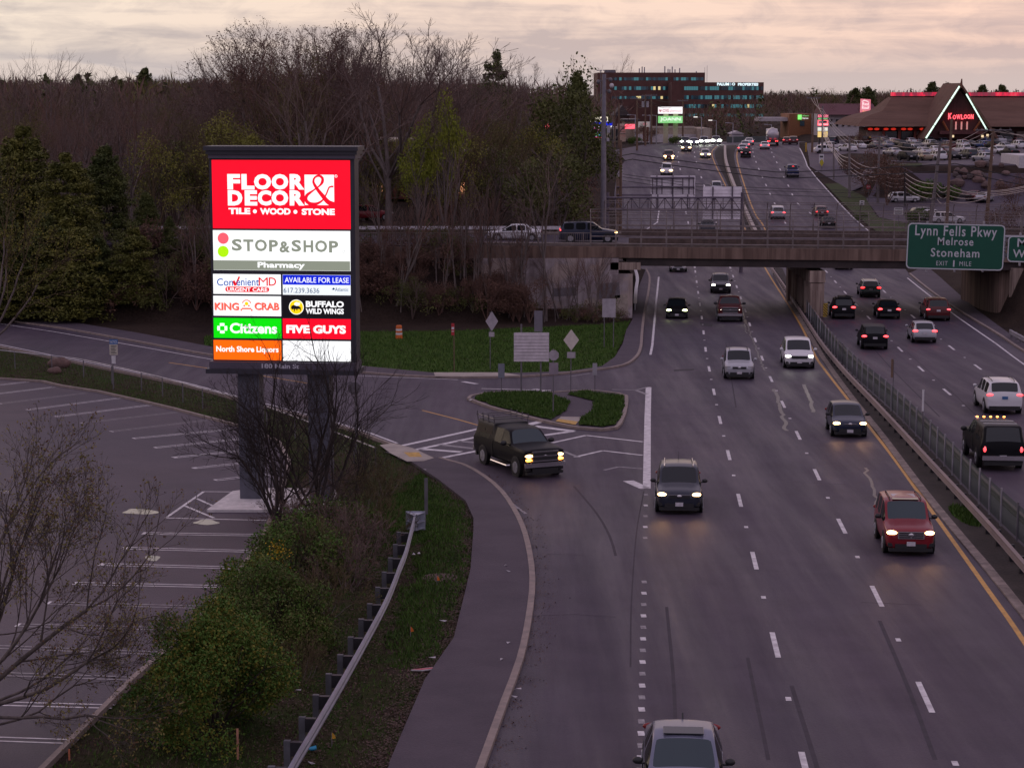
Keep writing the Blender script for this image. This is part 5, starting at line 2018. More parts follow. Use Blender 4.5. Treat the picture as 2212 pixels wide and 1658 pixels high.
M_BUD = leafmat('buds_brown', (.10, .052, .042), (.15, .082, .055))
M_BUDG = leafmat('buds_olive', (.10, .095, .025), (.16, .135, .035))
M_NEEDLE = leafmat('needles', (.050, .068, .020), (.105, .115, .030), .35)
M_NEEDLE2 = leafmat('needles_olive', (.075, .085, .020), (.15, .145, .030), .4)
M_SPRING = leafmat('spring_leaves', (.17, .21, .022), (.26, .28, .04), .5)
M_OLIVE = leafmat('olive_leaves', (.062, .072, .02), (.11, .115, .03), .5)
M_LEAF = leafmat('green_leaves', (.040, .100, .014), (.095, .165, .024), 1.2)
M_LEAFY = leafmat('yellowish_leaves', (.085, .095, .016), (.19, .165, .025), 1.5)


class Seg:
    """collects twig segments and leaf quads and turns them into meshes"""

    def __init__(s, seed):
        s.r = random.Random(seed)
        s.a, s.b, s.ra, s.rb, s.lv = [], [], [], [], []
        s.tips = []

    def seg(s, p, q, r0, r1, lv):
        s.a.append(tuple(p))
        s.b.append(tuple(q))
        s.ra.append(r0)
        s.rb.append(r1)
        s.lv.append(lv)

    def rv(s, k=1.0):
        return Vector((s.r.gauss(0, k), s.r.gauss(0, k), s.r.gauss(0, k)))

    def turn(s, d, ang):
        ax = d.cross(s.rv())
        if ax.length < 1e-5:
            ax = Vector((1, 0, 0))
        return (Quaternion(ax.normalized(), ang) @ d).normalized()

    def grow(s, p, d, L, r, lv, mx, wob=.10, lift=.05, side=(28, 55), ratio=.68, rmin=.011, nseg=None, first=1, ends=2):
        n = nseg or (5 if lv == 0 else 4 if lv < 3 else 3)
        for i in range(n):
            d = (d + s.rv(wob) + Vector((0, 0, lift))).normalized()
            q = p + d * (L / n)
            r2 = max(r * (1 - .42 / n), rmin * .8)
            s.seg(p, q, r, r2, lv)
            if lv < mx and i >= first and s.r.random() < .9:
                s.grow(q, s.turn(d, R(s.r.uniform(*side))), L * ratio * s.r.uniform(.65, 1.0) * (1.0 if lv else .8), max(r2 * .55, rmin), lv + 1, mx, wob, lift, side, ratio, rmin, None, 1 if lv < 2 else 0, ends)
            p, r = q, r2
        if lv < mx:
            for k in range(ends):
                s.grow(p, s.turn(d, R(s.r.uniform(10, 28))), L * ratio * s.r.uniform(.7, 1.0), max(r * .72, rmin), lv + 1, mx, wob, lift, side, ratio, rmin, None, 1 if lv < 2 else 0, ends)
        else:
            s.tips.append((p, d))

    def mesh(s, name, m, pick):
        idx = [i for i, l in enumerate(s.lv) if pick(l)]
        if not idx:
            return None
        A, B = np.array(s.a)[idx], np.array(s.b)[idx]
        ra, rb = np.array(s.ra)[idx], np.array(s.rb)[idx]
        k = 5 if min(np.array(s.lv)[idx]) < 2 and len(idx) < 900 else 3
        D = B - A
        D /= np.linalg.norm(D, axis=1)[:, None] + 1e-9
        ref = np.where(np.abs(D[:, 2:3]) < .9, np.array([[0, 0, 1.0]]), np.array([[1.0, 0, 0]]))
        U = np.cross(D, ref)
        U /= np.linalg.norm(U, axis=1)[:, None] + 1e-9
        W = np.cross(D, U)
        N = len(idx)
        V = np.zeros((N, 2, k, 3))
        for j in range(k):
            t = 2 * math.pi * j / k
            o = U * math.cos(t) + W * math.sin(t)
            V[:, 0, j] = A + o * ra[:, None]
            V[:, 1, j] = B + o * rb[:, None]
        base = (np.arange(N) * 2 * k)[:, None, None]
        q = np.array([[j, (j + 1) % k, k + (j + 1) % k, k + j] for j in range(k)])[None]
        return raw_mesh(name, V.reshape(-1, 3), (base + q).reshape(-1, 4), [m])


def raw_mesh(name, V, F, mats, mi=None, smooth=False):
    V, F = np.asarray(V, np.float32), np.asarray(F, np.int32)
    me = bpy.data.meshes.new(name)
    k = F.shape[1]
    me.vertices.add(len(V))
    me.vertices.foreach_set('co', V.ravel())
    me.loops.add(F.size)
    me.loops.foreach_set('vertex_index', F.ravel())
    me.polygons.add(len(F))
    me.polygons.foreach_set('loop_start', np.arange(len(F), dtype=np.int32) * k)
    me.polygons.foreach_set('loop_total', np.full(len(F), k, np.int32))
    for m in mats:
        me.materials.append(m)
    if mi is not None:
        me.polygons.foreach_set('material_index', np.asarray(mi, np.int32))
    me.update(calc_edges=True)
    me.validate()
    return me


def quads(rs, C, size, aspect=.55, flat=0.0, axis=None):
    """leaf quads with random tilt round the centres C"""
    C = np.asarray(C, float)
    n = len(C)
    a = rs.normal(size=(n, 3))
    if axis is not None:
        a = np.asarray(axis) + a * .35
    a[:, 2] *= (1 - flat)
    a /= np.linalg.norm(a, axis=1)[:, None] + 1e-9
    b = rs.normal(size=(n, 3))
    b[:, 2] *= (1 - flat)
    b -= (a * b).sum(1)[:, None] * a
    b /= np.linalg.norm(b, axis=1)[:, None] + 1e-9
    sz = size * rs.uniform(.6, 1.3, size=(n, 1))
    a, b = a * sz, b * sz * aspect
    V = np.stack([C - a * .5, C + b * .5, C + a * .5, C - b * .5], 1).reshape(-1, 3)
    F = np.arange(n * 4).reshape(-1, 4)
    return V, F


def bare_tree(seed, H, spread=1.0, mx=4, leaders=4, fork=.28, bud=None, budn=0, budsize=.12, twig=None, brk=None, rmin=.012, wob=.085, lean=0.0):
    s = Seg(seed)
    r0 = H * .0145
    p, d = Vector((0, 0, -.3)), Vector((lean, 0, 1)).normalized()
    n = 4
    for i in range(n):
        d = (d + s.rv(.04)).normalized()
        q = p + d * (H * fork / n)
        s.seg(p, q, r0 * (1 - .09 * i), r0 * (1 - .09 * (i + 1)), 0)
        p = q
    off = s.r.uniform(0, 6)
    for k in range(leaders):
        az = off + 2 * math.pi * k / leaders + s.r.uniform(-.4, .4)
        tilt = R(s.r.uniform(10, 32)) * spread if k else R(5)
        dd = Vector((math.cos(az) * math.sin(tilt), math.sin(az) * math.sin(tilt), math.cos(tilt)))
        s.grow(p - d * r0 * .8, dd, H * (.42 if k else .48), r0 * (.52 if k else .64), 1, mx, wob, .06, (24, 52), .60, rmin, 5)
    tr = s.mesh('trunk', brk or M_BARK, lambda l: l < 2)
    cr = s.mesh('crown', twig or M_TWIG, lambda l: l >= 2)
    parts = [('trunk', tr), ('crown', cr)]
    if bud:
        rs = np.random.RandomState(seed)
        T = np.array([tuple(t[0]) for t in s.tips])
        C = T[rs.randint(0, len(T), budn)] + rs.normal(scale=.14, size=(budn, 3))
        V, F = quads(rs, C, budsize)
        parts.append(('foliage', raw_mesh('foliage', V, F, [bud])))
    return parts


def pine(seed, H, Rr, needle, n_wh=13, boughs=6, per=46, droop=-.05, low=.12, size=.62, pw=1.4):
    s = Seg(seed)
    rs = np.random.RandomState(seed)
    r0 = H * .016
    s.seg((0, 0, -.3), (0, 0, H * .5), r0, r0 * .6, 0)
    s.seg((0, 0, H * .5), (0, 0, H * .98), r0 * .6, .03, 0)
    C, A = [], []
    for w in range(n_wh):
        t = low + (1 - low) * (w + rs.uniform(-.3, .3)) / n_wh
        z = H * t
        rad = Rr * (1 - min(1, max(0, (t - low) / (1 - low))) ** pw) * .95 + .35
        for k in range(boughs):
            az = rs.uniform(0, 6.283)
            L_ = rad * rs.uniform(.6, 1.1)
            d = Vector((math.cos(az), math.sin(az), droop + rs.uniform(-.05, .28)))
            e = Vector((0, 0, z)) + d * L_
            s.seg((0, 0, z), e, .05, .02, 1)
            for q in range(per):
                f = rs.uniform(.3, 1.05)
                wd = L_ * .26 * (1.15 - f * .5)
                sd = Vector((-d.y, d.x, 0)) * rs.normal() * wd
                C.append(tuple(Vector((0, 0, z)) + d * L_ * f + sd + Vector((0, 0, rs.normal() * .28 - .22 * f * L_ * .3))))
    V, F = quads(rs, C, size, .42, .35)
    return [('trunk', s.mesh('trunk', M_BARK, lambda l: True)), ('crown', raw_mesh('crown', V, F, [needle]))]


def leafy(seed, H, rad, n, leaf, size=.22, base=.25, lumps=16, twig=None, mx=3, aspect=.6, flatness=1.0, leaf2=None):
    """a leafy tree or bush: many clumps of leaves round the branch ends"""
    s = Seg(seed)
    rs = np.random.RandomState(seed)
    r0 = max(H * .014, .02)
    for k in range(5):
        az = k * 1.26 + rs.uniform(-.4, .4)
        t = R(rs.uniform(8, 34))
        s.grow(Vector((0, 0, -.15)), Vector((math.cos(az) * math.sin(t), math.sin(az) * math.sin(t), math.cos(t))), H * .5, r0, 1, mx, .1, .03, (25, 60), .6, .008, 4)
    C = []
    cl = []
    for k in range(lumps):
        ph = math.acos(rs.uniform(-.55, 1))
        az = rs.uniform(0, 6.283)
        rr = rs.uniform(.55, .98)
        cl.append((rad * rr * math.sin(ph) * math.cos(az), rad * rr * math.sin(ph) * math.sin(az), H * base + (H * (1 - base)) * (.42 + .5 * rr * math.cos(ph)), rs.uniform(.22, .42) * rad))
    for k in range(n):
        c = cl[rs.randint(len(cl))]
        v = rs.normal(size=3)
        v /= np.linalg.norm(v)
        q = c[3] * rs.uniform(.45, 1.08)
        C.append((c[0] + v[0] * q, c[1] + v[1] * q, max(.05, c[2] + v[2] * q * flatness)))
    V, F = quads(rs, C, size, aspect)
    mats = [leaf] + ([leaf2] if leaf2 else [])
    mi = (rs.uniform(size=len(F)) < .4).astype(int) if leaf2 else None
    return [('trunk', s.mesh('trunk', twig or M_BARK, lambda l: True)), ('crown', raw_mesh('crown', V, F, mats, mi))]


def plant(parts, name, label, cat, p, rz=0.0, sc=(1, 1, 1), group=None):
    t = thing(name, label, cat, p, rz, group)
    t.scale = sc
    for nm, me in parts:
        if me is None:
            continue
        o = bpy.data.objects.new(nm, me)
        COL.objects.link(o)
        o.parent = t
    return t


BT = [bare_tree(11, 18, 1.0, 4, 4), bare_tree(12, 18, 1.25, 4, 5, .2), bare_tree(13, 18, .8, 4, 4, .34, M_BUD, 2600, .17), bare_tree(14, 18, 1.1, 4, 4, .25, None, 0, .1, M_TWIG2),
      bare_tree(15, 18, .9, 4, 5, .22, M_BUD, 1500, .15, M_TWIG2), bare_tree(16, 18, 1.0, 4, 4, .3, M_BUDG, 2200, .16, M_TWIG3), bare_tree(17, 18, 1.55, 4, 6, .26, None, 0, .1, M_TWIG)]
WIDE = bare_tree(21, 19, 1.6, 5, 6, .30, None, 0, .1, None, None, .014)
HERO = [bare_tree(22, 18, 1.0, 5, 5, .25, M_BUD, 4200, .17, None, None, .013), bare_tree(23, 18, 1.1, 5, 5, .25, M_BUD, 3600, .16, M_TWIG2, None, .013), bare_tree(24, 18, 1.5, 5, 5, .26, None, 0, .1, None, None, .014)]
PINES = [pine(31, 15, 4.6, M_NEEDLE, 17, 10, 150, -.05, .03, .5, 2.4), pine(32, 15, 5.4, M_NEEDLE2, 15, 10, 165, -.12, .02, .52, 2.8), pine(33, 17, 5.6, M_NEEDLE, 9, 6, 90, .05, .3)]
SPRING = leafy(41, 11, 3.2, 5200, M_SPRING, .26, .22, 22, flatness=1.1)
OLIVE = leafy(42, 10, 4.2, 6500, M_OLIVE, .26, .2, 26)


HTS = {}


def height(parts):
    k = id(parts)
    if k not in HTS:
        zs = []
        for nm, me in parts:
            if me is not None and nm != 'foliage':
                a = np.empty(len(me.vertices) * 3, np.float32)
                me.vertices.foreach_get('co', a)
                zs.append(np.percentile(a[2::3], 97))
        HTS[k] = float(max(zs))
    return HTS[k]


def on_ground(u, y, dz=0.0):
    x = at(u, 600, y).x
    return Vector((x, y, G(x, y) + dz))


GW = 'bare trees of the wood'


def hero(parts, name, label, u, y, top_v, H, cat='tree', rz=0.0, sx=1.0, group=None):
    p = on_ground(u, y)
    top = at(u, top_v, y).z
    H = height(parts)
    k = (top - p.z) / H
    plant(parts, name, label, cat, p, rz, (k * sx, k * sx, k), group)


hero(HERO[0], 'bare_tree', 'tall bare tree with bud specks, leftmost of the crowns above the plaza sign', 560, 205, 98, 16.5, rz=.3, sx=1.25)
hero(HERO[1], 'bare_tree', 'tallest budding bare tree above the middle of the plaza sign', 640, 198, 66, 16.5, rz=1.7, sx=1.25)
hero(HERO[0], 'bare_tree', 'tall bare tree above the right half of the plaza sign', 722, 200, 84, 16.5, rz=2.9, sx=1.15)
hero(WIDE, 'bare_tree', 'widest bare tree with a fan of leafless limbs right of the plaza sign', 842, 190, 66, 17.5, rz=.4, sx=1.35)
hero(HERO[2], 'bare_tree', 'leafless spreading tree between the widest bare tree and the tall pine', 955, 212, 118, 16.5, rz=1.0, sx=1.35)
hero(PINES[2], 'pine_tree', 'dark tall pine standing above the wood left of the office block', 1066, 300, 120, 17, sx=.72)
hero(HERO[2], 'bare_tree', 'bare tree reaching over the tall pine from its right', 1118, 250, 150, 16.5, rz=2.2, sx=.9)
hero(SPRING, 'spring_tree', 'bright yellow green tree right of the plaza sign', 962, 187, 226, 10.5, rz=.5, sx=.55)
hero(SPRING, 'spring_tree', 'loose yellow green tree in front of the red brick building', 905, 186.5, 285, 10.5, rz=2.5, sx=.6)
hero(OLIVE, 'olive_tree', 'rounded olive green tree beside the tall camera pole', 1232, 226, 192, 9.6, rz=.2, sx=.8)
hero(OLIVE, 'olive_tree', 'olive tree just behind the overpass approach', 1190, 188, 340, 9.6, rz=1.2, sx=1.0)
hero(PINES[0], 'fir_tree', 'dark fir rising behind the rounded olive tree', 1245, 330, 165, 15, sx=.7)
for u, v, lab in ((1240, 136, 'thin leafless tree left of the camera pole against the sky'), (1327, 125, 'small leafless tree showing above the office roof')):
    hero(BT[3], 'bare_tree', lab, u, 520 if u < 1300 else 900, v, 17, rz=u, sx=.8)
# evergreens on the left
for u, y, v, k, sx, lab in ((-40, 172, 330, 0, 1.0, 'dark evergreen cut by the left picture edge'), (60, 178, 285, 1, 1.1, 'olive evergreen, tallest of the left group'), (150, 172, 340, 1, 1.15, 'olive green evergreen in the middle of the left group'),
                           (235, 178, 325, 0, 1.0, 'dark evergreen at the right of the left group'), (320, 174, 420, 0, .95, 'small dark evergreen next to the bare wood'), (95, 166, 470, 0, 1.3, 'low dark evergreen over the far kerb on the left'), (215, 166, 520, 0, 1.25, 'lowest dark evergreen beside the side street pavement'), (0, 166, 450, 0, 1.25, 'dark evergreen behind the leafy tree at the left edge'), (290, 166, 500, 1, 1.2, 'olive evergreen nearest the plaza sign, low beside the pavement'), (150, 165, 480, 1, 1.35, 'broad olive evergreen low in the middle of the left group'), (30, 165, 560, 1, 1.7, 'lowest olive evergreen at the left end of the far kerb'), (370, 170, 470, 0, 1.0, 'rightmost dark evergreen, against the bare wood')):
    hero(PINES[k], 'evergreen_tree', lab, u, y, v, 15, rz=u * .1, sx=sx)
# the wood: individual bare trees, nearest first
pts = []
tries = 0
rw = random.Random(5)
while len(pts) < 135 and tries < 9000:
    tries += 1
    y = 170 + 150 * rw.random() ** 1.2
    u = rw.uniform(-40, 1320)
    x = at(u, 600, y).x
    if x > lerp_tab(LEFT_EDGE, y) - 5 or (166 < y < 187 and G(x, y) > 5.5 and y > 168 and 1):
        if not (166 < y < 171 and x < 3):
            continue
    if u < 330 and y < 182:
        continue
    if any((x - a) ** 2 + (y - b) ** 2 < 11 for a, b in pts):
        continue
    if (700 < u < 1290 and 187 < y < 260 and rw.random() < .45) or (1165 < u < 1300 and y < 230) or (880 < u < 1000 and 180 < y < 200):
        continue
    pts.append((x, y))
for x, y in pts:
    z = G(x, y)
    u = CX + x / y * FPX * 1.0
    topv = lerp_tab([(-100, 235), (300, 215), (430, 190), (520, 150), (700, 130), (950, 160), (1050, 230), (1300, 300)], u) + rw.uniform(-25, 60)
    Ht = CAMZ - (topv - 200) * y / FPX - z
    Ht = min(max(Ht, 6), 20)
    k = rw.choice([0, 1, 2, 3, 3, 4, 5, 5, 6])
    sc = Ht / height(BT[k])
    w = max(sc, .5) * rw.uniform(.9, 1.25)
    sx_ = 'reddish' if k in (3, 4) else 'olive' if k == 5 else 'brown'
    plant(BT[k], 'bare_tree', 'leafless %s tree among the dense trees of the wood on the left' % sx_, 'tree', (x, y, z), rw.uniform(0, 6.3), (w, w, sc), GW + ', ' + sx_)
M_HAZY = leafmat('hazy_green', (.17, .175, .03), (.25, .235, .05), .5)
HAZE = [leafy(43, 11, 3.6, 2900, M_HAZY, .2, .1, 26, M_TWIG3, 4), leafy(44, 10, 3.4, 2400, M_OLIVE, .22, .1, 24, M_TWIG, 4), leafy(45, 7, 3.0, 2600, M_BUD, .2, .02, 22, M_TWIG2, 4)]
for i in range(100):
    y = rw.uniform(170, 235) if i < 54 else rw.uniform(164.2, 168.6)
    u = rw.uniform(330, 1300)
    p = on_ground(u, y)
    if i >= 54:
        u = rw.uniform(330, 1180)
        p = on_ground(u, y)
    elif p.x > lerp_tab(LEFT_EDGE, y) - 5 or (168 < y < 187 and p.x > -6) or (168 < y < 187 and y > 171):
        y = rw.uniform(188, 235)
        p = on_ground(u, y)
        if p.x > lerp_tab(LEFT_EDGE, y) - 5:
            continue
    k = (0, 1, 0, 2, 1)[i % 5] if i < 54 else (2, 2, 1, 2)[i % 4]
    sc = rw.uniform(.55, 1.05) if i < 54 else rw.uniform(.3, .62)
    if i >= 54 and p.x > 2:
        continue
    plant(HAZE[k], 'budding_tree', ('yellow olive', 'dull green', 'reddish brown')[k] + ' hazed budding tree inside the wood behind the plaza sign', 'tree', p, rw.uniform(0, 6), (sc, sc, sc), ('yellow olive', 'dull green', 'reddish brown')[k] + ' budding trees of the wood')
# slim saplings on the slope under the approach road
SAP = [bare_tree(51, 8, .6, 3, 3, .45, None, 0, .1, M_TWIG, M_BARK, .010), bare_tree(52, 8, .8, 3, 3, .35, None, 0, .1, M_TWIG2, M_BARK_P, .010)]
for i in range(70):
    u = rw.uniform(420, 1350)
    y = rw.uniform(164.6, 168.6)
    if rw.random() < .25:
        u = rw.uniform(1040, 1350)
    p = on_ground(u, y)
    if p.x > at(1352, 600, y).x:
        continue
    sc = rw.uniform(.45, 1.1) if u < 1180 else rw.uniform(.35, .7)
    o_ = plant(SAP[i % 2], 'sapling', 'slim leafless sapling on the slope below the approach road', 'tree', p, rw.uniform(0, 6), (sc, sc, sc), 'saplings on the slope')
    o_.rotation_euler = (rw.gauss(0, .12), rw.gauss(0, .14), rw.uniform(0, 6))
hero(bare_tree(53, 12, .7, 4, 3, .5, None, 0, .1, M_TWIG, M_BARK, .012, .1, .12), 'bare_tree', 'dark leaning trunk in front of the wing wall, crossing the overpass railing', 1180, 166, 330, 10.5, rz=2.6)
# undergrowth on the slope
UNDER = [leafy(61, 2.2, 1.6, 900, M_BUD, .14, .0, 12, M_TWIG), leafy(62, 2.0, 1.7, 1200, M_OLIVE, .13, .0, 12, M_TWIG)]
for i in range(84):
    u = rw.uniform(150, 1340)
    y = rw.uniform(164.5, 172)
    p = on_ground(u, y)
    if y > 168.4 and p.x > -4:
        continue
    sc = rw.uniform(.7, 1.3) * (1 if u < 1150 else .7)
    plant(UNDER[i % 3 == 1], 'undergrowth_bush', ('brown' if i % 3 != 1 else 'olive') + ' scrubby bush in the undergrowth of the slope', 'bush', p, rw.uniform(0, 6), (sc, sc, sc * rw.uniform(.7, 1.1)), ('brown' if i % 3 != 1 else 'olive') + ' scrub on the slope')

# far woods that read as one mass
def far_wood(name, spots, seed, conifer=.12, tall=12, mats_=None):
    rs = np.random.RandomState(seed)
    Vs, Fs, mi = [], [], []
    o = 0
    for (x, y) in spots:
        z = G(x, y)
        h = tall * rs.uniform(.75, 1.2)
        con = rs.uniform() < conifer
        n = 70 if y < 520 else 44
        if con:
            t = rs.uniform(.15, 1.1, n)
            rad = (1.12 - t) * h * .26
            az = rs.uniform(0, 6.28, n)
            C = np.stack([x + rad * np.cos(az), y + rad * np.sin(az), z + t * h], 1)
            V, F = quads(rs, C, h * .16, .4, .4)
            k = 3
        else:
            ph = np.arccos(rs.uniform(-.5, 1, n))
            az = rs.uniform(0, 6.28, n)
            q = rs.uniform(.3, 1, n) ** .5
            rad = h * .36
            C = np.stack([x + rad * q * np.sin(ph) * np.cos(az), y + rad * q * np.sin(ph) * np.sin(az), z + h * .6 + h * .40 * q * np.cos(ph)], 1)
            ax = C - np.array([x, y, z + h * .25])
            ax /= np.linalg.norm(ax, axis=1)[:, None]
            V, F = quads(rs, C, h * .22, .085, 0, ax)
            k = rs.randint(0, 3) if rs.uniform() > .04 else 4
        Vs.append(V)
        Fs.append(F + o)
        o += len(V)
        mi += [k] * len(F)
    me = raw_mesh(name, np.concatenate(Vs), np.concatenate(Fs), [M_TWIG, M_TWIG2, M_TWIG3, M_NEEDLE, M_BUDG], mi)
    ob = bpy.data.objects.new(name, me)
    COL.objects.link(ob)
    return tag(ob, None, None, None, 'stuff')


sp = []
for i in range(2400):
    y = 320 * (1900 / 320) ** rw.random()
    u = rw.uniform(-60, 1345 if y > 480 else 1290)
    x = at(u, 600, y).x
    if y < 480 and x > lerp_tab(LEFT_EDGE, y) - 16:
        continue
    if y < 560 and u > 1235:
        continue
    sp.append((x, y))
far_wood('far_woods', sp, 3, .05)
sp = []
for i in range(1900):
    y = 560 * (2200 / 560) ** rw.random()
    u = rw.uniform(1290, 2330)
    x = at(u, 600, y).x
    if 790 < y < 920 and u < 1670:
        continue
    if u < 1480 and y < 900:
        continue
    if u > 1660 and y < 640:
        continue
    sp.append((x, y))
far_wood('far_woods', sp, 4, .12, 10)
tag([o for o in COL.objects if o.name == 'far_woods'][0], 'brown leafless woods rolling to the horizon on the left', 'woods')
tag([o for o in COL.objects if o.name == 'far_woods.001'][0], 'dark woods on the low horizon behind the restaurant', 'woods')
for u, v, y, lab in ((1838, 195, 560, 'dark pine at the left of the two beside the red roof sign'), (1866, 192, 600, 'dark round pine above the red motel sign'), (2003, 182, 590, 'dark pine behind the restaurant roof, left of the gable'),
                     (2036, 184, 600, 'dark pine right behind the gable of the restaurant'), (2110, 188, 600, 'dark pine just right of the gable tip'), (2150, 188, 610, 'wide dark pine behind the right roof ridge')):
    p = on_ground(u, y)
    k = (at(u, v, y).z - p.z) / height(PINES[0])
    plant(PINES[0], 'pine_tree', lab, 'tree', p, u, (k * 1.0, k * 1.0, k))
for u, v, y, lab in ((325, 152, 700, 'dark twin pine on the skyline left of the tall bare trees'), (180, 165, 640, 'low dark pine on the left skyline'), (20, 178, 560, 'dark evergreen at the left end of the skyline')):
    p = on_ground(u, y)
    k = (at(u, v, y).z - p.z) / height(PINES[0])
    plant(PINES[0], 'pine_tree', lab, 'tree', p, u, (k * .9, k * .9, k))
for i, (u, v, y) in enumerate(((40, 150, 260), (110, 128, 250), (190, 150, 262), (285, 158, 270), (470, 128, 240))):
    hero(BT[6], 'bare_tree', ('leafless tree rising over the skyline at the far left', 'spreading leafless tree in front of the pale cloud', 'leafless tree right of the pale cloud', 'low leafless tree left of the twin skyline pine', 'slim leafless tree left of the plaza sign top')[i], u, y, v, 16.5, rz=i * 1.3, sx=.9)

# ---- foreground plants
def fore_tree():
    s = Seg(77)
    base = Vector((-13.3, 48.5, gz(48.5)))
    mk_ = [((0, 0, -.3), (.12, .0, 1), 2.3, .15), ((.1, 0, 1.2), (.72, .1, .62), 3.6, .10), ((.0, .1, 1.6), (.50, -.2, .95), 3.4, .09), ((.05, 0, 1.9), (.20, .2, 1.0), 3.6, .085),
           ((0, 0, 1.8), (-.25, .1, 1.0), 3.2, .08), ((.1, 0, .9), (.92, -.15, .34), 3.4, .085), ((.1, .1, 1.0), (.85, .35, .18), 2.8, .06), ((.05, .1, .7), (.95, -.3, .10), 3.0, .07), ((.1, 0, 1.4), (.60, .3, .75), 3.3, .07), ((.1, 0, 1.5), (.75, -.4, .5), 3.2, .07), ((.1, 0, 1.7), (.35, -.3, 1.0), 3.5, .07), ((.1, 0, .5), (.9, .2, -.02), 2.6, .05)]
    for p, d, L_, r in mk_:
        if L_ == 2.3:
            s.seg(p, (.05, 0, 2.0), r, r * .7, 0)
            continue
        s.grow(Vector(p), Vector(d).normalized(), L_, r * .72, 1, 5, .10, .045, (24, 58), .60, .0042, 5, 1)
    rs = np.random.RandomState(7)
    T = np.array([tuple(t[0]) for t in s.tips])
    n = 11000
    C = T[rs.randint(0, len(T), n)] + rs.normal(scale=.05, size=(n, 3))
    V, F = quads(rs, C, .075, .5)
    mi = (rs.uniform(size=n) < .35).astype(int)
    plant([('trunk', s.mesh('trunk', bark('bark_warm', (.085, .07, .066), (.17, .14, .125)), lambda l: l < 2)), ('twigs', s.mesh('twigs', bark('twigs_near', (.070, .056, .054), (.12, .098, .09)), lambda l: l >= 2)),
           ('buds', raw_mesh('buds', V, F, [leafmat('buds_yellow', (.14, .125, .035), (.22, .18, .06)), leafmat('buds_rust', (.11, .055, .028), (.15, .085, .04))], mi))],
          'budding_tree', 'budding tree with arching twigs filling the bottom left corner', 'tree', base)


fore_tree()
LT = Seg(78)
for k in range(4):
    LT.grow(Vector((0, 0, 1.2 + .5 * k)), Vector((.8 - .2 * k, .1 * k, .5 + .2 * k)).normalized(), 3.8, .07, 1, 4, .1, .03, (25, 55), .62, .008, 5)
LT.seg((0, 0, -.3), (0, 0, 3), .16, .12, 0)
T = np.array([tuple(t[0]) for t in LT.tips])
rs_ = np.random.RandomState(8)
C_ = T[rs_.randint(0, len(T), 2600)] + rs_.normal(scale=.16, size=(2600, 3))
V_, F_ = quads(rs_, C_, .12, .6)
pp = g(55, 780)
plant([('trunk', LT.mesh('trunk', M_BARK, lambda l: l < 2)), ('twigs', LT.mesh('twigs', M_TWIG3, lambda l: l >= 2)), ('leaves', raw_mesh('leaves', V_, F_, [M_LEAFY]))],
      'leafing_tree', 'small tree with yellowish young leaves at the left edge by the side street', 'tree', Vector((pp.x - 2.0, pp.y, gz(pp.y))), 0, (1.25, 1.25, 1.3))
# saplings and bushes in front of the pylon sign
for i, (u, v, H_, sd, lab, ld) in enumerate(((690, 1150, 8.9, 81, 'tall multi-stemmed leafless shrub crossing the lower right of the plaza sign', 5), (603, 1165, 8.0, 82, 'leafless multi-stemmed shrub in front of the left sign post', 4), (765, 1085, 4.6, 83, 'low leafless shrub right of the sign posts', 5),
                                           (592, 1130, 5.0, 84, 'low leafless shrub spreading toward the parking stalls beside the left sign post', 6))):
    p = g(u, v)
    plant(bare_tree(sd, H_, 1.15 if i < 2 else 1.9, 5 if i == 1 else 4, ld + 2, .08, M_BUDG if i == 2 else None, 400, .06, bark('twigs_dark', (.026, .02, .02), (.05, .038, .035)), bark('bark_dark', (.03, .023, .023), (.065, .05, .047)), .0055, .10), 'bare_shrub', lab, 'shrub', Vector((p.x, p.y, gz(p.y))), i * 1.1)
for (u, v, w, H_, n, sd, lf, lf2, lab) in (
        (462, 1592, 2.0, 4.5, 21000, 91, M_LEAF, M_LEAFY, 'rounded green bush, nearest and largest of the bushes left of the guardrail'),
        (590, 1410, 1.75, 3.5, 11000, 92, M_OLIVE, M_LEAF, 'olive and brown bush behind the nearest green bush'),
        (545, 1350, 1.25, 3.2, 8000, 93, M_LEAF, M_LEAFY, 'green bush at the edge of the parking stalls'),
        (640, 1250, 1.9, 3.0, 7000, 95, M_LEAF, M_OLIVE, 'dark green thicket under the tall leafless shrub'),
        (720, 1170, 1.7, 2.2, 3600, 96, M_LEAF, M_OLIVE, 'low green thicket among bare stems near the sign posts')):
    p = g(u, v)
    plant(leafy(sd, H_ * .8, w, int(n * 2.2), lf, (.085 if v > 1300 else .10), -.22, 40, bark('twigs_dark', (.026, .02, .02), (.05, .038, .035)), 3, .55, 1.0, lf2), 'bush', lab, 'bush', Vector((p.x, p.y, gz(p.y) - .05)), sd)
THK = [bare_tree(111, 2.7, 2.1, 4, 9, .03, M_OLIVE, 500, .06, M_TWIG3, None, .007, .14), bare_tree(112, 2.5, 2.3, 4, 9, .03, M_BUD, 500, .06, M_TWIG, None, .007, .16)]
for i, (u, v, sc) in enumerate(((700, 1330, 1.0), (745, 1270, 1.0), (690, 1250, 1.1), (775, 1210, 1.1), (820, 1165, .9), (740, 1190, 1.1), (790, 1110, 1.0), (720, 1100, 1.1), (830, 1070, .9), (660, 1180, 1.1), (640, 1400, .9), (770, 1040, .8), (700, 1020, .8), (630, 1130, 1.0), (650, 1470, .7))):
    p = g(u, v)
    plant(THK[i % 2], 'bare_thicket', 'tangled leafless thicket of the strip between the sign posts and the guardrail', 'shrub', Vector((p.x, p.y, gz(p.y) - .05)), i * 1.7, (sc, sc, sc), 'leafless thickets of the roadside strip')
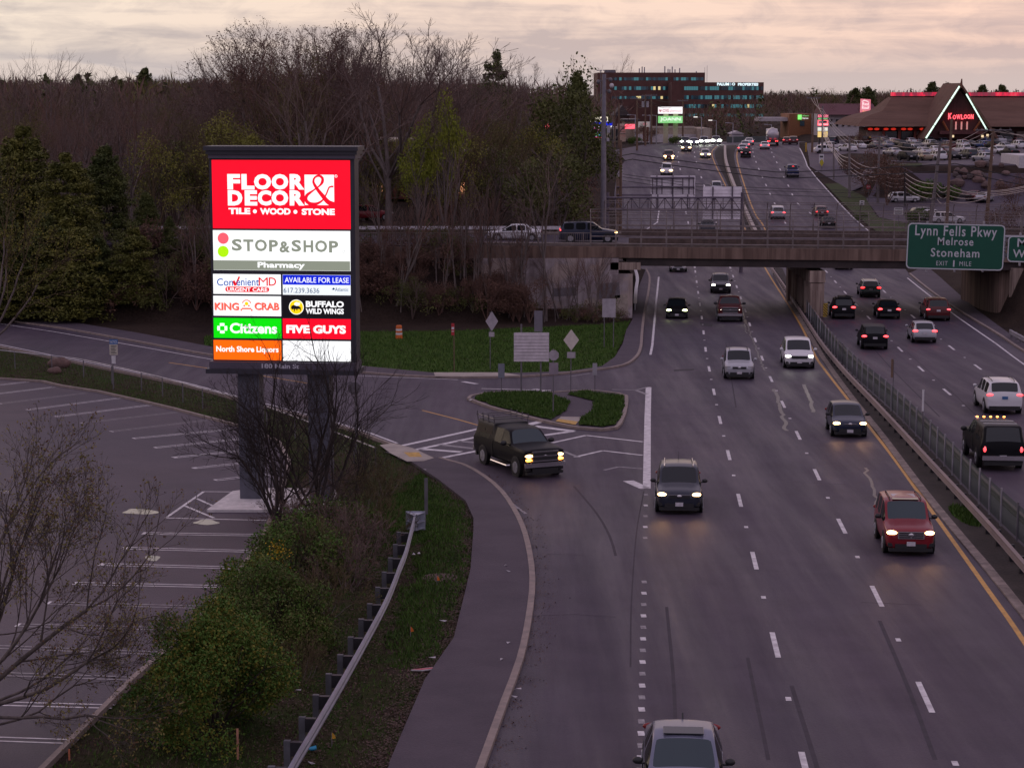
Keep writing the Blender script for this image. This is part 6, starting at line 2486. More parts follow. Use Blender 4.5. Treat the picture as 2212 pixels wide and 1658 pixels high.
# forsythia flowers in the second bush
p = g(600, 1330)
rs_ = np.random.RandomState(3)
V_, F_ = quads(rs_, np.array([p.x, p.y, gz(p.y) + 2.0]) + rs_.normal(scale=(.22, .2, .2), size=(160, 3)), .07, .8)
o = bpy.data.objects.new('yellow_blossom', raw_mesh('yellow_blossom', V_, F_, [leafmat('blossom', (.35, .22, .01), (.5, .33, .02))]))
COL.objects.link(o)
tag(o, 'spray of yellow blossom among the bushes left of the guardrail', 'blossom')

# bushes beyond the bridge on the right, shrubs at the gas station
RB = [leafy(101, 2.0, 2.0, 2600, M_LEAF, .2, 0, 20, None, 2, .6, .8, M_OLIVE), leafy(102, 6.5, 3.6, 2600, M_BUD, .22, .15, 22, M_TWIG2, 4)]
for u, v, y, k, sx, lab in ((1995, 430, 312, 0, 1.5, 'bright green hedge mound under the restaurant car park'), (2052, 432, 313, 0, 1.0, 'green hedge beside the boulders'), (1982, 470, 283, 0, 1.0, 'small green bush beside the parked white cars'),
                            (1862, 470, 286, 0, .55, 'tiny bush near the stop sign'), (1915, 440, 306, 1, 1.1, 'brown rounded tree below the restaurant car park'), (1870, 425, 318, 1, 1.1, 'brown tree by the pole line near the highway'), (1850, 330, 400, 1, .6, 'small brown tree at the corner of the restaurant'),
                            (1460, 297, 428, 0, .8, 'dark clipped shrub near the tall pharmacy sign'), (1372, 303, 426, 0, .8, 'dark shrub beside the petrol station'), (2172, 500, 262, 1, .75, 'bare bush at the right edge behind the overpass'), (2190, 455, 300, 1, .8, 'dark bush at the foot of the white building'), (1395, 300, 432, 1, .7, 'dark conical shrub near the bank sign')):
    x = at(u, v, y).x
    plant(RB[k], 'bush' if k == 0 else 'small_tree', lab, 'bush' if k == 0 else 'tree', (x, y, G(x, y)), u, (sx, sx, sx))
for i, (u, y) in enumerate(((1700, 640), (1740, 600), (1790, 560), (1830, 545), (1675, 700), (1770, 620))):
    x = at(u, 300, y).x
    plant(BT[3 + i % 3], 'bare_tree', 'leafless tree on the dark slope between the office block and the motel', 'tree', (x, y, G(x, y) - 1), u, (.75, .75, .62), 'trees on the slope beyond the crest')

# ================================================================ roadside things
M_GALV = mat('galvanised', (.36, .34, .38), .5, metal=.35, var=.2, vscale=1.5)
M_GALV_D = mat('galvanised_dark', (.16, .15, .17), .5, metal=.4, var=.2, vscale=1.5)
M_WOODPOLE = bark('wood_pole', (.13, .085, .062), (.20, .135, .10))
M_POLE_G = bark('grey_pole', (.15, .13, .135), (.22, .19, .19))
M_SBACK = mat('plate_back', (.40, .36, .40), .5, metal=.15, var=.15, vscale=2)
M_DARKSTEEL = mat('dark_steel', (.03, .028, .034), .5, metal=.3, var=.2)


def ngon_plate(b, c, r, n, rot, y, th=.02, m=0):
    b.prism([(c[0] + r * math.cos(R(rot + 360 * k / n)), c[1] + r * math.sin(R(rot + 360 * k / n))) for k in range(n)], y - th / 2, y + th / 2, m=m)


def post_sign(label, u, vb, plates, post_r=.03, top_v=None, cat='road sign', name='road_sign', us=None, postmat=None, base=None):
    """plates: (shape, u0, v0, u1, v1, material); all in the upright plane through the post"""
    p = base or g(u, vb)
    t = thing(name, label, cat, p)
    tv = top_v if top_v is not None else min(q[2] for q in plates) + 2
    for uu in (us or [u]):
        b = MB()
        x = at(uu, vb, p.y).x - p.x
        ztop = at(uu, tv, p.y).z - p.z
        b.tube((x, .03, -.2), (x, .03, ztop), post_r, n=8)
        b.build('post', postmat or M_GALV_D, t)
    for sh, u0, v0, u1, v1, m in plates:
        a, c = at(u0, v1, p.y) - p, at(u1, v0, p.y) - p
        b = MB()
        cx, cz, w, h = (a.x + c.x) / 2, (a.z + c.z) / 2, c.x - a.x, c.z - a.z
        if sh == 'diamond':
            b.prism([(cx - w / 2, cz), (cx, cz - h / 2), (cx + w / 2, cz), (cx, cz + h / 2)], -.03, -.01)
        elif sh == 'octagon':
            ngon_plate(b, (cx, cz), w / 2 * 1.08, 8, 22.5, -.02)
        elif sh == 'ribs':
            n = 9
            for i in range(n):
                b.box((cx, -.03, a.z + h * (i + .5) / n), (w, .04, h / n * .98))
                b.box((cx, -.06, a.z + h * (i + .08) / n), (w, .04, h / n * .2))
        else:
            b.box((cx, -.02, cz), (w, .025, h))
        b.build('sign_plate', m, t)
    return t, p


M_WHITESIGN = mat('white_sign', (.62, .60, .62), .5, var=.08)
M_REDSIGN = mat('red_sign', (.42, .03, .04), .5, var=.1)
M_BLUESIGN = mat('blue_sign', (.02, .13, .36), .5, var=.05)
post_sign('grey back of a diamond warning sign with a small plate, on the lawn', 1059, 797, [('diamond', 1049, 672, 1076, 715, M_SBACK), ('rect', 1056, 717, 1068, 727, M_SBACK)])
t_, p_ = post_sign('back of a large ribbed sign on two posts, on the traffic island', 1126, 853, [('ribs', 1110, 718, 1186, 780, mat('ribbed_back', (.62, .56, .60), .45, metal=.1, var=.12)), ('rect', 1154, 671, 1172, 716, mat('slate_back', (.17, .155, .19), .5, var=.1))], .05, 700, us=[1126, 1168])
post_sign('back of an octagonal stop sign above a square plate, on the island', 1195, 897, [('octagon', 1185, 752, 1207, 782, M_SBACK), ('rect', 1186, 783, 1206, 808, mat('plum_back', (.25, .21, .25), .5, var=.1))], .035)
post_sign('pale back of a diamond sign with a small plate, brightest of the diamonds', 1233, 850, [('diamond', 1217, 711, 1251, 757, mat('cream_back', (.62, .55, .50), .5, var=.1)), ('rect', 1225, 760, 1243, 773, M_SBACK)])
post_sign('back of a tall rectangular sign on two posts near the abutment', 1305, 750, [('rect', 1301, 645, 1330, 685, M_SBACK)], .035, 650, us=[1305, 1325])
post_sign('small dark rectangular plate on a post at the left tip of the island', 1083, 850, [('rect', 1076, 785, 1090, 816, mat('blue_grey_back', (.19, .20, .25), .5, var=.1))])
post_sign('narrow plate on a thin post at the top edge of the island', 1285, 847, [('rect', 1280, 784, 1290, 810, M_GALV)])
t_, p_ = post_sign('slim red and white marker plate on a rusty post in the lawn', 981, 806, [('rect', 975, 698, 981.5, 724, M_REDSIGN)], .03, postmat=M_WOODPOLE)
for v0, v1 in ((706, 711), (714.5, 716)):
    a, c = at(975.5, v1, p_.y) - p_, at(981, v0, p_.y) - p_
    b = MB()
    b.box(((a.x + c.x) / 2, -.04, (a.z + c.z) / 2), (c.x - a.x, .012, c.z - a.z))
    b.build('white_band', M_WHITESIGN, t_)
post_sign('thin post with the dim back of an octagonal sign right of the plaza sign posts', 769, 978, [('octagon', 752, 824, 779, 853, mat('asphalt_grey_back', (.12, .105, .12), .6, var=.1))], .04)
post_sign('thin grey delineator post beside the end of the guardrail', 919, 1134, [('rect', 917, 1032, 924, 1110, M_GALV_D)], .02)
post_sign('brown edge of a small sign standing among the median fence posts', 1928, 890, [('rect', 1924, 775, 1930, 815, M_WOODPOLE)], .03)
post_sign('narrow white marker sign behind the median fence', 1992, 962, [('rect', 1991, 841, 1996.5, 888, M_WHITESIGN)], .035)
# notice sign by the parking lot
t_, p_ = post_sign('blue and white NOTICE sign with a smaller plate under it beside the parking lot', 245, 840, [('rect', 237, 733, 254, 743, M_BLUESIGN), ('rect', 237, 743.5, 254, 766, mat('cream_sign', (.50, .46, .38), .5, var=.1)), ('rect', 241.5, 768, 249.5, 785, M_WHITESIGN)], .04)
b = MB()
a, c = at(238.5, 741, p_.y) - p_, at(252.5, 735, p_.y) - p_
b.text('NOTICE', a.x, c.x, a.z, c.z, -.04, 0, .01)
b.build('lettering', M_WHITESIGN, t_)
b = MB()
for i in range(6):
    a, c = at(239 + (i % 2), 747.2 + i * 3.1, p_.y) - p_, at(252 - (i * 7 % 5), 746 + i * 3.1, p_.y) - p_
    b.box(((a.x + c.x) / 2, -.036, (a.z + c.z) / 2), (c.x - a.x, .006, c.z - a.z))
b.build('text_lines', mat('sign_ink', (.05, .05, .06), .6, var=0), t_)
# hazard markers
M_HY = mat('hazard_yellow', (.55, .36, .03), .5, var=.05)


def hazard(label, u0, v0, u1, v1, y, flip=1):
    a, c = at(u0, v1, y), at(u1, v0, y)
    p = Vector(((a.x + c.x) / 2, y, a.z))
    t = thing('hazard_marker', label, 'road sign', p)
    w, h = c.x - a.x, c.z - a.z
    b = MB()
    b.box((0, 0, h / 2), (w, .03, h))
    b.build('plate', M_HY, t)
    b = MB()
    n = 5
    for i in range(-1, n):
        z0 = h * i / n
        q = [(-w / 2, z0), (w / 2, z0 + flip * -w * .9 + w * .9), (w / 2, z0 + h / n * .5 + (w * .9 if flip < 0 else 0)), (-w / 2, z0 + h / n * .5 + (w * .9 if flip > 0 else 0))]
        q = [(-w / 2, z0 + (w if flip > 0 else 0)), (w / 2, z0 + (0 if flip > 0 else w)), (w / 2, z0 + h / n * .5 + (0 if flip > 0 else w)), (-w / 2, z0 + h / n * .5 + (w if flip > 0 else 0))]
        q = [(x, min(max(z, 0), h)) for x, z in q]
        if max(z for x, z in q) - min(z for x, z in q) > .02:
            b.flat(q, -.018, 0)
    b.build('black_stripes', E_BLACK, t)
    b = MB()
    b.box((0, .03, -.3), (.06, .03, h * 2 + .6))
    b.build('post', M_GALV_D, t)


hazard('yellow and black striped hazard plate at the foot of the bridge pier', 1778, 655, 1788, 684, 166.5)
hazard('yellow and black striped hazard plate on the right wing wall', 2201, 653, 2213, 686, 168.4)
# traffic barrel
p = g(862, 731)
t = thing('traffic_barrel', 'orange and white traffic drum on the lawn', 'barrel', p)
b = MB()
b.path([(0, 0, .0), (0, 0, .08), (0, 0, .081), (0, 0, .95), (0, 0, 1.0)], [.30, .30, .26, .22, .18], 16)
b.build('drum', mat('drum_orange', (.62, .13, .02), .5, var=.15), t)
for z in (.30, .60):
    b = MB()
    b.tube((0, 0, z), (0, 0, z + .15), .262 - z * .04, .256 - z * .04, 16)
    b.build('white_band', M_WHITESIGN, t)

# ---- near guardrail: W-beam on blocked posts with its flared end
GR = smooth_line([g(u, v, None, .72) for u, v in ((560, 1790), (626, 1658), (682, 1563), (738, 1468), (789, 1378), (828, 1306), (848, 1262), (863, 1222), (876, 1190), (888, 1145), (896, 1115))], .5)
root = thing('guardrail', 'curving steel guardrail with black block posts and a boxy end beside the footpath', 'guardrail', (0, 0, 0))


def wbeam(mb, line, top, m=0, prof=((0, 0), (-.04, -.045), (.035, -.10), (.035, -.14), (-.04, -.19), (.035, -.24), (.035, -.27), (-.04, -.315), (0, -.34)), side=1, zf=None):
    ns = normals2d(line)
    vs = []
    for p, n in zip(line, ns):
        z = gz(p.y) + top
        for dx, dz in prof:
            q = p + n * dx * side * -1
            vs.append((q.x, q.y, z + dz))
    k = len(prof)
    fs = [(i * k + j, i * k + j + 1, (i + 1) * k + j + 1, (i + 1) * k + j) for i in range(len(line) - 1) for j in range(k - 1)]
    mb.add(vs, fs, m)
    vs2 = [(v[0], v[1], v[2]) for v in vs]
    mb.box((line[0].x, line[0].y, gz(line[0].y) + top - .17), (.06, .02, .34), m)


mb = MB()
wbeam(mb, GR, .74)
for o_ in (-.012, .012):                          # bright folded top edge
    pass
strip(mb, GR, .075, .742, 0)
mb.build('beam', mat('beam_steel', (.20, .205, .26), .42, metal=.35, var=.18, vscale=1.5), root, smooth=False)
acc, last = 0.0, GR[0]
nrm = normals2d(GR)
for i, p in enumerate(GR):
    acc += (p - last).length
    last = p
    if acc >= 1.9 and i < len(GR) - 6:
        acc = 0
        n = nrm[i]
        b = MB()
        q = p + n * .20
        d = Vector((-n.y, n.x, 0))
        rot = Matrix.Rotation(math.atan2(n.y, n.x), 3, 'Z')
        b.box((q.x, q.y, gz(q.y) + .56), (.26, .15, .34), 0, rot)
        b.build('block', M_DARKSTEEL, root)
        b = MB()
        q = p + n * .42
        b.box((q.x, q.y, gz(q.y) + .30), (.16, .12, .92), 0, rot)
        b.build('post', mat('rail_post', (.10, .10, .115), .6, metal=.2, var=.2), root)
p, n = GR[-1], nrm[-1]
d = Vector((n.y, -n.x, 0))
b = MB()
z = gz(p.y)
rot = Matrix.Rotation(math.atan2(n.y, n.x), 3, 'Z')
for zz in (.76, .44, .18):
    b.prism([(p.x + n.x * s_ * .36 + d.x * .55, p.y + n.y * s_ * .36 + d.y * .55) for s_ in (1, -1)] + [(p.x - n.x * .06, p.y - n.y * .06), (p.x + n.x * .06, p.y + n.y * .06)], z + zz - .012, z + zz + .012, 'z')
c = p + d * .56
b.box((c.x, c.y, z + .45), (.74, .03, .72), 0, rot)
b.box((p.x + d.x * .2, p.y + d.y * .2, z + .45), (.12, .7, .5), 0, rot)
b.build('end_terminal', mat('terminal_steel', (.34, .36, .44), .45, metal=.3, var=.15), root)

# ---- median: rail, green screen fence, second rail
RL = smooth_line([g(u, v, None, .66) for u, v in ((2560, 1630), (2400, 1430), (2212, 1216), (2125, 1118), (2013, 998), (1901, 878), (1822, 796), (1772, 735), (1742, 690), (1700, 625), (1668, 578))], 1.0)
root = thing('guardrail', 'weathered brown guardrail along the median on the camera side of the screen fence', 'guardrail', (0, 0, 0))
mb = MB()
M_RUSTBEAM = mat('weathered_beam', (.27, .195, .175), .6, metal=.2, var=0, color2=(.20, .15, .15), vscale=.5)
wbeam(mb, RL, .70, 0)
strip(mb, RL, .16, .702)
mb.build('beam', M_RUSTBEAM, root)
acc, last = 0, RL[0]
nr = normals2d(RL)
for i, p in enumerate(RL):
    acc += (p - last).length
    last = p
    if acc > 1.9:
        acc = 0
        q = p + nr[i] * .16 * -1
        b = MB()
        b.box((q.x, q.y, gz(q.y) + .28), (.16, .12, .76), 0)
        b.build('post', M_DARKSTEEL, root)
root = thing('screen_fence', 'green mesh screen fence with grey posts along the median', 'fence', (0, 0, 0))
FL = resample(MED_R, 1.0)
FL = [p for p in FL if p.y < 168]
mb = MB()
h = 1.42
m_sc = bpy.data.materials.new('screen_mesh')
m_sc.use_nodes = True
nt = m_sc.node_tree
bs = nt.nodes['Principled BSDF']
bs.inputs['Base Color'].default_value = (.035, .062, .055, 1)
bs.inputs['Roughness'].default_value = .8
trn = nt.nodes.new('ShaderNodeBsdfTransparent')
mxs = nt.nodes.new('ShaderNodeMixShader')
mxs.inputs[0].default_value = .68
nt.links.new(trn.outputs[0], mxs.inputs[1])
nt.links.new(bs.outputs[0], mxs.inputs[2])
nt.links.new(mxs.outputs[0], nt.nodes['Material Output'].inputs[0])
vs = [(p.x, p.y, gz(p.y) + zz) for p in FL for zz in (.16, h)]
mb.add(vs, [(2 * i, 2 * i + 2, 2 * i + 3, 2 * i + 1) for i in range(len(FL) - 1)])
mb.build('screen', m_sc, root)
acc, last = 2.0, FL[0]
for i, p in enumerate(FL):
    acc += (p - last).length
    last = p
    if acc >= 2.3:
        acc = 0
        b = MB()
        b.tube((p.x - .04, p.y - .03, gz(p.y) - .1), (p.x - .04, p.y - .03, gz(p.y) + h + .12), .04, n=6)
        b.build('post', M_GALV if i % 3 else M_GALV_D, root)
root = thing('guardrail', 'second brown guardrail seen through the green screen fence', 'guardrail', (0, 0, 0))
n2 = normals2d(FL)
R2 = [p - n * .55 if n.x < 0 else p + n * .55 for p, n in zip(FL, n2)]
mb = MB()
wbeam(mb, R2, .70, 0, side=-1)
strip(mb, R2, .14, .702)
mb.build('beam', M_RUSTBEAM, root)
# rails of the far median
FR = smooth_line([g(u, v, None, .6) for u, v in ((1636, 505), (1605, 441), (1586, 400), (1574, 367), (1567, 340), (1566, 315))], 3)
root = thing('median_barrier', 'pale concrete barrier along the far median', 'barrier', (0, 0, 0))
mb = MB()
curb(mb, FR, .45, .75)
mb.build('wall', mat('pale_barrier', (.40, .34, .31), .7, var=.2), root)
# guard rail of the right pavement beside the right abutment
root = thing('guardrail', 'short guardrail in front of the right wing wall', 'guardrail', (0, 0, 0))
q = smooth_line([g(u, v, None, .7) for u, v in ((2181, 712), (2215, 730), (2300, 775))], 1)
mb = MB()
wbeam(mb, q, .72, side=1)
strip(mb, q, .12, .722)
mb.build('beam', M_GALV, root)
for p in q[::2]:
    b = MB()
    b.box((p.x + .15, p.y, gz(p.y) + .3), (.14, .14, .8))
    b.build('post', M_GALV_D, root)
# left kerb rail under the bridge
root = thing('guardrail', 'white edged guardrail running out under the bridge by the left abutment', 'guardrail', (0, 0, 0))
q = smooth_line([g(u, v, None, .7) for u, v in ((1372, 655), (1374, 625), (1377, 600), (1372, 580))], 2)
mb = MB()
strip(mb, q, .3, .70)
curb(mb, q, .1, .72)
mb.build('beam', mat('rail_pale', (.50, .48, .52), .5, var=.15), root)

# ---- chain link fence between the side street and the parking lot
root = thing('chain_fence', 'low chain link fence with a bright top rail along the side street', 'fence', (0, 0, 0))
CFL = smooth_line([g(u, v, None, 1.12) for u, v in ((-120, 742), (53, 762), (157, 773), (241, 790), (305, 804), (373, 821), (437, 839), (512, 858), (600, 886), (716, 930), (811, 967))], 1.2)
mb = MB()
mb.path([(p.x, p.y, gz(p.y) + 1.12) for p in CFL], .035, 6)
mb.build('top_rail', M_GALV, root)
acc, last = 0, CFL[0]
for p in CFL[2:] + [CFL[-1]]:
    acc += (p - last).length
    last = p
    if acc > 3.0 or p is CFL[-1]:
        acc = 0
        b = MB()
        b.tube((p.x, p.y, gz(p.y) - .1), (p.x, p.y, gz(p.y) + 1.16), .035, n=6)
        b.build('post', M_GALV_D, root)
wm = MB()
for i in range(len(CFL) - 1):
    p, q = CFL[i], CFL[i + 1]
    for k in range(3):
        a = p.lerp(q, k / 3)
        for s_ in (1, -1):
            c = a + (q - p).normalized() * .55 * s_
            wm.tube((a.x, a.y, gz(a.y) + .05), (c.x, c.y, gz(c.y) + 1.1), .0025, n=3, caps=False)
wm.build('mesh_infill', M_GALV_D, root)

# ---- small things lying about
t = thing('wooden_stake', 'pinkish wooden survey stake in the verge at the bottom', 'stake', g(514, 1638))
b = MB()
b.box((0, 0, .35), (.05, .03, .82))
b.build('stake', mat('stake_wood', (.42, .20, .13), .8, var=.15), t)
t = thing('wooden_stake', 'short orange stake under the budding tree', 'stake', g(150, 1640))
b = MB()
b.box((0, 0, .12), (.04, .03, .3))
b.build('stake', mat('stake_orange', (.5, .16, .08), .8, var=.15), t)
for u, v, c, lab in ((944, 1266, (.65, .16, .02), 'orange marker flag beside the oval cover'), (887, 1378, (.65, .15, .02), 'orange marker flag in the middle of the verge'), (717, 1612, (.6, .33, .03), 'yellow marker flag near the bottom of the guardrail')):
    t = thing('marker_flag', lab, 'flag', g(u, v))
    b = MB()
    b.tube((0, 0, 0), (0, 0, .36), .006, n=5)
    b.build('wire', M_GALV, t)
    b = MB()
    b.prism([(0, .20), (.10, .22), (.07, .30), (.01, .37)], -.003, .003)
    b.build('flag_cloth', mat('flag_%d' % u, c, .6, var=0), t)
p = g(920, 1451)
b = MB()
b.prism([(-.42, -.06), (-.1, -.10), (.36, .10), (.45, .28), (.05, .16), (-.3, .02)], 0, .03, 'z')
b.prism([(-.40, -.03), (-.1, -.06), (.33, .12), (.38, .23), (.05, .12), (-.28, .02)], .03, .034, 'z', 1)
tag(b.build('cardboard_piece', [mat('card_white', (.5, .45, .48), .7, var=.1), mat('card_red', (.42, .06, .09), .7, var=.15)], None, False, (p.x, p.y, p.z + .06)), 'red and white flattened cardboard at the footpath edge', 'litter')
p = g(674, 1622)
t = thing('paper_cup', 'bright blue cup lying beside the guardrail', 'cup', p)
b = MB()
b.tube((-.08, 0, .06), (.10, .05, .08), .045, .06, 12)
b.build('cup_body', mat('cup_blue', (.03, .30, .50), .4, var=0), t)
for i, (u, v) in enumerate(((934, 1429), (1084, 1432), (1120, 1497), (1111, 1514), (1093, 1228), (1098, 1241), (673, 1650), (702, 1519), (957, 1349), (893, 1198), (904, 1202), (645, 1492), (620, 1482), (1098, 1396), (1016, 868), (918, 1020))):
    p = g(u, v)
    b = MB()
    w = rnd.uniform(.05, .12)
    b.add([(-w, -w * .5, .02), (w * .8, -w * .6, .0), (w, w * .5, .05), (-w * .6, w * .4, .01), (-w, -w * .5, .01), (w * .8, -w * .6, -.01), (w, w * .5, .04), (-w * .6, w * .4, 0)], [(0, 1, 2, 3), (7, 6, 5, 4), (0, 4, 5, 1), (1, 5, 6, 2), (2, 6, 7, 3), (3, 7, 4, 0)])
    tag(b.build('paper_scrap', mat('scrap_paper', (.5, .47, .50), .8, var=.15), None, False, (p.x, p.y, p.z + .12 if 900 < u else p.z + .02), rnd.uniform(0, 6)), 'pale paper scrap lying on the verge or beside the kerb', 'litter', 'scraps of litter')
p = g(950, 1248)
b = MB()
b.tube((0, 0, -.05), (0, 0, .03), .62, n=20)
tag(b.build('manhole_cover', mat('rusty_cover', (.085, .05, .045), .8, var=.25, vscale=6), None, False, (p.x, p.y, p.z)), 'round rusty cover set in the verge', 'manhole cover')
p = g(130, 800)
for u, v, s_, lab in ((130, 793, .55, 'reddish boulder on the verge near the leafing tree'), (118, 806, .35, 'small boulder beside the reddish one')):
    p = g(u, v)
    b = MB()
    b.ball((0, 0, s_ * .5), s_, n=10, k=7, sc=(1.4, 1, .7))
    b.v = [(x * (1 + .12 * math.sin(7 * x + 3 * z)), y * (1 + .15 * math.cos(5 * y)), z * (1 + .1 * math.sin(9 * x))) for x, y, z in b.v]
    tag(b.build('boulder', mat('boulder_brown', (.14, .085, .075), .9, var=.25, vscale=2, bump=.5), None, True, tuple(p)), lab, 'boulder')

# grass blades on the lawns and the verge
def grass(name, polys, n, seed, hgt, mats_, zoff, w=.035):
    rs = np.random.RandomState(seed)
    P = []
    tri = []
    for poly in polys:
        pl = [(q.x, q.y) for q in poly]
        for t in tessellate_polygon([[Vector((x, y, 0)) for x, y in pl]]):
            a, b_, c = [np.array(pl[i]) for i in t]
            tri.append((a, b_, c, abs((b_[0] - a[0]) * (c[1] - a[1]) - (b_[1] - a[1]) * (c[0] - a[0])) / 2))
    ar = np.array([q[3] for q in tri])
    pick = rs.choice(len(tri), n, p=ar / ar.sum())
    u, v = rs.uniform(size=n), rs.uniform(size=n)
    sw = u + v > 1
    u[sw], v[sw] = 1 - u[sw], 1 - v[sw]
    xy = np.array([tri[k][0] + (tri[k][1] - tri[k][0]) * uu + (tri[k][2] - tri[k][0]) * vv for k, uu, vv in zip(pick, u, v)])
    z = np.array([gz(q) for q in xy[:, 1]]) + zoff
    az = rs.uniform(0, 6.28, n)
    hh = hgt * rs.uniform(.5, 1.4, n)
    dx, dy = np.cos(az) * w, np.sin(az) * w
    lx, ly = rs.normal(size=n) * hh * .35, rs.normal(size=n) * hh * .35
    V = np.stack([np.stack([xy[:, 0] - dx, xy[:, 1] - dy, z], 1), np.stack([xy[:, 0] + dx, xy[:, 1] + dy, z], 1), np.stack([xy[:, 0] + lx, xy[:, 1] + ly, z + hh], 1)], 1).reshape(-1, 3)
    me = raw_mesh(name, V, np.arange(n * 3).reshape(-1, 3), mats_, rs.randint(0, len(mats_), n))
    o = bpy.data.objects.new(name, me)
    COL.objects.link(o)
    return o


GRS = [leafmat('grass_a', (.038, .088, .010), (.062, .13, .016)), leafmat('grass_b', (.055, .10, .016), (.075, .12, .025)), leafmat('grass_c', (.022, .055, .007), (.042, .085, .012))]
DRY = GRS[:2] + [leafmat('grass_dry', (.075, .055, .035), (.11, .085, .055)), leafmat('grass_brown', (.045, .03, .022), (.06, .042, .03))]
tag(grass('grass', [LAWN_N], 26000, 1, .16, GRS, 0.0), 'green lawn grass in front of the wood', 'grass', kind='stuff')
tag(grass('grass', [ISL_L, ISL_R], 12000, 2, .14, GRS, .14), 'grass of the traffic island', 'grass', kind='stuff')
tag(grass('grass', [GREEN, GREEN2], 16000, 3, .12, GRS, -.01, .025), 'green grass around the guardrail end', 'grass', kind='stuff')
tag(grass('grass', [STRIP_POLY], 60000, 4, .10, DRY, -.02, .022), 'thin brown grass of the verge', 'grass', kind='stuff')
p = g(2085, 1118)
q = [Vector((p.x + .9 * math.cos(t) * (.5 if 1 else 1), p.y + 2.2 * math.sin(t), 0)) for t in [k * .6 for k in range(10)]]
tag(grass('weeds', [q], 900, 5, .22, GRS, .03), 'tuft of weeds in the median', 'weeds', kind='stuff')
# litter of dry leaves and grit along the kerb
rs_ = np.random.RandomState(5)
C_ = []
for i in range(2600):
    k = rs_.randint(2, len(KERB_NEAR) - 3)
    C_.append((KERB_NEAR[k].x + abs(rs_.normal()) * .35 + .12, KERB_NEAR[k].y + rs_.normal() * .5, gz(KERB_NEAR[k].y) + .012))
V_, F_ = quads(rs_, C_, .05, .7, .9)
o = bpy.data.objects.new('kerb_grit', raw_mesh('kerb_grit', V_, F_, [leafmat('grit', (.05, .035, .03), (.11, .085, .075)), M_BUD], rs_.randint(0, 2, len(F_))))
COL.objects.link(o)
tag(o, 'grit and dry leaves in the gutter', 'debris', kind='stuff')
C_ = []
wl = resample(WALK_L[:9], .3)
for i in range(9000):
    p = wl[rs_.randint(len(wl))]
    C_.append((p.x - abs(rs_.normal()) * .55 + .05, p.y + rs_.normal() * .3 + .1, gz(p.y) + .03))
for i in range(5000):
    p = GR[rs_.randint(len(GR))]
    C_.append((p.x - abs(rs_.normal()) * 1.3 + .3, p.y + rs_.normal() * .5, gz(p.y) + .03))
V_, F_ = quads(rs_, C_, .07, .7, .85)
o = bpy.data.objects.new('dead_leaves', raw_mesh('dead_leaves', V_, F_, [leafmat('dead_a', (.075, .045, .035), (.12, .075, .06)), leafmat('dead_b', (.05, .032, .027), (.08, .05, .042))], rs_.randint(0, 2, len(F_))))
COL.objects.link(o)
tag(o, 'dead brown leaves along the footpath and guardrail', 'dead leaves', kind='stuff')

# ================================================================ buildings, poles and wires in the distance
M_BRICK = mat('dark_brick', (.105, .045, .038), .85, var=.18, vscale=.25)
M_BRICK2 = mat('red_brick', (.20, .065, .05), .85, var=.25, vscale=.6)
PANE = [mat('pane_teal', (.02, .13, .17), .1, var=0, spec=.9), mat('pane_deep', (.012, .05, .07), .1, var=0, spec=.9), mat('pane_dark', (.01, .012, .018), .15, var=0, spec=.8), lamp_mat('pane_lit', (1.0, .80, .35), .75, (.1, .1, .1)), lamp_mat('pane_sky_glow', (.10, .42, .50), .32, (.05, .1, .1))]  # cyan panes: reflected sky put in as a faint glow


def bx(b, u0, v0, u1, v1, y, depth, m=0, dz0=0.0):
    a, c = at(u0, v1, y), at(u1, v0, y)
    b.box(((a.x + c.x) / 2, y + depth / 2, (a.z + c.z) / 2 + dz0), (c.x - a.x, depth, c.z - a.z), m)
    return a, c


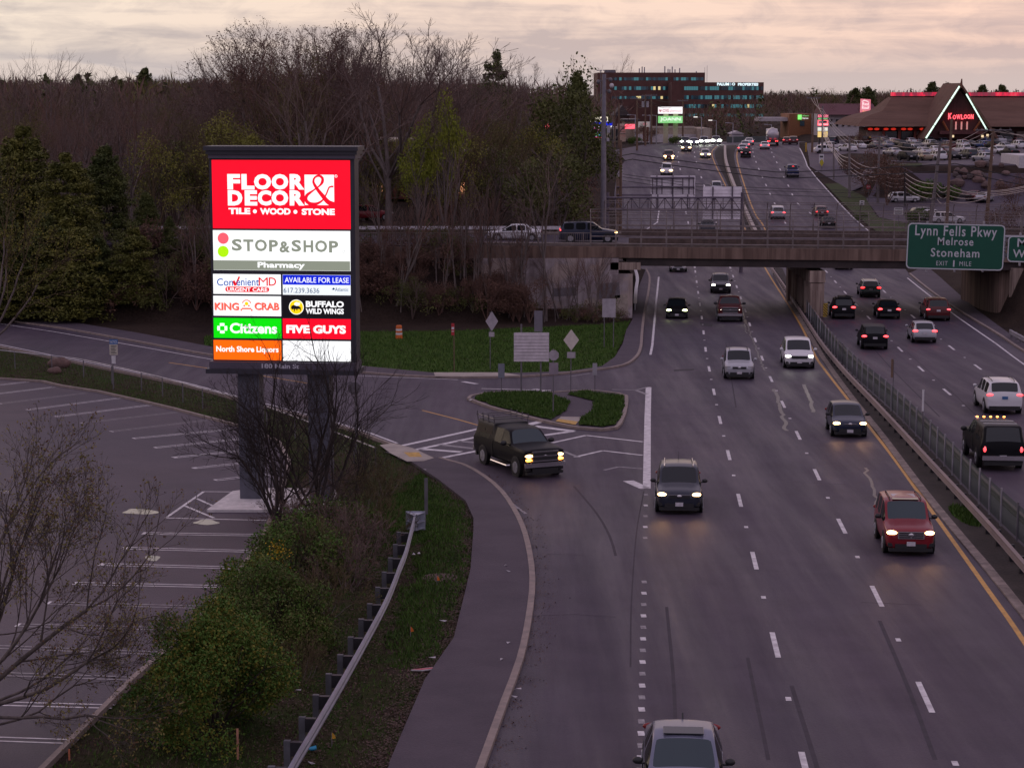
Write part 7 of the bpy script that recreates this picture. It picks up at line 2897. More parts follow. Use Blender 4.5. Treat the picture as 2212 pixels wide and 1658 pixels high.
def office():
    y = 850.0
    a = at(1460, 290, y)
    t = thing('office_building', 'dark brick office block with teal window bands and white rooftop lettering', 'building', Vector((a.x, y, a.z)))

    def L(b, name, m, par=t):
        b.v = [(x - a.x, yy - y, z - a.z) for x, yy, z in b.v]
        return b.build(name, m, par)
    b = MB()
    bx(b, 1450, 178, 1650, 300, y, 35)
    w1 = L(b, 'front_wing', M_BRICK)
    b = MB()
    bx(b, 1290, 157, 1523, 300, y + 20, 40)
    w2 = L(b, 'rear_wing', M_BRICK)
    rn = random.Random(4)

    def band(u0, u1, v0, v1, yy, par, n, lit):
        b = MB()
        for i in range(n):
            q = rn.random()
            m = 3 if q < lit else 4 if q < lit + .42 else 0 if q < .72 else 1 if q < .9 else 2
            ua, ub = u0 + (u1 - u0) * i / n, u0 + (u1 - u0) * (i + .93) / n
            bx(b, ua, v0, ub, v1, yy - .06, .10, m)
        L(b, 'window_band', PANE, par)
    for v0, v1 in ((187, 195), (206.5, 214.5), (225.5, 233.5), (246, 252)):
        band(1478, 1649, v0, v1, y, w1, 34, .03 if v0 < 240 else 0)
    for v0, v1 in ((167.5, 174), (187, 194.5), (208, 214)):
        band(1322, 1448, v0, v1, y + 20, w2, 24, .04)
    band(1455, 1520, 167.5, 174, y + 20, w2, 12, .06)
    b = MB()
    p = [at(u, v, y - .5) for u, v in ((1549, 185.2), (1588, 178.8), (1594, 185.6), (1638, 179.4))]
    b.text('PALUM', p[0].x, p[0].x + (p[1].x - p[0].x) * .66, p[0].z, p[1].z, y - .5, 0, .05)
    b.text('O', p[1].x - (p[1].x - p[0].x) * .17, p[1].x, p[0].z, p[1].z, y - .5, 0, .05)
    b.text('B', p[0].x + (p[1].x - p[0].x) * .69, p[1].x - (p[1].x - p[0].x) * .19, p[0].z, p[1].z, y - .5, 1, .05)
    b.text('PROPERTIES', p[2].x, p[3].x, p[2].z, p[3].z, y - .5, 0, .05)
    L(b, 'rooftop_lettering', [lamp_mat('cold_letters', (.70, .95, 1.0), 1.0), lamp_mat('dim_letters', (.05, .25, .32), .6)], w1)
    for u, v, h in ((1381, 155, 8), (1387, 155, 12), (1392, 155, 11), (1436, 157, 15), (1443, 157, 9), (1447, 157, 8), (1452, 157, 14), (1458, 157, 8), (1468, 157, 11), (1522, 178, 34), (1527, 178, 38), (1504, 158, 5)):
        b = MB()
        q = at(u, v + 3, y + 22)
        b.box((q.x, y + 22, q.z + h * .19 / 2), (.45 if h < 30 else .12, .4, h * .19 + .8))
        L(b, 'antenna', M_GALV, w2)
    b = MB()
    bx(b, 1306, 151, 1330, 158, y + 30, 6)
    L(b, 'plant_room', M_GALV_D, w2)


office()


def floor_at(u, v, y):
    p = at(u, v, y)
    return Vector((p.x, y, G(p.x, y)))


def struct_of(name, label, cat, u, v, y):
    a = at(u, v, y)
    t = thing(name, label, cat, a)

    def L(b, nm, m, par=t, **k):
        b.v = [(x - a.x, yy - a.y, z - a.z) for x, yy, z in b.v]
        return b.build(nm, m, par, **k)
    return t, L


M_CREAM = mat('cream_wall', (.42, .36, .30), .8, var=.12)
M_BEIGE = mat('beige_wall', (.36, .29, .23), .8, var=.15)
M_PALEWALL = mat('pale_wall', (.46, .42, .44), .8, var=.12)
M_WHITEWALL = mat('white_wall', (.55, .52, .54), .7, var=.1)
E_NEONRED = lamp_mat('neon_red', (1.0, .012, .03), 1.6)
E_NEONPINK = lamp_mat('neon_pink', (1.0, .10, .38), 1.0)
E_NEONGREEN = lamp_mat('neon_green', (.06, .80, .10), .9)
E_NEONWHITE = lamp_mat('neon_white', (.66, 1.0, .80), 1.3)
E_CREAM = lamp_mat('lit_cream', (1.0, .90, .60), .9)
E_LITBLUE = lamp_mat('lit_blue', (.01, .06, .35), .8)
E_SIGNWHITE = lamp_mat('lit_signwhite', (.90, .86, .86), .9)
E_BURG = lamp_mat('lit_burgundy', (.45, .01, .03), .9)
E_JGREEN = lamp_mat('lit_joann', (.02, .44, .0), 1.0)
# petrol station
t, L = struct_of('petrol_station', 'petrol station with blue canopy and lit price board half behind the camera pole', 'petrol station', 1283, 305, 440)
b = MB()
bx(b, 1239, 264, 1323, 271.5, 436, 14, 0)
bx(b, 1239, 271.7, 1323, 275, 436.1, 13.8, 1)
L(b, 'canopy', [E_LITBLUE, E_SIGNWHITE])
for u in (1250, 1275, 1312):
    b = MB()
    bx(b, u, 275, u + 3, 306, 440, .6)
    L(b, 'canopy_post', M_CREAM)
b = MB()
bx(b, 1242, 275, 1352, 306, 452, 10)
L(b, 'shop', M_CREAM)
b = MB()
for u in (1318, 1330):
    bx(b, u, 279, u + 7, 304, 451.9, .1)
L(b, 'window', PANE[2])
b = MB()
bx(b, 1337, 269, 1351, 306, 447, 8, 0)
for i in range(4):
    bx(b, 1336.5, 271 + i * 5, 1351.5, 273 + i * 5, 446.8, .2, 1)
L(b, 'tower', [M_BEIGE, M_CREAM])
t, L = struct_of('fuel_sign', 'cream lit fuel sign with dark and blue lettering behind the camera pole', 'sign', 1290, 263, 432)
b = MB()
bx(b, 1275, 252.5, 1313, 263, 432, .6)
L(b, 'panel', E_CREAM)
b = MB()
p, q = at(1278, 261.5, 431.9), at(1302, 254.5, 431.9)
b.text('Mobil', p.x, q.x, p.z, q.z, 431.9, 0, .03)
L(b, 'lettering', mat('sign_letter_blue', (.02, .03, .12), .5, var=0))
t, L = struct_of('price_board', 'colourful lit price board under the blue canopy', 'sign', 1291, 298, 430)
b = MB()
bx(b, 1281, 275, 1301, 298, 430, .5)
L(b, 'board', E_LITBLUE)
for v0, v1, m in ((275.5, 279.5, E_NEONPINK), (280.5, 284, E_NEONPINK), (285, 286, E_CREAM), (287.5, 291, E_NEONGREEN), (292, 295, E_NEONGREEN), (296, 298, E_NEONRED)):
    b = MB()
    p, q = at(1284, v1, 429.9), at(1300, v0, 429.9)
    bx(b, 1282, v0, 1300, v1, 429.95, .03)
    L(b, 'price_row', m)
t, L = struct_of('shop_sign', 'glowing red shop sign left of the tall pharmacy sign', 'sign', 1361, 277, 445)
b = MB()
bx(b, 1350, 268.5, 1372, 278.5, 445, .4, 0)
L(b, 'panel', E_NEONRED)
t, L = struct_of('bank_sign', 'white sign with a small red mark on two brown legs', 'sign', 1392, 305, 436)
b = MB()
bx(b, 1379, 263, 1406, 274.5, 436, .6)
L(b, 'panel', mat('dull_white_panel', (.5, .44, .42), .5, var=0, emit=(.5, .44, .42), estr=.25))
b = MB()
p = at(1393, 268, 435.9)
b.flat([(p.x - .5, p.z), (p.x, p.z - .3), (p.x + .5, p.z), (p.x, p.z + .3)], 435.95)
L(b, 'mark', E_BURG)
for u in (1389, 1397):
    b = MB()
    bx(b, u, 274.5, u + 4, 306, 436.1, .5)
    L(b, 'leg', M_BRICK2)
# long store and the house roof behind the petrol station
t, L = struct_of('store_building', 'long low beige store with a pale base behind the pharmacy sign', 'building', 1460, 308, 462)
b = MB()
bx(b, 1372, 276, 1506, 308, 462, 20, 0)
bx(b, 1400, 273, 1500, 277, 461.9, 2, 1)
bx(b, 1372, 290, 1506, 308, 461.8, .2, 2)
bx(b, 1506, 278, 1538, 308, 459, 22, 0)
bx(b, 1519, 276.5, 1534, 308, 458.8, .4, 1)
L(b, 'wall', [M_BEIGE, M_CREAM, M_PALEWALL])
t, L = struct_of('store_building', 'low shop with a dark roof just right of the petrol station tower', 'building', 1370, 306, 470)
b = MB()
bx(b, 1350, 262, 1378, 300, 470, 14)
L(b, 'wall', M_BEIGE)
b = MB()
bx(b, 1347, 258, 1382, 262, 469, 16)
L(b, 'roof', M_DARKSTEEL)
t, L = struct_of('house', 'dim house with a brown gable roof above the petrol station', 'house', 1345, 270, 520)
b = MB()
p, q, r = at(1325, 250, 520), at(1345, 228, 520), at(1362, 250, 520)
b.prism([(p.x, p.z), (q.x, q.z), (r.x, r.z)], 520, 536)
L(b, 'roof', bark('roof_brown', (.06, .048, .05), (.09, .075, .075)))
b = MB()
bx(b, 1328, 250, 1360, 285, 521, 14)
L(b, 'wall', M_BRICK)
# pharmacy and craft shop pylon
t, L = struct_of('pylon_sign', 'pale two-legged pylon with a white panel above a bright green panel', 'sign', 1448, 309, 428)
for u0, u1 in ((1433, 1444), (1454, 1465)):
    b = MB()
    bx(b, u0, 231, u1, 309.5, 428.3, .9)
    L(b, 'leg', mat('pylon_cream', (.46, .40, .29), .7, var=.08))
b = MB()
bx(b, 1422, 231, 1474.5, 246, 427.4, .8)
L(b, 'panel', E_SIGNWHITE)
b = MB()
p, q = at(1431, 242.5, 427.3), at(1445, 236, 427.3)
b.text('CVS', p.x, q.x, p.z, q.z, 427.3, 0, .04)
p, q = at(1447, 243.5, 427.3), at(1472, 236.5, 427.3)
b.text('pharmacy', p.x, q.x, p.z, q.z, 427.3, 0, 0)
p = at(1426.5, 239.5, 427.3)
s_ = .30
b.flat([(p.x, p.z - 1.1 * s_), (p.x + s_, p.z + .2 * s_), (p.x + .8 * s_, p.z + .8 * s_), (p.x + .3 * s_, p.z + .9 * s_), (p.x, p.z + .5 * s_), (p.x - .3 * s_, p.z + .9 * s_), (p.x - .8 * s_, p.z + .8 * s_), (p.x - s_, p.z + .2 * s_)], 427.3, 0)
L(b, 'lettering', lamp_mat('lettering_red', (.55, .02, .04), .5))
b = MB()
bx(b, 1422, 251, 1474.5, 266, 427.4, .8)
L(b, 'panel', E_JGREEN)
b = MB()
p, q = at(1426.5, 263, 427.3), at(1470, 254, 427.3)
b.text('JOANN', p.x, q.x, p.z, q.z, 427.3, 0, .0)
L(b, 'lettering', E_SIGNWHITE)
# shed and screen wall at the crest
t, L = struct_of('shed', 'small pale shed with a gable roof at the crest', 'shed', 1593, 298, 470)
b = MB()
bx(b, 1581, 289, 1606, 300, 470, 6)
L(b, 'wall', M_WHITEWALL)
b = MB()
p, q, r = at(1578, 289.5, 469.5), at(1593, 283, 469.5), at(1609, 289.5, 469.5)
b.prism([(p.x, p.z), (q.x, q.z), (r.x, r.z)], 469.5, 477)
L(b, 'roof', M_PALEWALL)
b = MB()
q = smooth_line([at(1570, 303, 445), at(1600, 298, 450), at(1640, 303, 458), at(1665, 312, 465)], 3)
vs = []
for p in q:
    vs += [(p.x, p.y, gz(p.y)), (p.x, p.y, gz(p.y) + 1.3), (p.x, p.y + .3, gz(p.y) + 1.3), (p.x, p.y + .3, gz(p.y))]
k = len(q)
b.add(vs, [(4 * i + j, 4 * i + (j + 1) % 4, 4 * i + 4 + (j + 1) % 4, 4 * i + 4 + j) for i in range(k - 1) for j in range(4)] + [(0, 1, 2, 3), (4 * k - 1, 4 * k - 2, 4 * k - 3, 4 * k - 4)])
tag(b.build('screen_wall', mat('screen_green_grey', (.07, .085, .085), .8, var=.15)), 'green grey screen wall curving round the median at the crest', 'wall')
# street lamps at the crest
for u, v, y, lit, lab in ((1515, 253, 440, 1, 'street lamp on a pale pole, leftmost of four at the crest'), (1547, 260, 438, 1, 'brightly lit street lamp pole behind the dazzling headlights'), (1583, 265.5, 444, 0, 'street lamp pole in front of the small shed'), (1666, 269, 455, 0, 'street lamp pole behind the tanker'),
                          (1372, 248, 436, 0, 'street lamp in front of the low dark roofed shop'), (1404, 249, 433, 0, 'street lamp beside the white bank sign'), (1418, 249, 430, 0, 'thin lamp pole left of the pharmacy pylon')):
    p = floor_at(u, 300, y)
    top = at(u, v, y)
    t = thing('street_lamp', lab, 'street lamp', p)
    b = MB()
    b.tube((0, 0, -.3), (0, 0, top.z - p.z), .11, .08, 8)
    b.tube((0, 0, top.z - p.z - .1), (-1.0, 0, top.z - p.z), .05, n=6)
    b.build('pole', M_GALV, t)
    b = MB()
    b.box((-1.3, 0, top.z - p.z), (.8, .4, .16))
    b.build('lamp_head', lamp_mat('street_light', (1, .95, .85), 1.0) if lit else M_GALV, t)

# motel, hotel and their signs
t, L = struct_of('motel', 'pale motel block with a maroon roof left of the restaurant', 'building', 1820, 290, 540)
b = MB()
bx(b, 1772, 247, 1872, 300, 540, 16, 0)
bx(b, 1772, 246, 1872, 252, 539.8, .4, 1)
L(b, 'wall', [M_PALEWALL, M_WHITEWALL])
b = MB()
p, q = at(1780, 248, 538), at(1885, 224, 548)
b.prism([(538, p.z), (548, q.z), (558, p.z)], p.x, q.x, 'x')
L(b, 'roof', mat('maroon_roof', (.11, .035, .045), .8, var=.15))
for i in range(7):
    for v in (258, 268):
        b = MB()
        u = 1780 + i * 13
        bx(b, u, v, u + 5, v + 5, 539.7, .2)
        L(b, 'window', PANE[2])
t, L = struct_of('hotel', 'orange brown hotel end wall with a small green lit sign', 'building', 1727, 290, 560)
b = MB()
bx(b, 1704, 246, 1753, 300, 560, 18, 0)
bx(b, 1640, 254, 1704, 262, 563, 12, 1)
L(b, 'wall', [mat('orange_wall', (.24, .10, .045), .8, var=.15), M_PALEWALL])
b = MB()
bx(b, 1728, 261, 1738, 272, 559.8, .3)
L(b, 'window', PANE[1])
b = MB()
bx(b, 1723.5, 248, 1732, 258.5, 559.6, .3)
L(b, 'sign_panel', lamp_mat('lit_hotel_green', (.10, .85, .03), 1.0))
b = MB()
p, q = at(1733.5, 252.5, 559.7), at(1747, 248.5, 559.7)
b.text('Holiday Inn', p.x, q.x, p.z, q.z, 559.7, 0, .0)
p, q = at(1733.5, 258, 559.7), at(1746, 253.8, 559.7)
b.text('Express', p.x, q.x, p.z, q.z, 559.7, 1, .02)
L(b, 'lettering', [E_NEONGREEN, E_SIGNWHITE])
t, L = struct_of('motel_sign', 'tall red motel sign with white script lettering', 'sign', 1870, 245, 505)
b = MB()
p = [at(u, v, 505) for u, v in ((1859, 244), (1880.5, 247), (1881, 215), (1860, 213.5))]
b.prism([(q.x, q.z) for q in p], 505, 505.8)
L(b, 'panel', lamp_mat('lit_motel_red', (.50, .008, .03), 1.0))
b = MB()
for s, v0, v1, u0, u1, m in (('Red', 221.5, 228, 1863, 1877, 0), ('Roof', 229, 236, 1862, 1878, 0), ('Inn', 238.5, 243, 1864, 1877, 1)):
    q, r = at(u0, v1, 504.9), at(u1, v0, 504.9)
    b.text(s, q.x, r.x, q.z, r.z, 504.9, m, .0)
q = [at(u, v, 504.9) for u, v in ((1862, 219.5), (1867, 216), (1876, 219.5), (1876, 220.8), (1867, 217.4), (1862, 220.8))]
b.flat([(w.x, w.z) for w in q], 504.9, 0)
L(b, 'lettering', [E_SIGNWHITE, lamp_mat('lit_amber', (.9, .35, .02), .8)])
b = MB()
q = at(1871, 246, 505.4)
b.tube((q.x, 505.4, G(q.x, 505) - 1), (q.x, 505.4, q.z), .3, n=8)
L(b, 'post', M_GALV_D)
t, L = struct_of('pole_sign', 'tiered neon pole sign in red, green, white and yellow by the highway', 'sign', 1778, 298, 400)
y = 400
b = MB()
bx(b, 1768, 276, 1772, 322, y + .2, .4)
bx(b, 1784, 276, 1788, 322, y + .2, .4)
L(b, 'legs', M_DARKSTEEL)
b = MB()
bx(b, 1766, 247, 1790, 258.5, y, .5)
L(b, 'top_board', mat('dark_board', (.03, .01, .015), .6, var=0))
b = MB()
q, r = at(1767, 254, y - .1), at(1789, 247.8, y - .1)
b.text('KOWLOON', q.x, r.x, q.z, r.z, y - .1, 0, .03)
q, r = at(1767.5, 258.2, y - .1), at(1788.5, 255, y - .1)
b.text('RESTAURANT', q.x, r.x, q.z, r.z, y - .1, 1, .03)
q, r = at(1768, 270.5, y - .2), at(1788, 267.5, y - .2)
b.text('Cocktail Lounge', q.x, r.x, q.z, r.z, y - .2, 2, .02)
L(b, 'neon_lettering', [lamp_mat('neon_rose', (1, .12, .20), 1.4), E_NEONGREEN, E_SIGNWHITE])
b = MB()
bx(b, 1767, 259.5, 1789, 261, y, .4)
bx(b, 1767, 261, 1769, 266.5, y, .4)
bx(b, 1787, 261, 1789, 266.5, y, .4)
bx(b, 1766.5, 266.5, 1789.5, 271.5, y, .4)
L(b, 'neon_frame', E_NEONRED)
b = MB()
bx(b, 1767, 275.5, 1788, 283, y, .5)
L(b, 'white_board', lamp_mat('lit_board', (.72, .74, .58), .9))
b = MB()
bx(b, 1767, 284.5, 1788, 296.5, y, .5)
L(b, 'yellow_board', lamp_mat('lit_yellowboard', (.78, .50, .01), .9))

# ---- the restaurant
def restaurant():
    y0 = 462.0
    a = at(2080, 300, y0)
    t = thing('restaurant', 'long brown roofed restaurant with a neon edged pointed gable', 'restaurant', a)

    def L(b, nm, m, par=t, **k):
        b.v = [(x - a.x, yy - a.y, z - a.z) for x, yy, z in b.v]
        return b.build(nm, m, par, **k)
    M_ROOF = ground_mat('thatch_brown', [(.5, (.3, 1, 1), [(.3, (.115, .062, .046)), (.7, (.165, .092, .068))], 'MIX', 1), (9, (1, 1, .2), [(.3, (.8, .8, .8)), (.7, (1.15, 1.15, 1.15))], 'MULTIPLY', .7)], bump=.3, bscale=6)
    prof = [(1852, 273, 455), (1856, 266, 456.5), (1864, 256, 459), (1880, 248, 461.5), (1905, 240, 464), (1914, 229, 466), (1921, 218, 468), (1926, 210, 470)]
    b = MB()
    XR_ = at(2420, 240, y0).x
    vs, fs = [], []
    for u, v, y in prof:
        p = at(u, v, y)
        pr_ = at(2200, v + 1.5, y)
        yb = 2 * 472 - y
        vs += [(p.x, y, p.z), (XR_, y, pr_.z), (XR_, yb, pr_.z), (p.x, yb, p.z)]
    n = len(prof)
    for i in range(n - 1):
        o = 4 * i
        fs += [(o, o + 1, o + 5, o + 4), (o + 2, o + 3, o + 7, o + 6), (o + 3, o, o + 4, o + 7)]
    o = 4 * (n - 1)
    fs += [(o, o + 1, o + 2, o + 3), (0, 3, 2, 1)]
    b.add(vs, fs)
    L(b, 'roof', M_ROOF)
    # lit sign band along the ridge
    m = bpy.data.materials.new('ridge_neon')
    m.use_nodes = True
    pb = m.node_tree.nodes['Principled BSDF']
    c = mixc(m, 'x', .35, [(.30, (.13, .035, .045)), (.46, (.30, .02, .05)), (.55, (.95, .02, .07)), (.63, (.75, .10, .12)), (.72, (.28, .25, .08))], (1, .01, .4), 3)
    m.node_tree.links.new(c, pb.inputs['Emission Color'])
    pb.inputs['Emission Strength'].default_value = .9
    pb.inputs['Base Color'].default_value = (.1, .03, .04, 1)
    b = MB()
    p, q = at(1925, 207.5, 470), at(2420, 199.5, 470)
    b.box(((p.x + XR_) / 2, 470.5, (p.z + q.z) / 2), (XR_ - p.x, .5, q.z - p.z))
    rb = L(b, 'ridge_sign', m)
    b = MB()
    for i in range(26):
        x = p.x + i * (XR_ - p.x) / 26
        b.box((x, 471, p.z + .3), (.12, .3, 2.0))
    b.box(((p.x + XR_) / 2, 471.2, p.z - .25), (XR_ - p.x, .2, .3))
    L(b, 'sign_frame', M_DARKSTEEL, rb)
    # walls under the eaves
    b = MB()
    p, q = at(1876, 305, 458), at(2420, 276, 458)
    b.box(((p.x + XR_) / 2, 465, (p.z + q.z) / 2), (XR_ - p.x, 12, q.z - p.z))
    wl = L(b, 'wall', mat('maroon_wall', (.06, .018, .018), .8, var=.2))
    for u0, u1, mm in ((1872, 1906, 'stone'), (1912, 1938, 'glass'), (1947, 1974, 'glass'), (1980, 2006, 'stone'), (2160, 2190, 'glass'), (2196, 2225, 'stone')):
        b = MB()
        bx(b, u0, 284, u1, 304, 458.7, .3)
        L(b, 'stone_panel' if mm == 'stone' else 'window', mat('pale_stone', (.34, .27, .24), .9, var=0, color2=(.22, .17, .155), vscale=1.2) if mm == 'stone' else PANE[2], wl)
    b = MB()
    bx(b, 1866, 276.5, 2010, 281.5, 457.5, .4)
    L(b, 'eave_beam', mat('eave_red', (.10, .022, .018), .8, var=.2), wl)
    lan = lamp_mat('lantern_glow', (.9, .04, .02), .55, (.3, .02, .02))
    for u in (1880, 1894, 1914, 1930, 1952, 1966, 1992, 2004):
        b = MB()
        p = at(u, 279, 457.2)
        b.ball((p.x, p.y, p.z), .42, n=10, k=6, sc=(1.4, 1, .62))
        L(b, 'lantern', lan, wl, smooth=True)
    for u in (1909, 1943, 1977):
        b = MB()
        bx(b, u - 3, 279, u + 3, 305, 457.8, .5)
        L(b, 'pillar', M_BRICK2, wl)
    # the pointed gable
    ya = 449.0
    ap = at(2077, 183, ya)
    lf, rt = at(1999, 300, ya), at(2155, 306, ya)
    rt = Vector((rt.x, ya, lf.z))
    back = 468.0
    b = MB()
    bp = Vector((ap.x, back, ap.z - 1.0))
    e = .35
    for q in (lf, rt):
        s_ = 1 if q is rt else -1
        b.add([(ap.x, ya, ap.z + e), (q.x + s_ * e, ya, q.z), (q.x + s_ * e, back, q.z), (ap.x, back, ap.z + e), (ap.x, ya, ap.z - e), (q.x - s_ * .3, ya, q.z), (q.x - s_ * .3, back, q.z), (ap.x, back, ap.z - e)],
              [(0, 1, 2, 3), (7, 6, 5, 4), (0, 4, 5, 1), (1, 5, 6, 2)])
    ga = L(b, 'gable_roof', M_ROOF)
    b = MB()
    yi = ya + 2.2
    k = .93
    b.flat([(ap.x, ap.z - .8), (ap.x + (rt.x - ap.x) * k, lf.z), (ap.x + (lf.x - ap.x) * k, lf.z)], yi)
    for i in range(-3, 4):
        if i % 2:
            b.box((ap.x + i * .62, yi - .04, ap.z - 7.8), (.35, .05, 7.6 - abs(i) * 1.4))
    L(b, 'gable_front', mat('gable_boards', (.075, .022, .024), .8, var=.25, vscale=1, stretch=(4, 1, .3)), ga)
    b = MB()
    b.path([(ap.x, ya + .2, ap.z - .6), (ap.x - .02, ya, ap.z + .5), (ap.x, ya - .15, ap.z + 1.25)], [.35, .22, .12], 8)
    L(b, 'spire', mat('spire_wood', (.16, .06, .04), .8, var=.2), ga)
    b = MB()
    p0, p1 = at(2000, 299, ya - .3), at(2073, 186, ya - .3)
    q0, q1 = at(2087, 203, ya - .3), at(2132, 281, ya - .3)
    for i in range(4):
        A, B_ = p0.lerp(p1, i / 4 + .004), p0.lerp(p1, (i + 1) / 4 - .006)
        b.tube(A, B_, .17, n=8)
    L(b, 'neon_tube', E_NEONWHITE, ga)
    b = MB()
    for i in range(3):
        A, B_ = q0.lerp(q1, i / 3 + .004), q0.lerp(q1, (i + 1) / 3 - .006)
        b.tube(A, B_, .15, n=8)
    L(b, 'neon_tube', E_NEONWHITE, ga)
    b = MB()
    xs = 2048
    for s, w, v0, v1 in (('K', 10, 244.5, 258), ('O', 8, 248.5, 258), ('W', 10, 247.5, 258), ('L', 6.5, 247.5, 258), ('O', 7.5, 247.5, 257), ('O', 7.5, 247.5, 257), ('N', 7, 247, 257.5)):
        q, r = at(xs, v1, ya + 1.2), at(xs + w * .92, v0, ya + 1.2)
        b.text(s, q.x, r.x, q.z, r.z, ya + 1.2, 0, .045)
        xs += w * .985
    L(b, 'neon_lettering', lamp_mat('neon_hot', (1.0, .008, .02), 2.2), ga)
    for u0, v0, u1, v1 in ((2036, 262, 2048, 283), (2118, 262, 2104, 283)):
        b = MB()
        b.tube(at(u0, v0, ya + 1.6), at(u1, v1, ya + 1.6), .28, n=6)
        L(b, 'brace', mat('brace_orange', (.26, .07, .025), .8, var=.2), ga)
    b = MB()
    for i, u in enumerate((2063, 2069, 2075, 2081, 2087)):
        bx(b, u, 263, u + 4, 280, yi - .1, .1, i % 2)
    L(b, 'window', [lamp_mat('entrance_glow', (.75, .12, .03), .45), mat('entrance_dark', (.10, .02, .02), .7, var=0)], ga)
    b = MB()
    bx(b, 2030, 283, 2124, 290, ya + .4, 3)
    L(b, 'entrance_canopy', mat('canopy_maroon', (.09, .025, .028), .8, var=.2), ga)
    for u, v in ((2056, 292), (2120, 292), (2131, 290)):
        b = MB()
        bx(b, u, v, u + 5, v + 5, ya - .2, .2)
        L(b, 'lamp_panel', lamp_mat('lit_lamp_panel', (1.0, .72, .30), .8), ga)


restaurant()

# white building at the right edge
t, L = struct_of('white_building', 'white wall of a building at the right edge behind the direction signs', 'building', 2205, 470, 322)
b = MB()
bx(b, 2196, 336, 2330, 500, 322, 12)
L(b, 'wall', M_WHITEWALL)
# brick building seen through the wood
t, L = struct_of('brick_building', 'red brick building glimpsed through the trees right of the plaza sign', 'building', 860, 420, 236)
b = MB()
bx(b, 800, 305, 905, 430, 238, 14)
bx(b, 975, 330, 1070, 430, 241, 14)
w = L(b, 'wall', M_BRICK2)
b = MB()
bx(b, 798, 302, 907, 306, 237.5, 15)
bx(b, 973, 326, 1072, 331, 240.5, 15)
L(b, 'coping', M_CREAM, w)
for u in (812, 880, 990, 1040):
    b = MB()
    bx(b, u, 395, u + 14, 418, (238 if u < 950 else 241) - .1, .2)
    L(b, 'window', lamp_mat('shop_glow', (1.0, .38, .14), 1.6) if u in (812, 990) else PANE[2], w)
for u, v, c, lab in ((1182, 272, 'neon_red', 'small red neon sign glowing through the trees'), (1148, 300, 'lit_cream', 'small lit window in the trees left of the camera pole')):
    t, L = struct_of('lit_sign', lab, 'sign', u, v, 380)
    b = MB()
    bx(b, u - 5, v - 5, u + 5, v + 8 if c == 'neon_red' else v + 1, 380, .3)
    L(b, 'panel', MATS[c])
    b = MB()
    p = at(u, v, 380.2)
    b.tube((p.x, 380.3, G(p.x, 380) - .5), (p.x, 380.3, p.z), .12, n=6)
    L(b, 'post', M_DARKSTEEL)

# ---- boulders of the bank under the restaurant car park
rb_ = random.Random(12)
for i in range(26):
    u, v = rb_.uniform(2062, 2205), rb_.uniform(384, 424)
    y = 314 + (424 - v) / 40 * 9
    x = at(u, v, y).x
    s_ = rb_.uniform(.4, .95)
    b = MB()
    b.ball((0, 0, 0), s_, n=9, k=6, sc=(1.25, .9, .85))
    ph = rb_.uniform(0, 6)
    b.v = [(x_ * (1 + .2 * math.sin(5 * z_ + ph)), y_ * (1 + .2 * math.cos(4 * x_ + ph)), z_ * (1 + .18 * math.sin(6 * y_ + 2 * ph))) for x_, y_, z_ in b.v]
    tag(b.build('boulder', mat('rock_' + 'abc'[i % 3], ((.115, .075, .07), (.085, .065, .065), (.15, .095, .085))[i % 3], .9, var=.25, vscale=1.2, bump=.5), None, False, (x, y, G(x, y) + s_ * .3), ph),
        ('tawny', 'grey', 'pinkish')[i % 3] + ' boulder piled on the bank below the restaurant car park', 'boulder', ('tawny', 'grey', 'pinkish')[i % 3] + ' boulders of the bank')

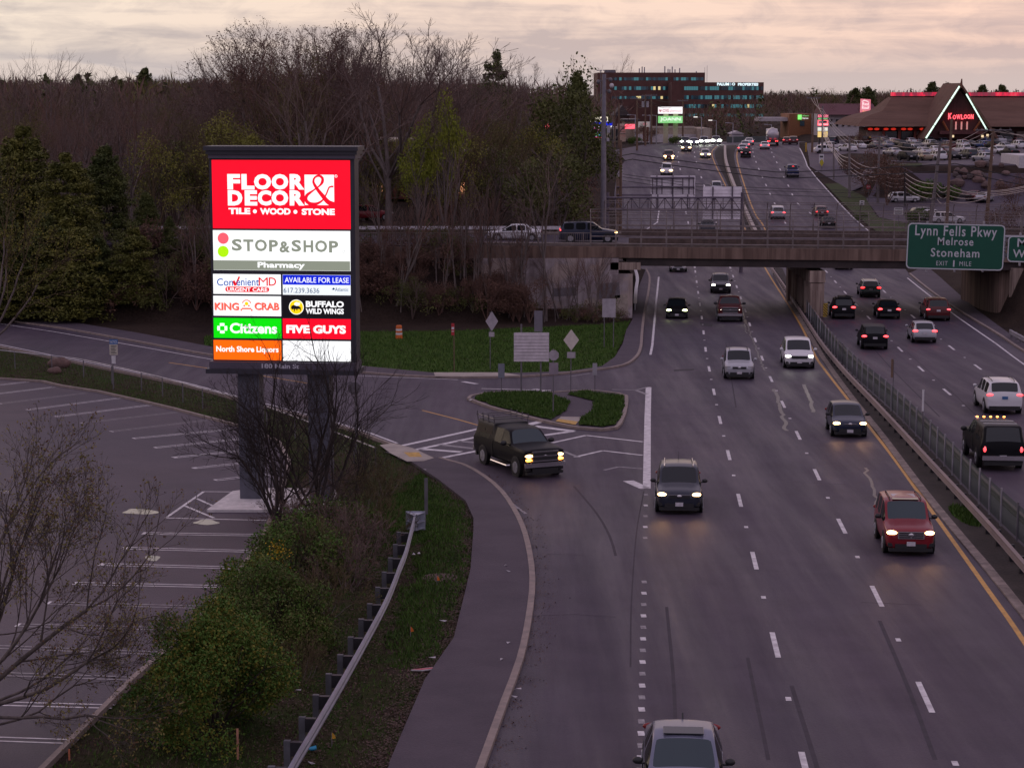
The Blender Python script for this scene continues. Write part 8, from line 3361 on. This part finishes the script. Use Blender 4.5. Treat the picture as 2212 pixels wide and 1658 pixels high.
# ---- cars in the restaurant car park and in the lower lot
RC = 'cars in the restaurant car park'
ROWS = [
    ('front row', [(850, 1050, 'black', 'suv'), (1020, 1045, 'gold', 'sedan'), (1190, 1040, 'white', 'suv'), (1365, 1030, 'black', 'sedan'), (1565, 1022, 'slate', 'suv'), (1740, 1055, 'silver', 'hatch')]),
    ('second row', [(655, 985, 'silver', 'sedan'), (805, 955, 'black', 'pickup'), (930, 945, 'white', 'hatch'), (1015, 980, 'silver', 'sedan'), (1150, 962, 'white', 'sedan'), (1290, 962, 'maroon', 'sedan'), (1490, 955, 'white', 'suv'), (1725, 985, 'steel', 'sedan'), (1920, 962, 'white', 'sedan'), (2060, 985, 'black', 'sedan')]),
    ('third row', [(120, 935, 'white', 'sedan'), (245, 905, 'white', 'suv'), (440, 905, 'grey', 'sedan'), (590, 895, 'steel', 'sedan'), (765, 900, 'black', 'suv'), (925, 900, 'grey', 'sedan'), (1085, 890, 'silver', 'suv'), (1180, 903, 'black', 'sedan'), (1310, 908, 'maroon', 'suv'), (1470, 890, 'silver', 'suv'), (1590, 883, 'black', 'sedan'), (1735, 892, 'blue', 'hatch'), (1860, 905, 'black', 'suv'), (2015, 912, 'silver', 'sedan'), (2150, 900, 'white', 'suv')]),
    ('fourth row', [(430, 852, 'maroon', 'sedan'), (530, 855, 'grey', 'suv'), (640, 852, 'white', 'sedan'), (700, 868, 'red', 'hatch'), (860, 850, 'silver', 'sedan'), (1000, 842, 'white', 'suv'), (1095, 852, 'grey', 'suv'), (1250, 850, 'steel', 'sedan'), (1410, 835, 'white', 'pickup'), (1590, 842, 'navy', 'sedan'), (1705, 842, 'white', 'suv'), (1765, 855, 'blue', 'hatch'), (1905, 850, 'silver', 'pickup'), (2005, 848, 'grey', 'suv'), (2150, 850, 'maroon', 'sedan')]),
    ('back row', [(250, 842, 'black', 'suv'), (560, 818, 'steel', 'hatch'), (760, 818, 'grey', 'hatch'), (900, 818, 'black', 'suv'), (1180, 815, 'silver', 'hatch'), (1310, 815, 'white', 'suv'), (1500, 812, 'red', 'sedan'), (1620, 806, 'navy', 'suv'), (1780, 800, 'white', 'hatch'), (1860, 806, 'gold', 'suv'), (1955, 797, 'blue', 'suv'), (2070, 805, 'white', 'suv'), (2160, 806, 'maroon', 'suv')])]
ORD = ['first', 'second', 'third', 'fourth', 'fifth', 'sixth', 'seventh', 'eighth', 'ninth', 'tenth', 'eleventh', 'twelfth', 'thirteenth', 'fourteenth', 'fifteenth']
KN = {'suv': 'SUV', 'sedan': 'sedan', 'hatch': 'hatchback', 'pickup': 'pickup', 'wagon': 'wagon'}
for ri, (rn_, row) in enumerate(ROWS):
    row = sorted(row)
    for i, (zx, zy, c, kd) in enumerate(row):
        u, v = (2050 + zx / 4.904) * .8848, (180 + zy / 4.904) * .8848
        p = g(u, v, zlot)
        y = p.y
        facing = (i + ri) % 3 == 0
        ang = R((-72 if ri < 3 else -78) + rnd.uniform(-3, 3))
        d = Vector((math.cos(ang) * -1, math.sin(ang) * -1, 0)) if not facing else Vector((math.cos(ang), math.sin(ang), 0))
        q = Vector((p.x, y + 2.1, 0))
        q.z = G(q.x, q.y) + .02
        car(kd, '%s %s, %s from the left in the %s of the restaurant car park' % ({'steel': 'blue grey'}.get(c, c), KN[kd], ORD[i], rn_), 'car', q, d, c, head='off', tail='off', detail=0, group=RC, name='parked_car')
for u, v, ang, c, kd, lab in ((1952, 437, 4, 'white', 'wagon', 'white car parked side on behind the small hedge bush'), (2000, 474, 12, 'grey', 'suv', 'dark SUV behind the row of white cars beside the leaning pole'), (2016, 476, 8, 'white', 'hatch', 'white car parked behind the leaning pole, left of two'), (2046, 482, 4, 'white', 'wagon', 'white estate car parked just above the big direction sign'),
                            (2106, 432, 60, 'maroon', 'sedan', 'dark car beside the white one below the boulders'), (2126, 436, 60, 'silver', 'sedan', 'pale car next to the right wooden pole below the boulders'), (1785, 331, 5, 'white', 'wagon', 'white car parked by the neon pole sign, nearer of two'), (1796, 322, 8, 'white', 'sedan', 'white car parked by the neon pole sign, farther of two'), (1800, 312, 70, 'navy', 'suv', 'dark SUV behind the white cars at the neon pole sign'), (1868, 312, 75, 'black', 'van', 'dark van at the left end of the restaurant')):
    p = g(u, v, G)
    d = Vector((math.cos(R(ang)), math.sin(R(ang)), 0))
    p.z = G(p.x, p.y) + .04
    car(kd, lab, 'car', p, d, c, detail=0 if v < 400 else 1, name='parked_car', group='cars parked beyond the bridge')

# ---- utility poles and wires
def pole(label, u, vt, vb, y=None, arm=(), lean=0.0, m=None, r=.16, ub=None, transformers=0):
    p = g(ub or u, vb, G) if y is None else floor_at(ub or u, vb, y)
    top = at(u, vt, p.y)
    t = thing('utility_pole', label, 'utility pole', p)
    b = MB()
    b.tube((0, 0, -.5), (top.x - p.x, 0, top.z - p.z), r * 1.35, r * .95, 10)
    b.build('post', m or M_WOODPOLE, t)
    for dv, w in arm:
        z = at(u, vt + dv, p.y).z - p.z
        b = MB()
        b.box((top.x - p.x, -.12, z), (w, .12, .14))
        for k in (-.45, -.2, .2, .45):
            b.tube((top.x - p.x + w * k, -.12, z), (top.x - p.x + w * k, -.12, z + .28), .045, n=6)
        b.build('crossarm', M_GALV_D, t)
    for k in range(transformers):
        b = MB()
        b.tube((top.x - p.x + (.42 if k % 2 else -.42), -.1, top.z - p.z - 2.6), (top.x - p.x + (.42 if k % 2 else -.42), -.1, top.z - p.z - 1.4), .3, n=10)
        b.build('transformer', M_GALV, t)
    return p, top


pole('wooden pole with a crossarm left of the pharmacy pylon, leftmost with an arm', 1376, 210, 331, 398, [(3, 2.6)])
pole('wooden pole with two grey transformers left of the pharmacy pylon', 1394, 204, 317, 418, [(3, 2.6)], transformers=2)
pole('plain wooden pole just left of the pharmacy pylon', 1407, 203, 310, 426, [(3, 2.4)])
pole('wooden pole with a small arm right of the pharmacy pylon', 1475, 215, 305, 432, [(3, 2.2)])
pole('bare wooden pole in front of the petrol station tower', 1337, 223, 320, 410)
pole('thin bare pole right of the camera pole in front of the petrol station', 1328, 235, 325, 405, r=.12)
pole('weathered wooden pole with no arm left of the sign gantries', 1341, 303, 440, 244, (), r=.15)
pole('wooden pole with a crossarm left of the neon pole sign', 1758, 210, 329, None, [(2, 2.6)], ub=1754)
pole('dark pole standing in front of the neon pole sign', 1777, 229, 356, None, ub=1776, m=M_POLE_G)
pole('grey pole at the highway edge below the neon sign', 1801, 308, 392, 340, m=M_POLE_G, r=.13)
pole('grey pole near the stop sign on the grass', 1835, 296, 430, 315, m=M_POLE_G)
pole('tall grey pole with a small arm in front of the brown tree', 1900, 294, 437, 309, [(1, 2.4)], m=M_POLE_G, ub=1896)
pole('short dark pole beside the green hedge mound', 1955, 372, 445, 304, m=M_DARKSTEEL, r=.14)
pole('leaning grey pole rising from behind the direction sign', 2031, 306, 478, 282, [(1, 1.6)], m=M_POLE_G, ub=2010, r=.2)
pole('tall brown pole in front of the neon gable', 2056, 256, 482, 280, ub=2045, r=.17)
pole('brown pole with a wide crossarm at the right', 2146, 278, 476, 283, [(3, 5.0)], ub=2131, r=.2)
pole('thin lamp pole in the middle of the restaurant car park', 1981, 331, 358, 336, m=M_DARKSTEEL, r=.1)
# the tall camera pole behind the bridge
p = floor_at(1303, 480, 196)
top = at(1303, 160, 196)
t = thing('camera_pole', 'tall grey steel pole with traffic cameras rising behind the overpass', 'pole', p)
b = MB()
b.tube((0, 0, -.5), (0, 0, top.z - p.z), .34, .19, 16)
b.build('pole', mat('pole_steel', (.20, .185, .22), .45, metal=.3, var=.12), t)
b = MB()
for s_, h in ((.6, -.5), (-.55, -.7), (.5, -1.6)):
    b.tube((0, 0, top.z - p.z + h), (s_, -.1, top.z - p.z + h + .1), .05, n=6)
    b.ball((s_, -.1, top.z - p.z + h - .05), .19, sc=(1, 1, 1.2))
b.build('camera_bracket', M_GALV_D, t)
b = MB()
b.ball((.72, -.1, top.z - p.z - 1.1), .22, sc=(1, 1, 1.1))
b.build('camera_dome', M_WHITEWALL, t)
b = MB()
b.box((.45, -.1, top.z - p.z - 5.2), (.3, .25, .7))
b.box((.40, -.1, top.z - p.z - 6.2), (.25, .2, .3))
b.build('control_box', M_GALV, t)
p = floor_at(1297, 300, 600)
t = thing('floodlight_mast', 'thin mast with a ring of floodlights above the treeline', 'mast', p)
top = at(1297, 153, 600)
b = MB()
b.tube((0, 0, 0), (0, 0, top.z - p.z), .14, n=6)
b.build('mast', M_GALV_D, t)
for dx in (-.9, 0, .9):
    b = MB()
    b.box((dx, 0, top.z - p.z + .1), (.7, .4, .25))
    b.build('floodlight', M_GALV, t)

M_WIRE = mat('wire_black', (.012, .011, .013), .6, var=0)
M_WIRE_SKYLIT = mat('wire_skylit', (.50, .42, .37), .5, var=.15, vscale=.5)  # sky light on the wires put into their pale colour


def wire(label, pts, sag, m, r=.03, n=9, name='power_line', cat='cable', group=None):
    P = [at(*q) for q in pts]
    o = []
    for a, c in zip(P, P[1:]):
        for k in range(n):
            f = k / n
            q = a.lerp(c, f)
            q.z -= sag * 4 * f * (1 - f)
            o.append(q)
    o.append(P[-1])
    b = MB()
    b.path(o, r, 4)
    return tag(b.build(name, m), label, cat, group)


for i in range(2):
    wire('thick black power line crossing the highway, %s of two' % ('upper' if i == 0 else 'lower'), [(1190, 357 + i * 14, 262), (1366, 332 + i * 12, 244), (1681, 372 + i * 13, 262), (2021, 355 + i * 15, 281), (2063, 353 + i * 15, 281), (2300, 402 + i * 14, 285)], .12, M_WIRE, .055)
for i, (v0, v1) in enumerate(((398, 412), (404, 417), (412, 427))):
    wire('thin black cable crossing behind the gantries, %s of three' % ('top', 'middle', 'bottom')[i], [(1345, v0 - 22, 240), (1560, v0 + 4, 250), (1900, v1, 275), (2040, v1 + 1, 280)], .1, M_WIRE, .028)
for i, (d0, d1) in enumerate(((0, 0), (10, 9), (20, 22), (28, 34))):
    wire('pale cable of the drooping bundle along the pole line, %s from the top' % ORD[i], [(1776, 262 + d0 * .7, 362), (1801, 318 + d0 * .5, 340), (1836, 340 + d0, 315), (1898, 362 + d0, 309), (1955, 374 + d0, 304), (2024, 396 + d1, 282), (2048, 400 + d1, 281), (2138, 413 + d1 * .3, 283), (2300, 372 + d1 * .3, 290)], .55, M_WIRE_SKYLIT, .05)
for i in range(3):
    wire('pale wire from the crossarm pole by the neon sign, %s of three' % ('upper', 'middle', 'lower')[i], [(1752 + 6 * i, 212, 385), (1777, 236 + i * 6, 362), (1836, 300 + i * 8, 315), (1900, 296 + i * 10, 309), (2031, 310 + i * 8, 282), (2120 + 20 * i, 279, 283), (2320, 290 + i * 9, 285)], .5, M_WIRE_SKYLIT, .028)
wire('black cable drooping between the poles at the right with a splice case', [(1955, 440, 304), (2008, 432, 282), (2046, 414, 281), (2131, 432, 283)], .3, M_WIRE, .03)
b = MB()
p = at(2086, 423, 282)
b.tube((p.x - .8, p.y, p.z), (p.x + .8, p.y, p.z), .16, n=8)
tag(b.build('splice_case', M_WIRE), 'black splice case hanging on the cable near the right poles', 'splice case')
for i in range(3):
    wire('dark wire between the wooden poles at the petrol station, %s of three' % ('upper', 'middle', 'lower')[i], [(1337, 240 + i * 5, 410), (1376, 214 + i * 5, 398), (1394, 208 + i * 4, 418), (1475, 219 + i * 3, 432)], 1.2 if i else .6, M_WIRE, .03)

# small signs and posts beyond the bridge
M_STOP = mat('stop_red', (.40, .03, .05), .5, var=.05)
t_, p_ = post_sign('red stop sign on the grass below the pole line', 1876, 437, [('octagon', 1871, 398, 1881, 409, M_STOP)], .04, base=g(1876, 437, G))
b = MB()
a, c = at(1872.5, 405, p_.y) - p_, at(1879.5, 402, p_.y) - p_
b.text('STOP', a.x, c.x, a.z, c.z, -.04, 0, .02)
b.build('lettering', M_WHITESIGN, t_)
for u0, v0, u1, v1, vb, lab, nl in ((1857, 433, 1867, 443, 452, 'small white sign with an arrow on the grass', 2), (1931, 449, 1951, 463, 492, 'white sign with three lines of lettering behind the bridge fence', 3), (1769, 333, 1780, 353, 360, 'white speed sign at the kerb below the neon pole sign', 2)):
    t_, p_ = post_sign(lab, (u0 + u1) / 2, vb, [('rect', u0, v0, u1, v1, M_WHITESIGN)], .04, base=g((u0 + u1) / 2, vb, G))
    b = MB()
    for k in range(nl):
        a, c = at(u0 + 2, v0 + (v1 - v0) * (k + .75) / nl, p_.y) - p_, at(u1 - 2, v0 + (v1 - v0) * (k + .35) / nl, p_.y) - p_
        b.box(((a.x + c.x) / 2, -.036, (a.z + c.z) / 2), (c.x - a.x, .006, c.z - a.z))
    b.build('text_lines', MATS['sign_ink'], t_)
post_sign('yellow green warning sign at the kerb right of the blue pickup', 1774, 372, [('diamond', 1770, 343, 1780, 360, mat('lime_sign', (.50, .42, .03), .5, var=.05))], .04, base=g(1774, 372, G))
for u, v in ((1873, 306), (1879, 306), (1741, 322)):
    p = g(u, v + 6, G)
    t = thing('bollard', 'yellow bollard ' + {1873: 'left of a pair by the restaurant', 1879: 'right of a pair by the restaurant', 1741: 'at the kerb of the right crest'}[u], 'bollard', p)
    b = MB()
    b.tube((0, 0, 0), (0, 0, 1.6), .16, n=10)
    b.ball((0, 0, 1.6), .16)
    b.build('post', mat('bollard_yellow', (.45, .28, .03), .6, var=.1), t)
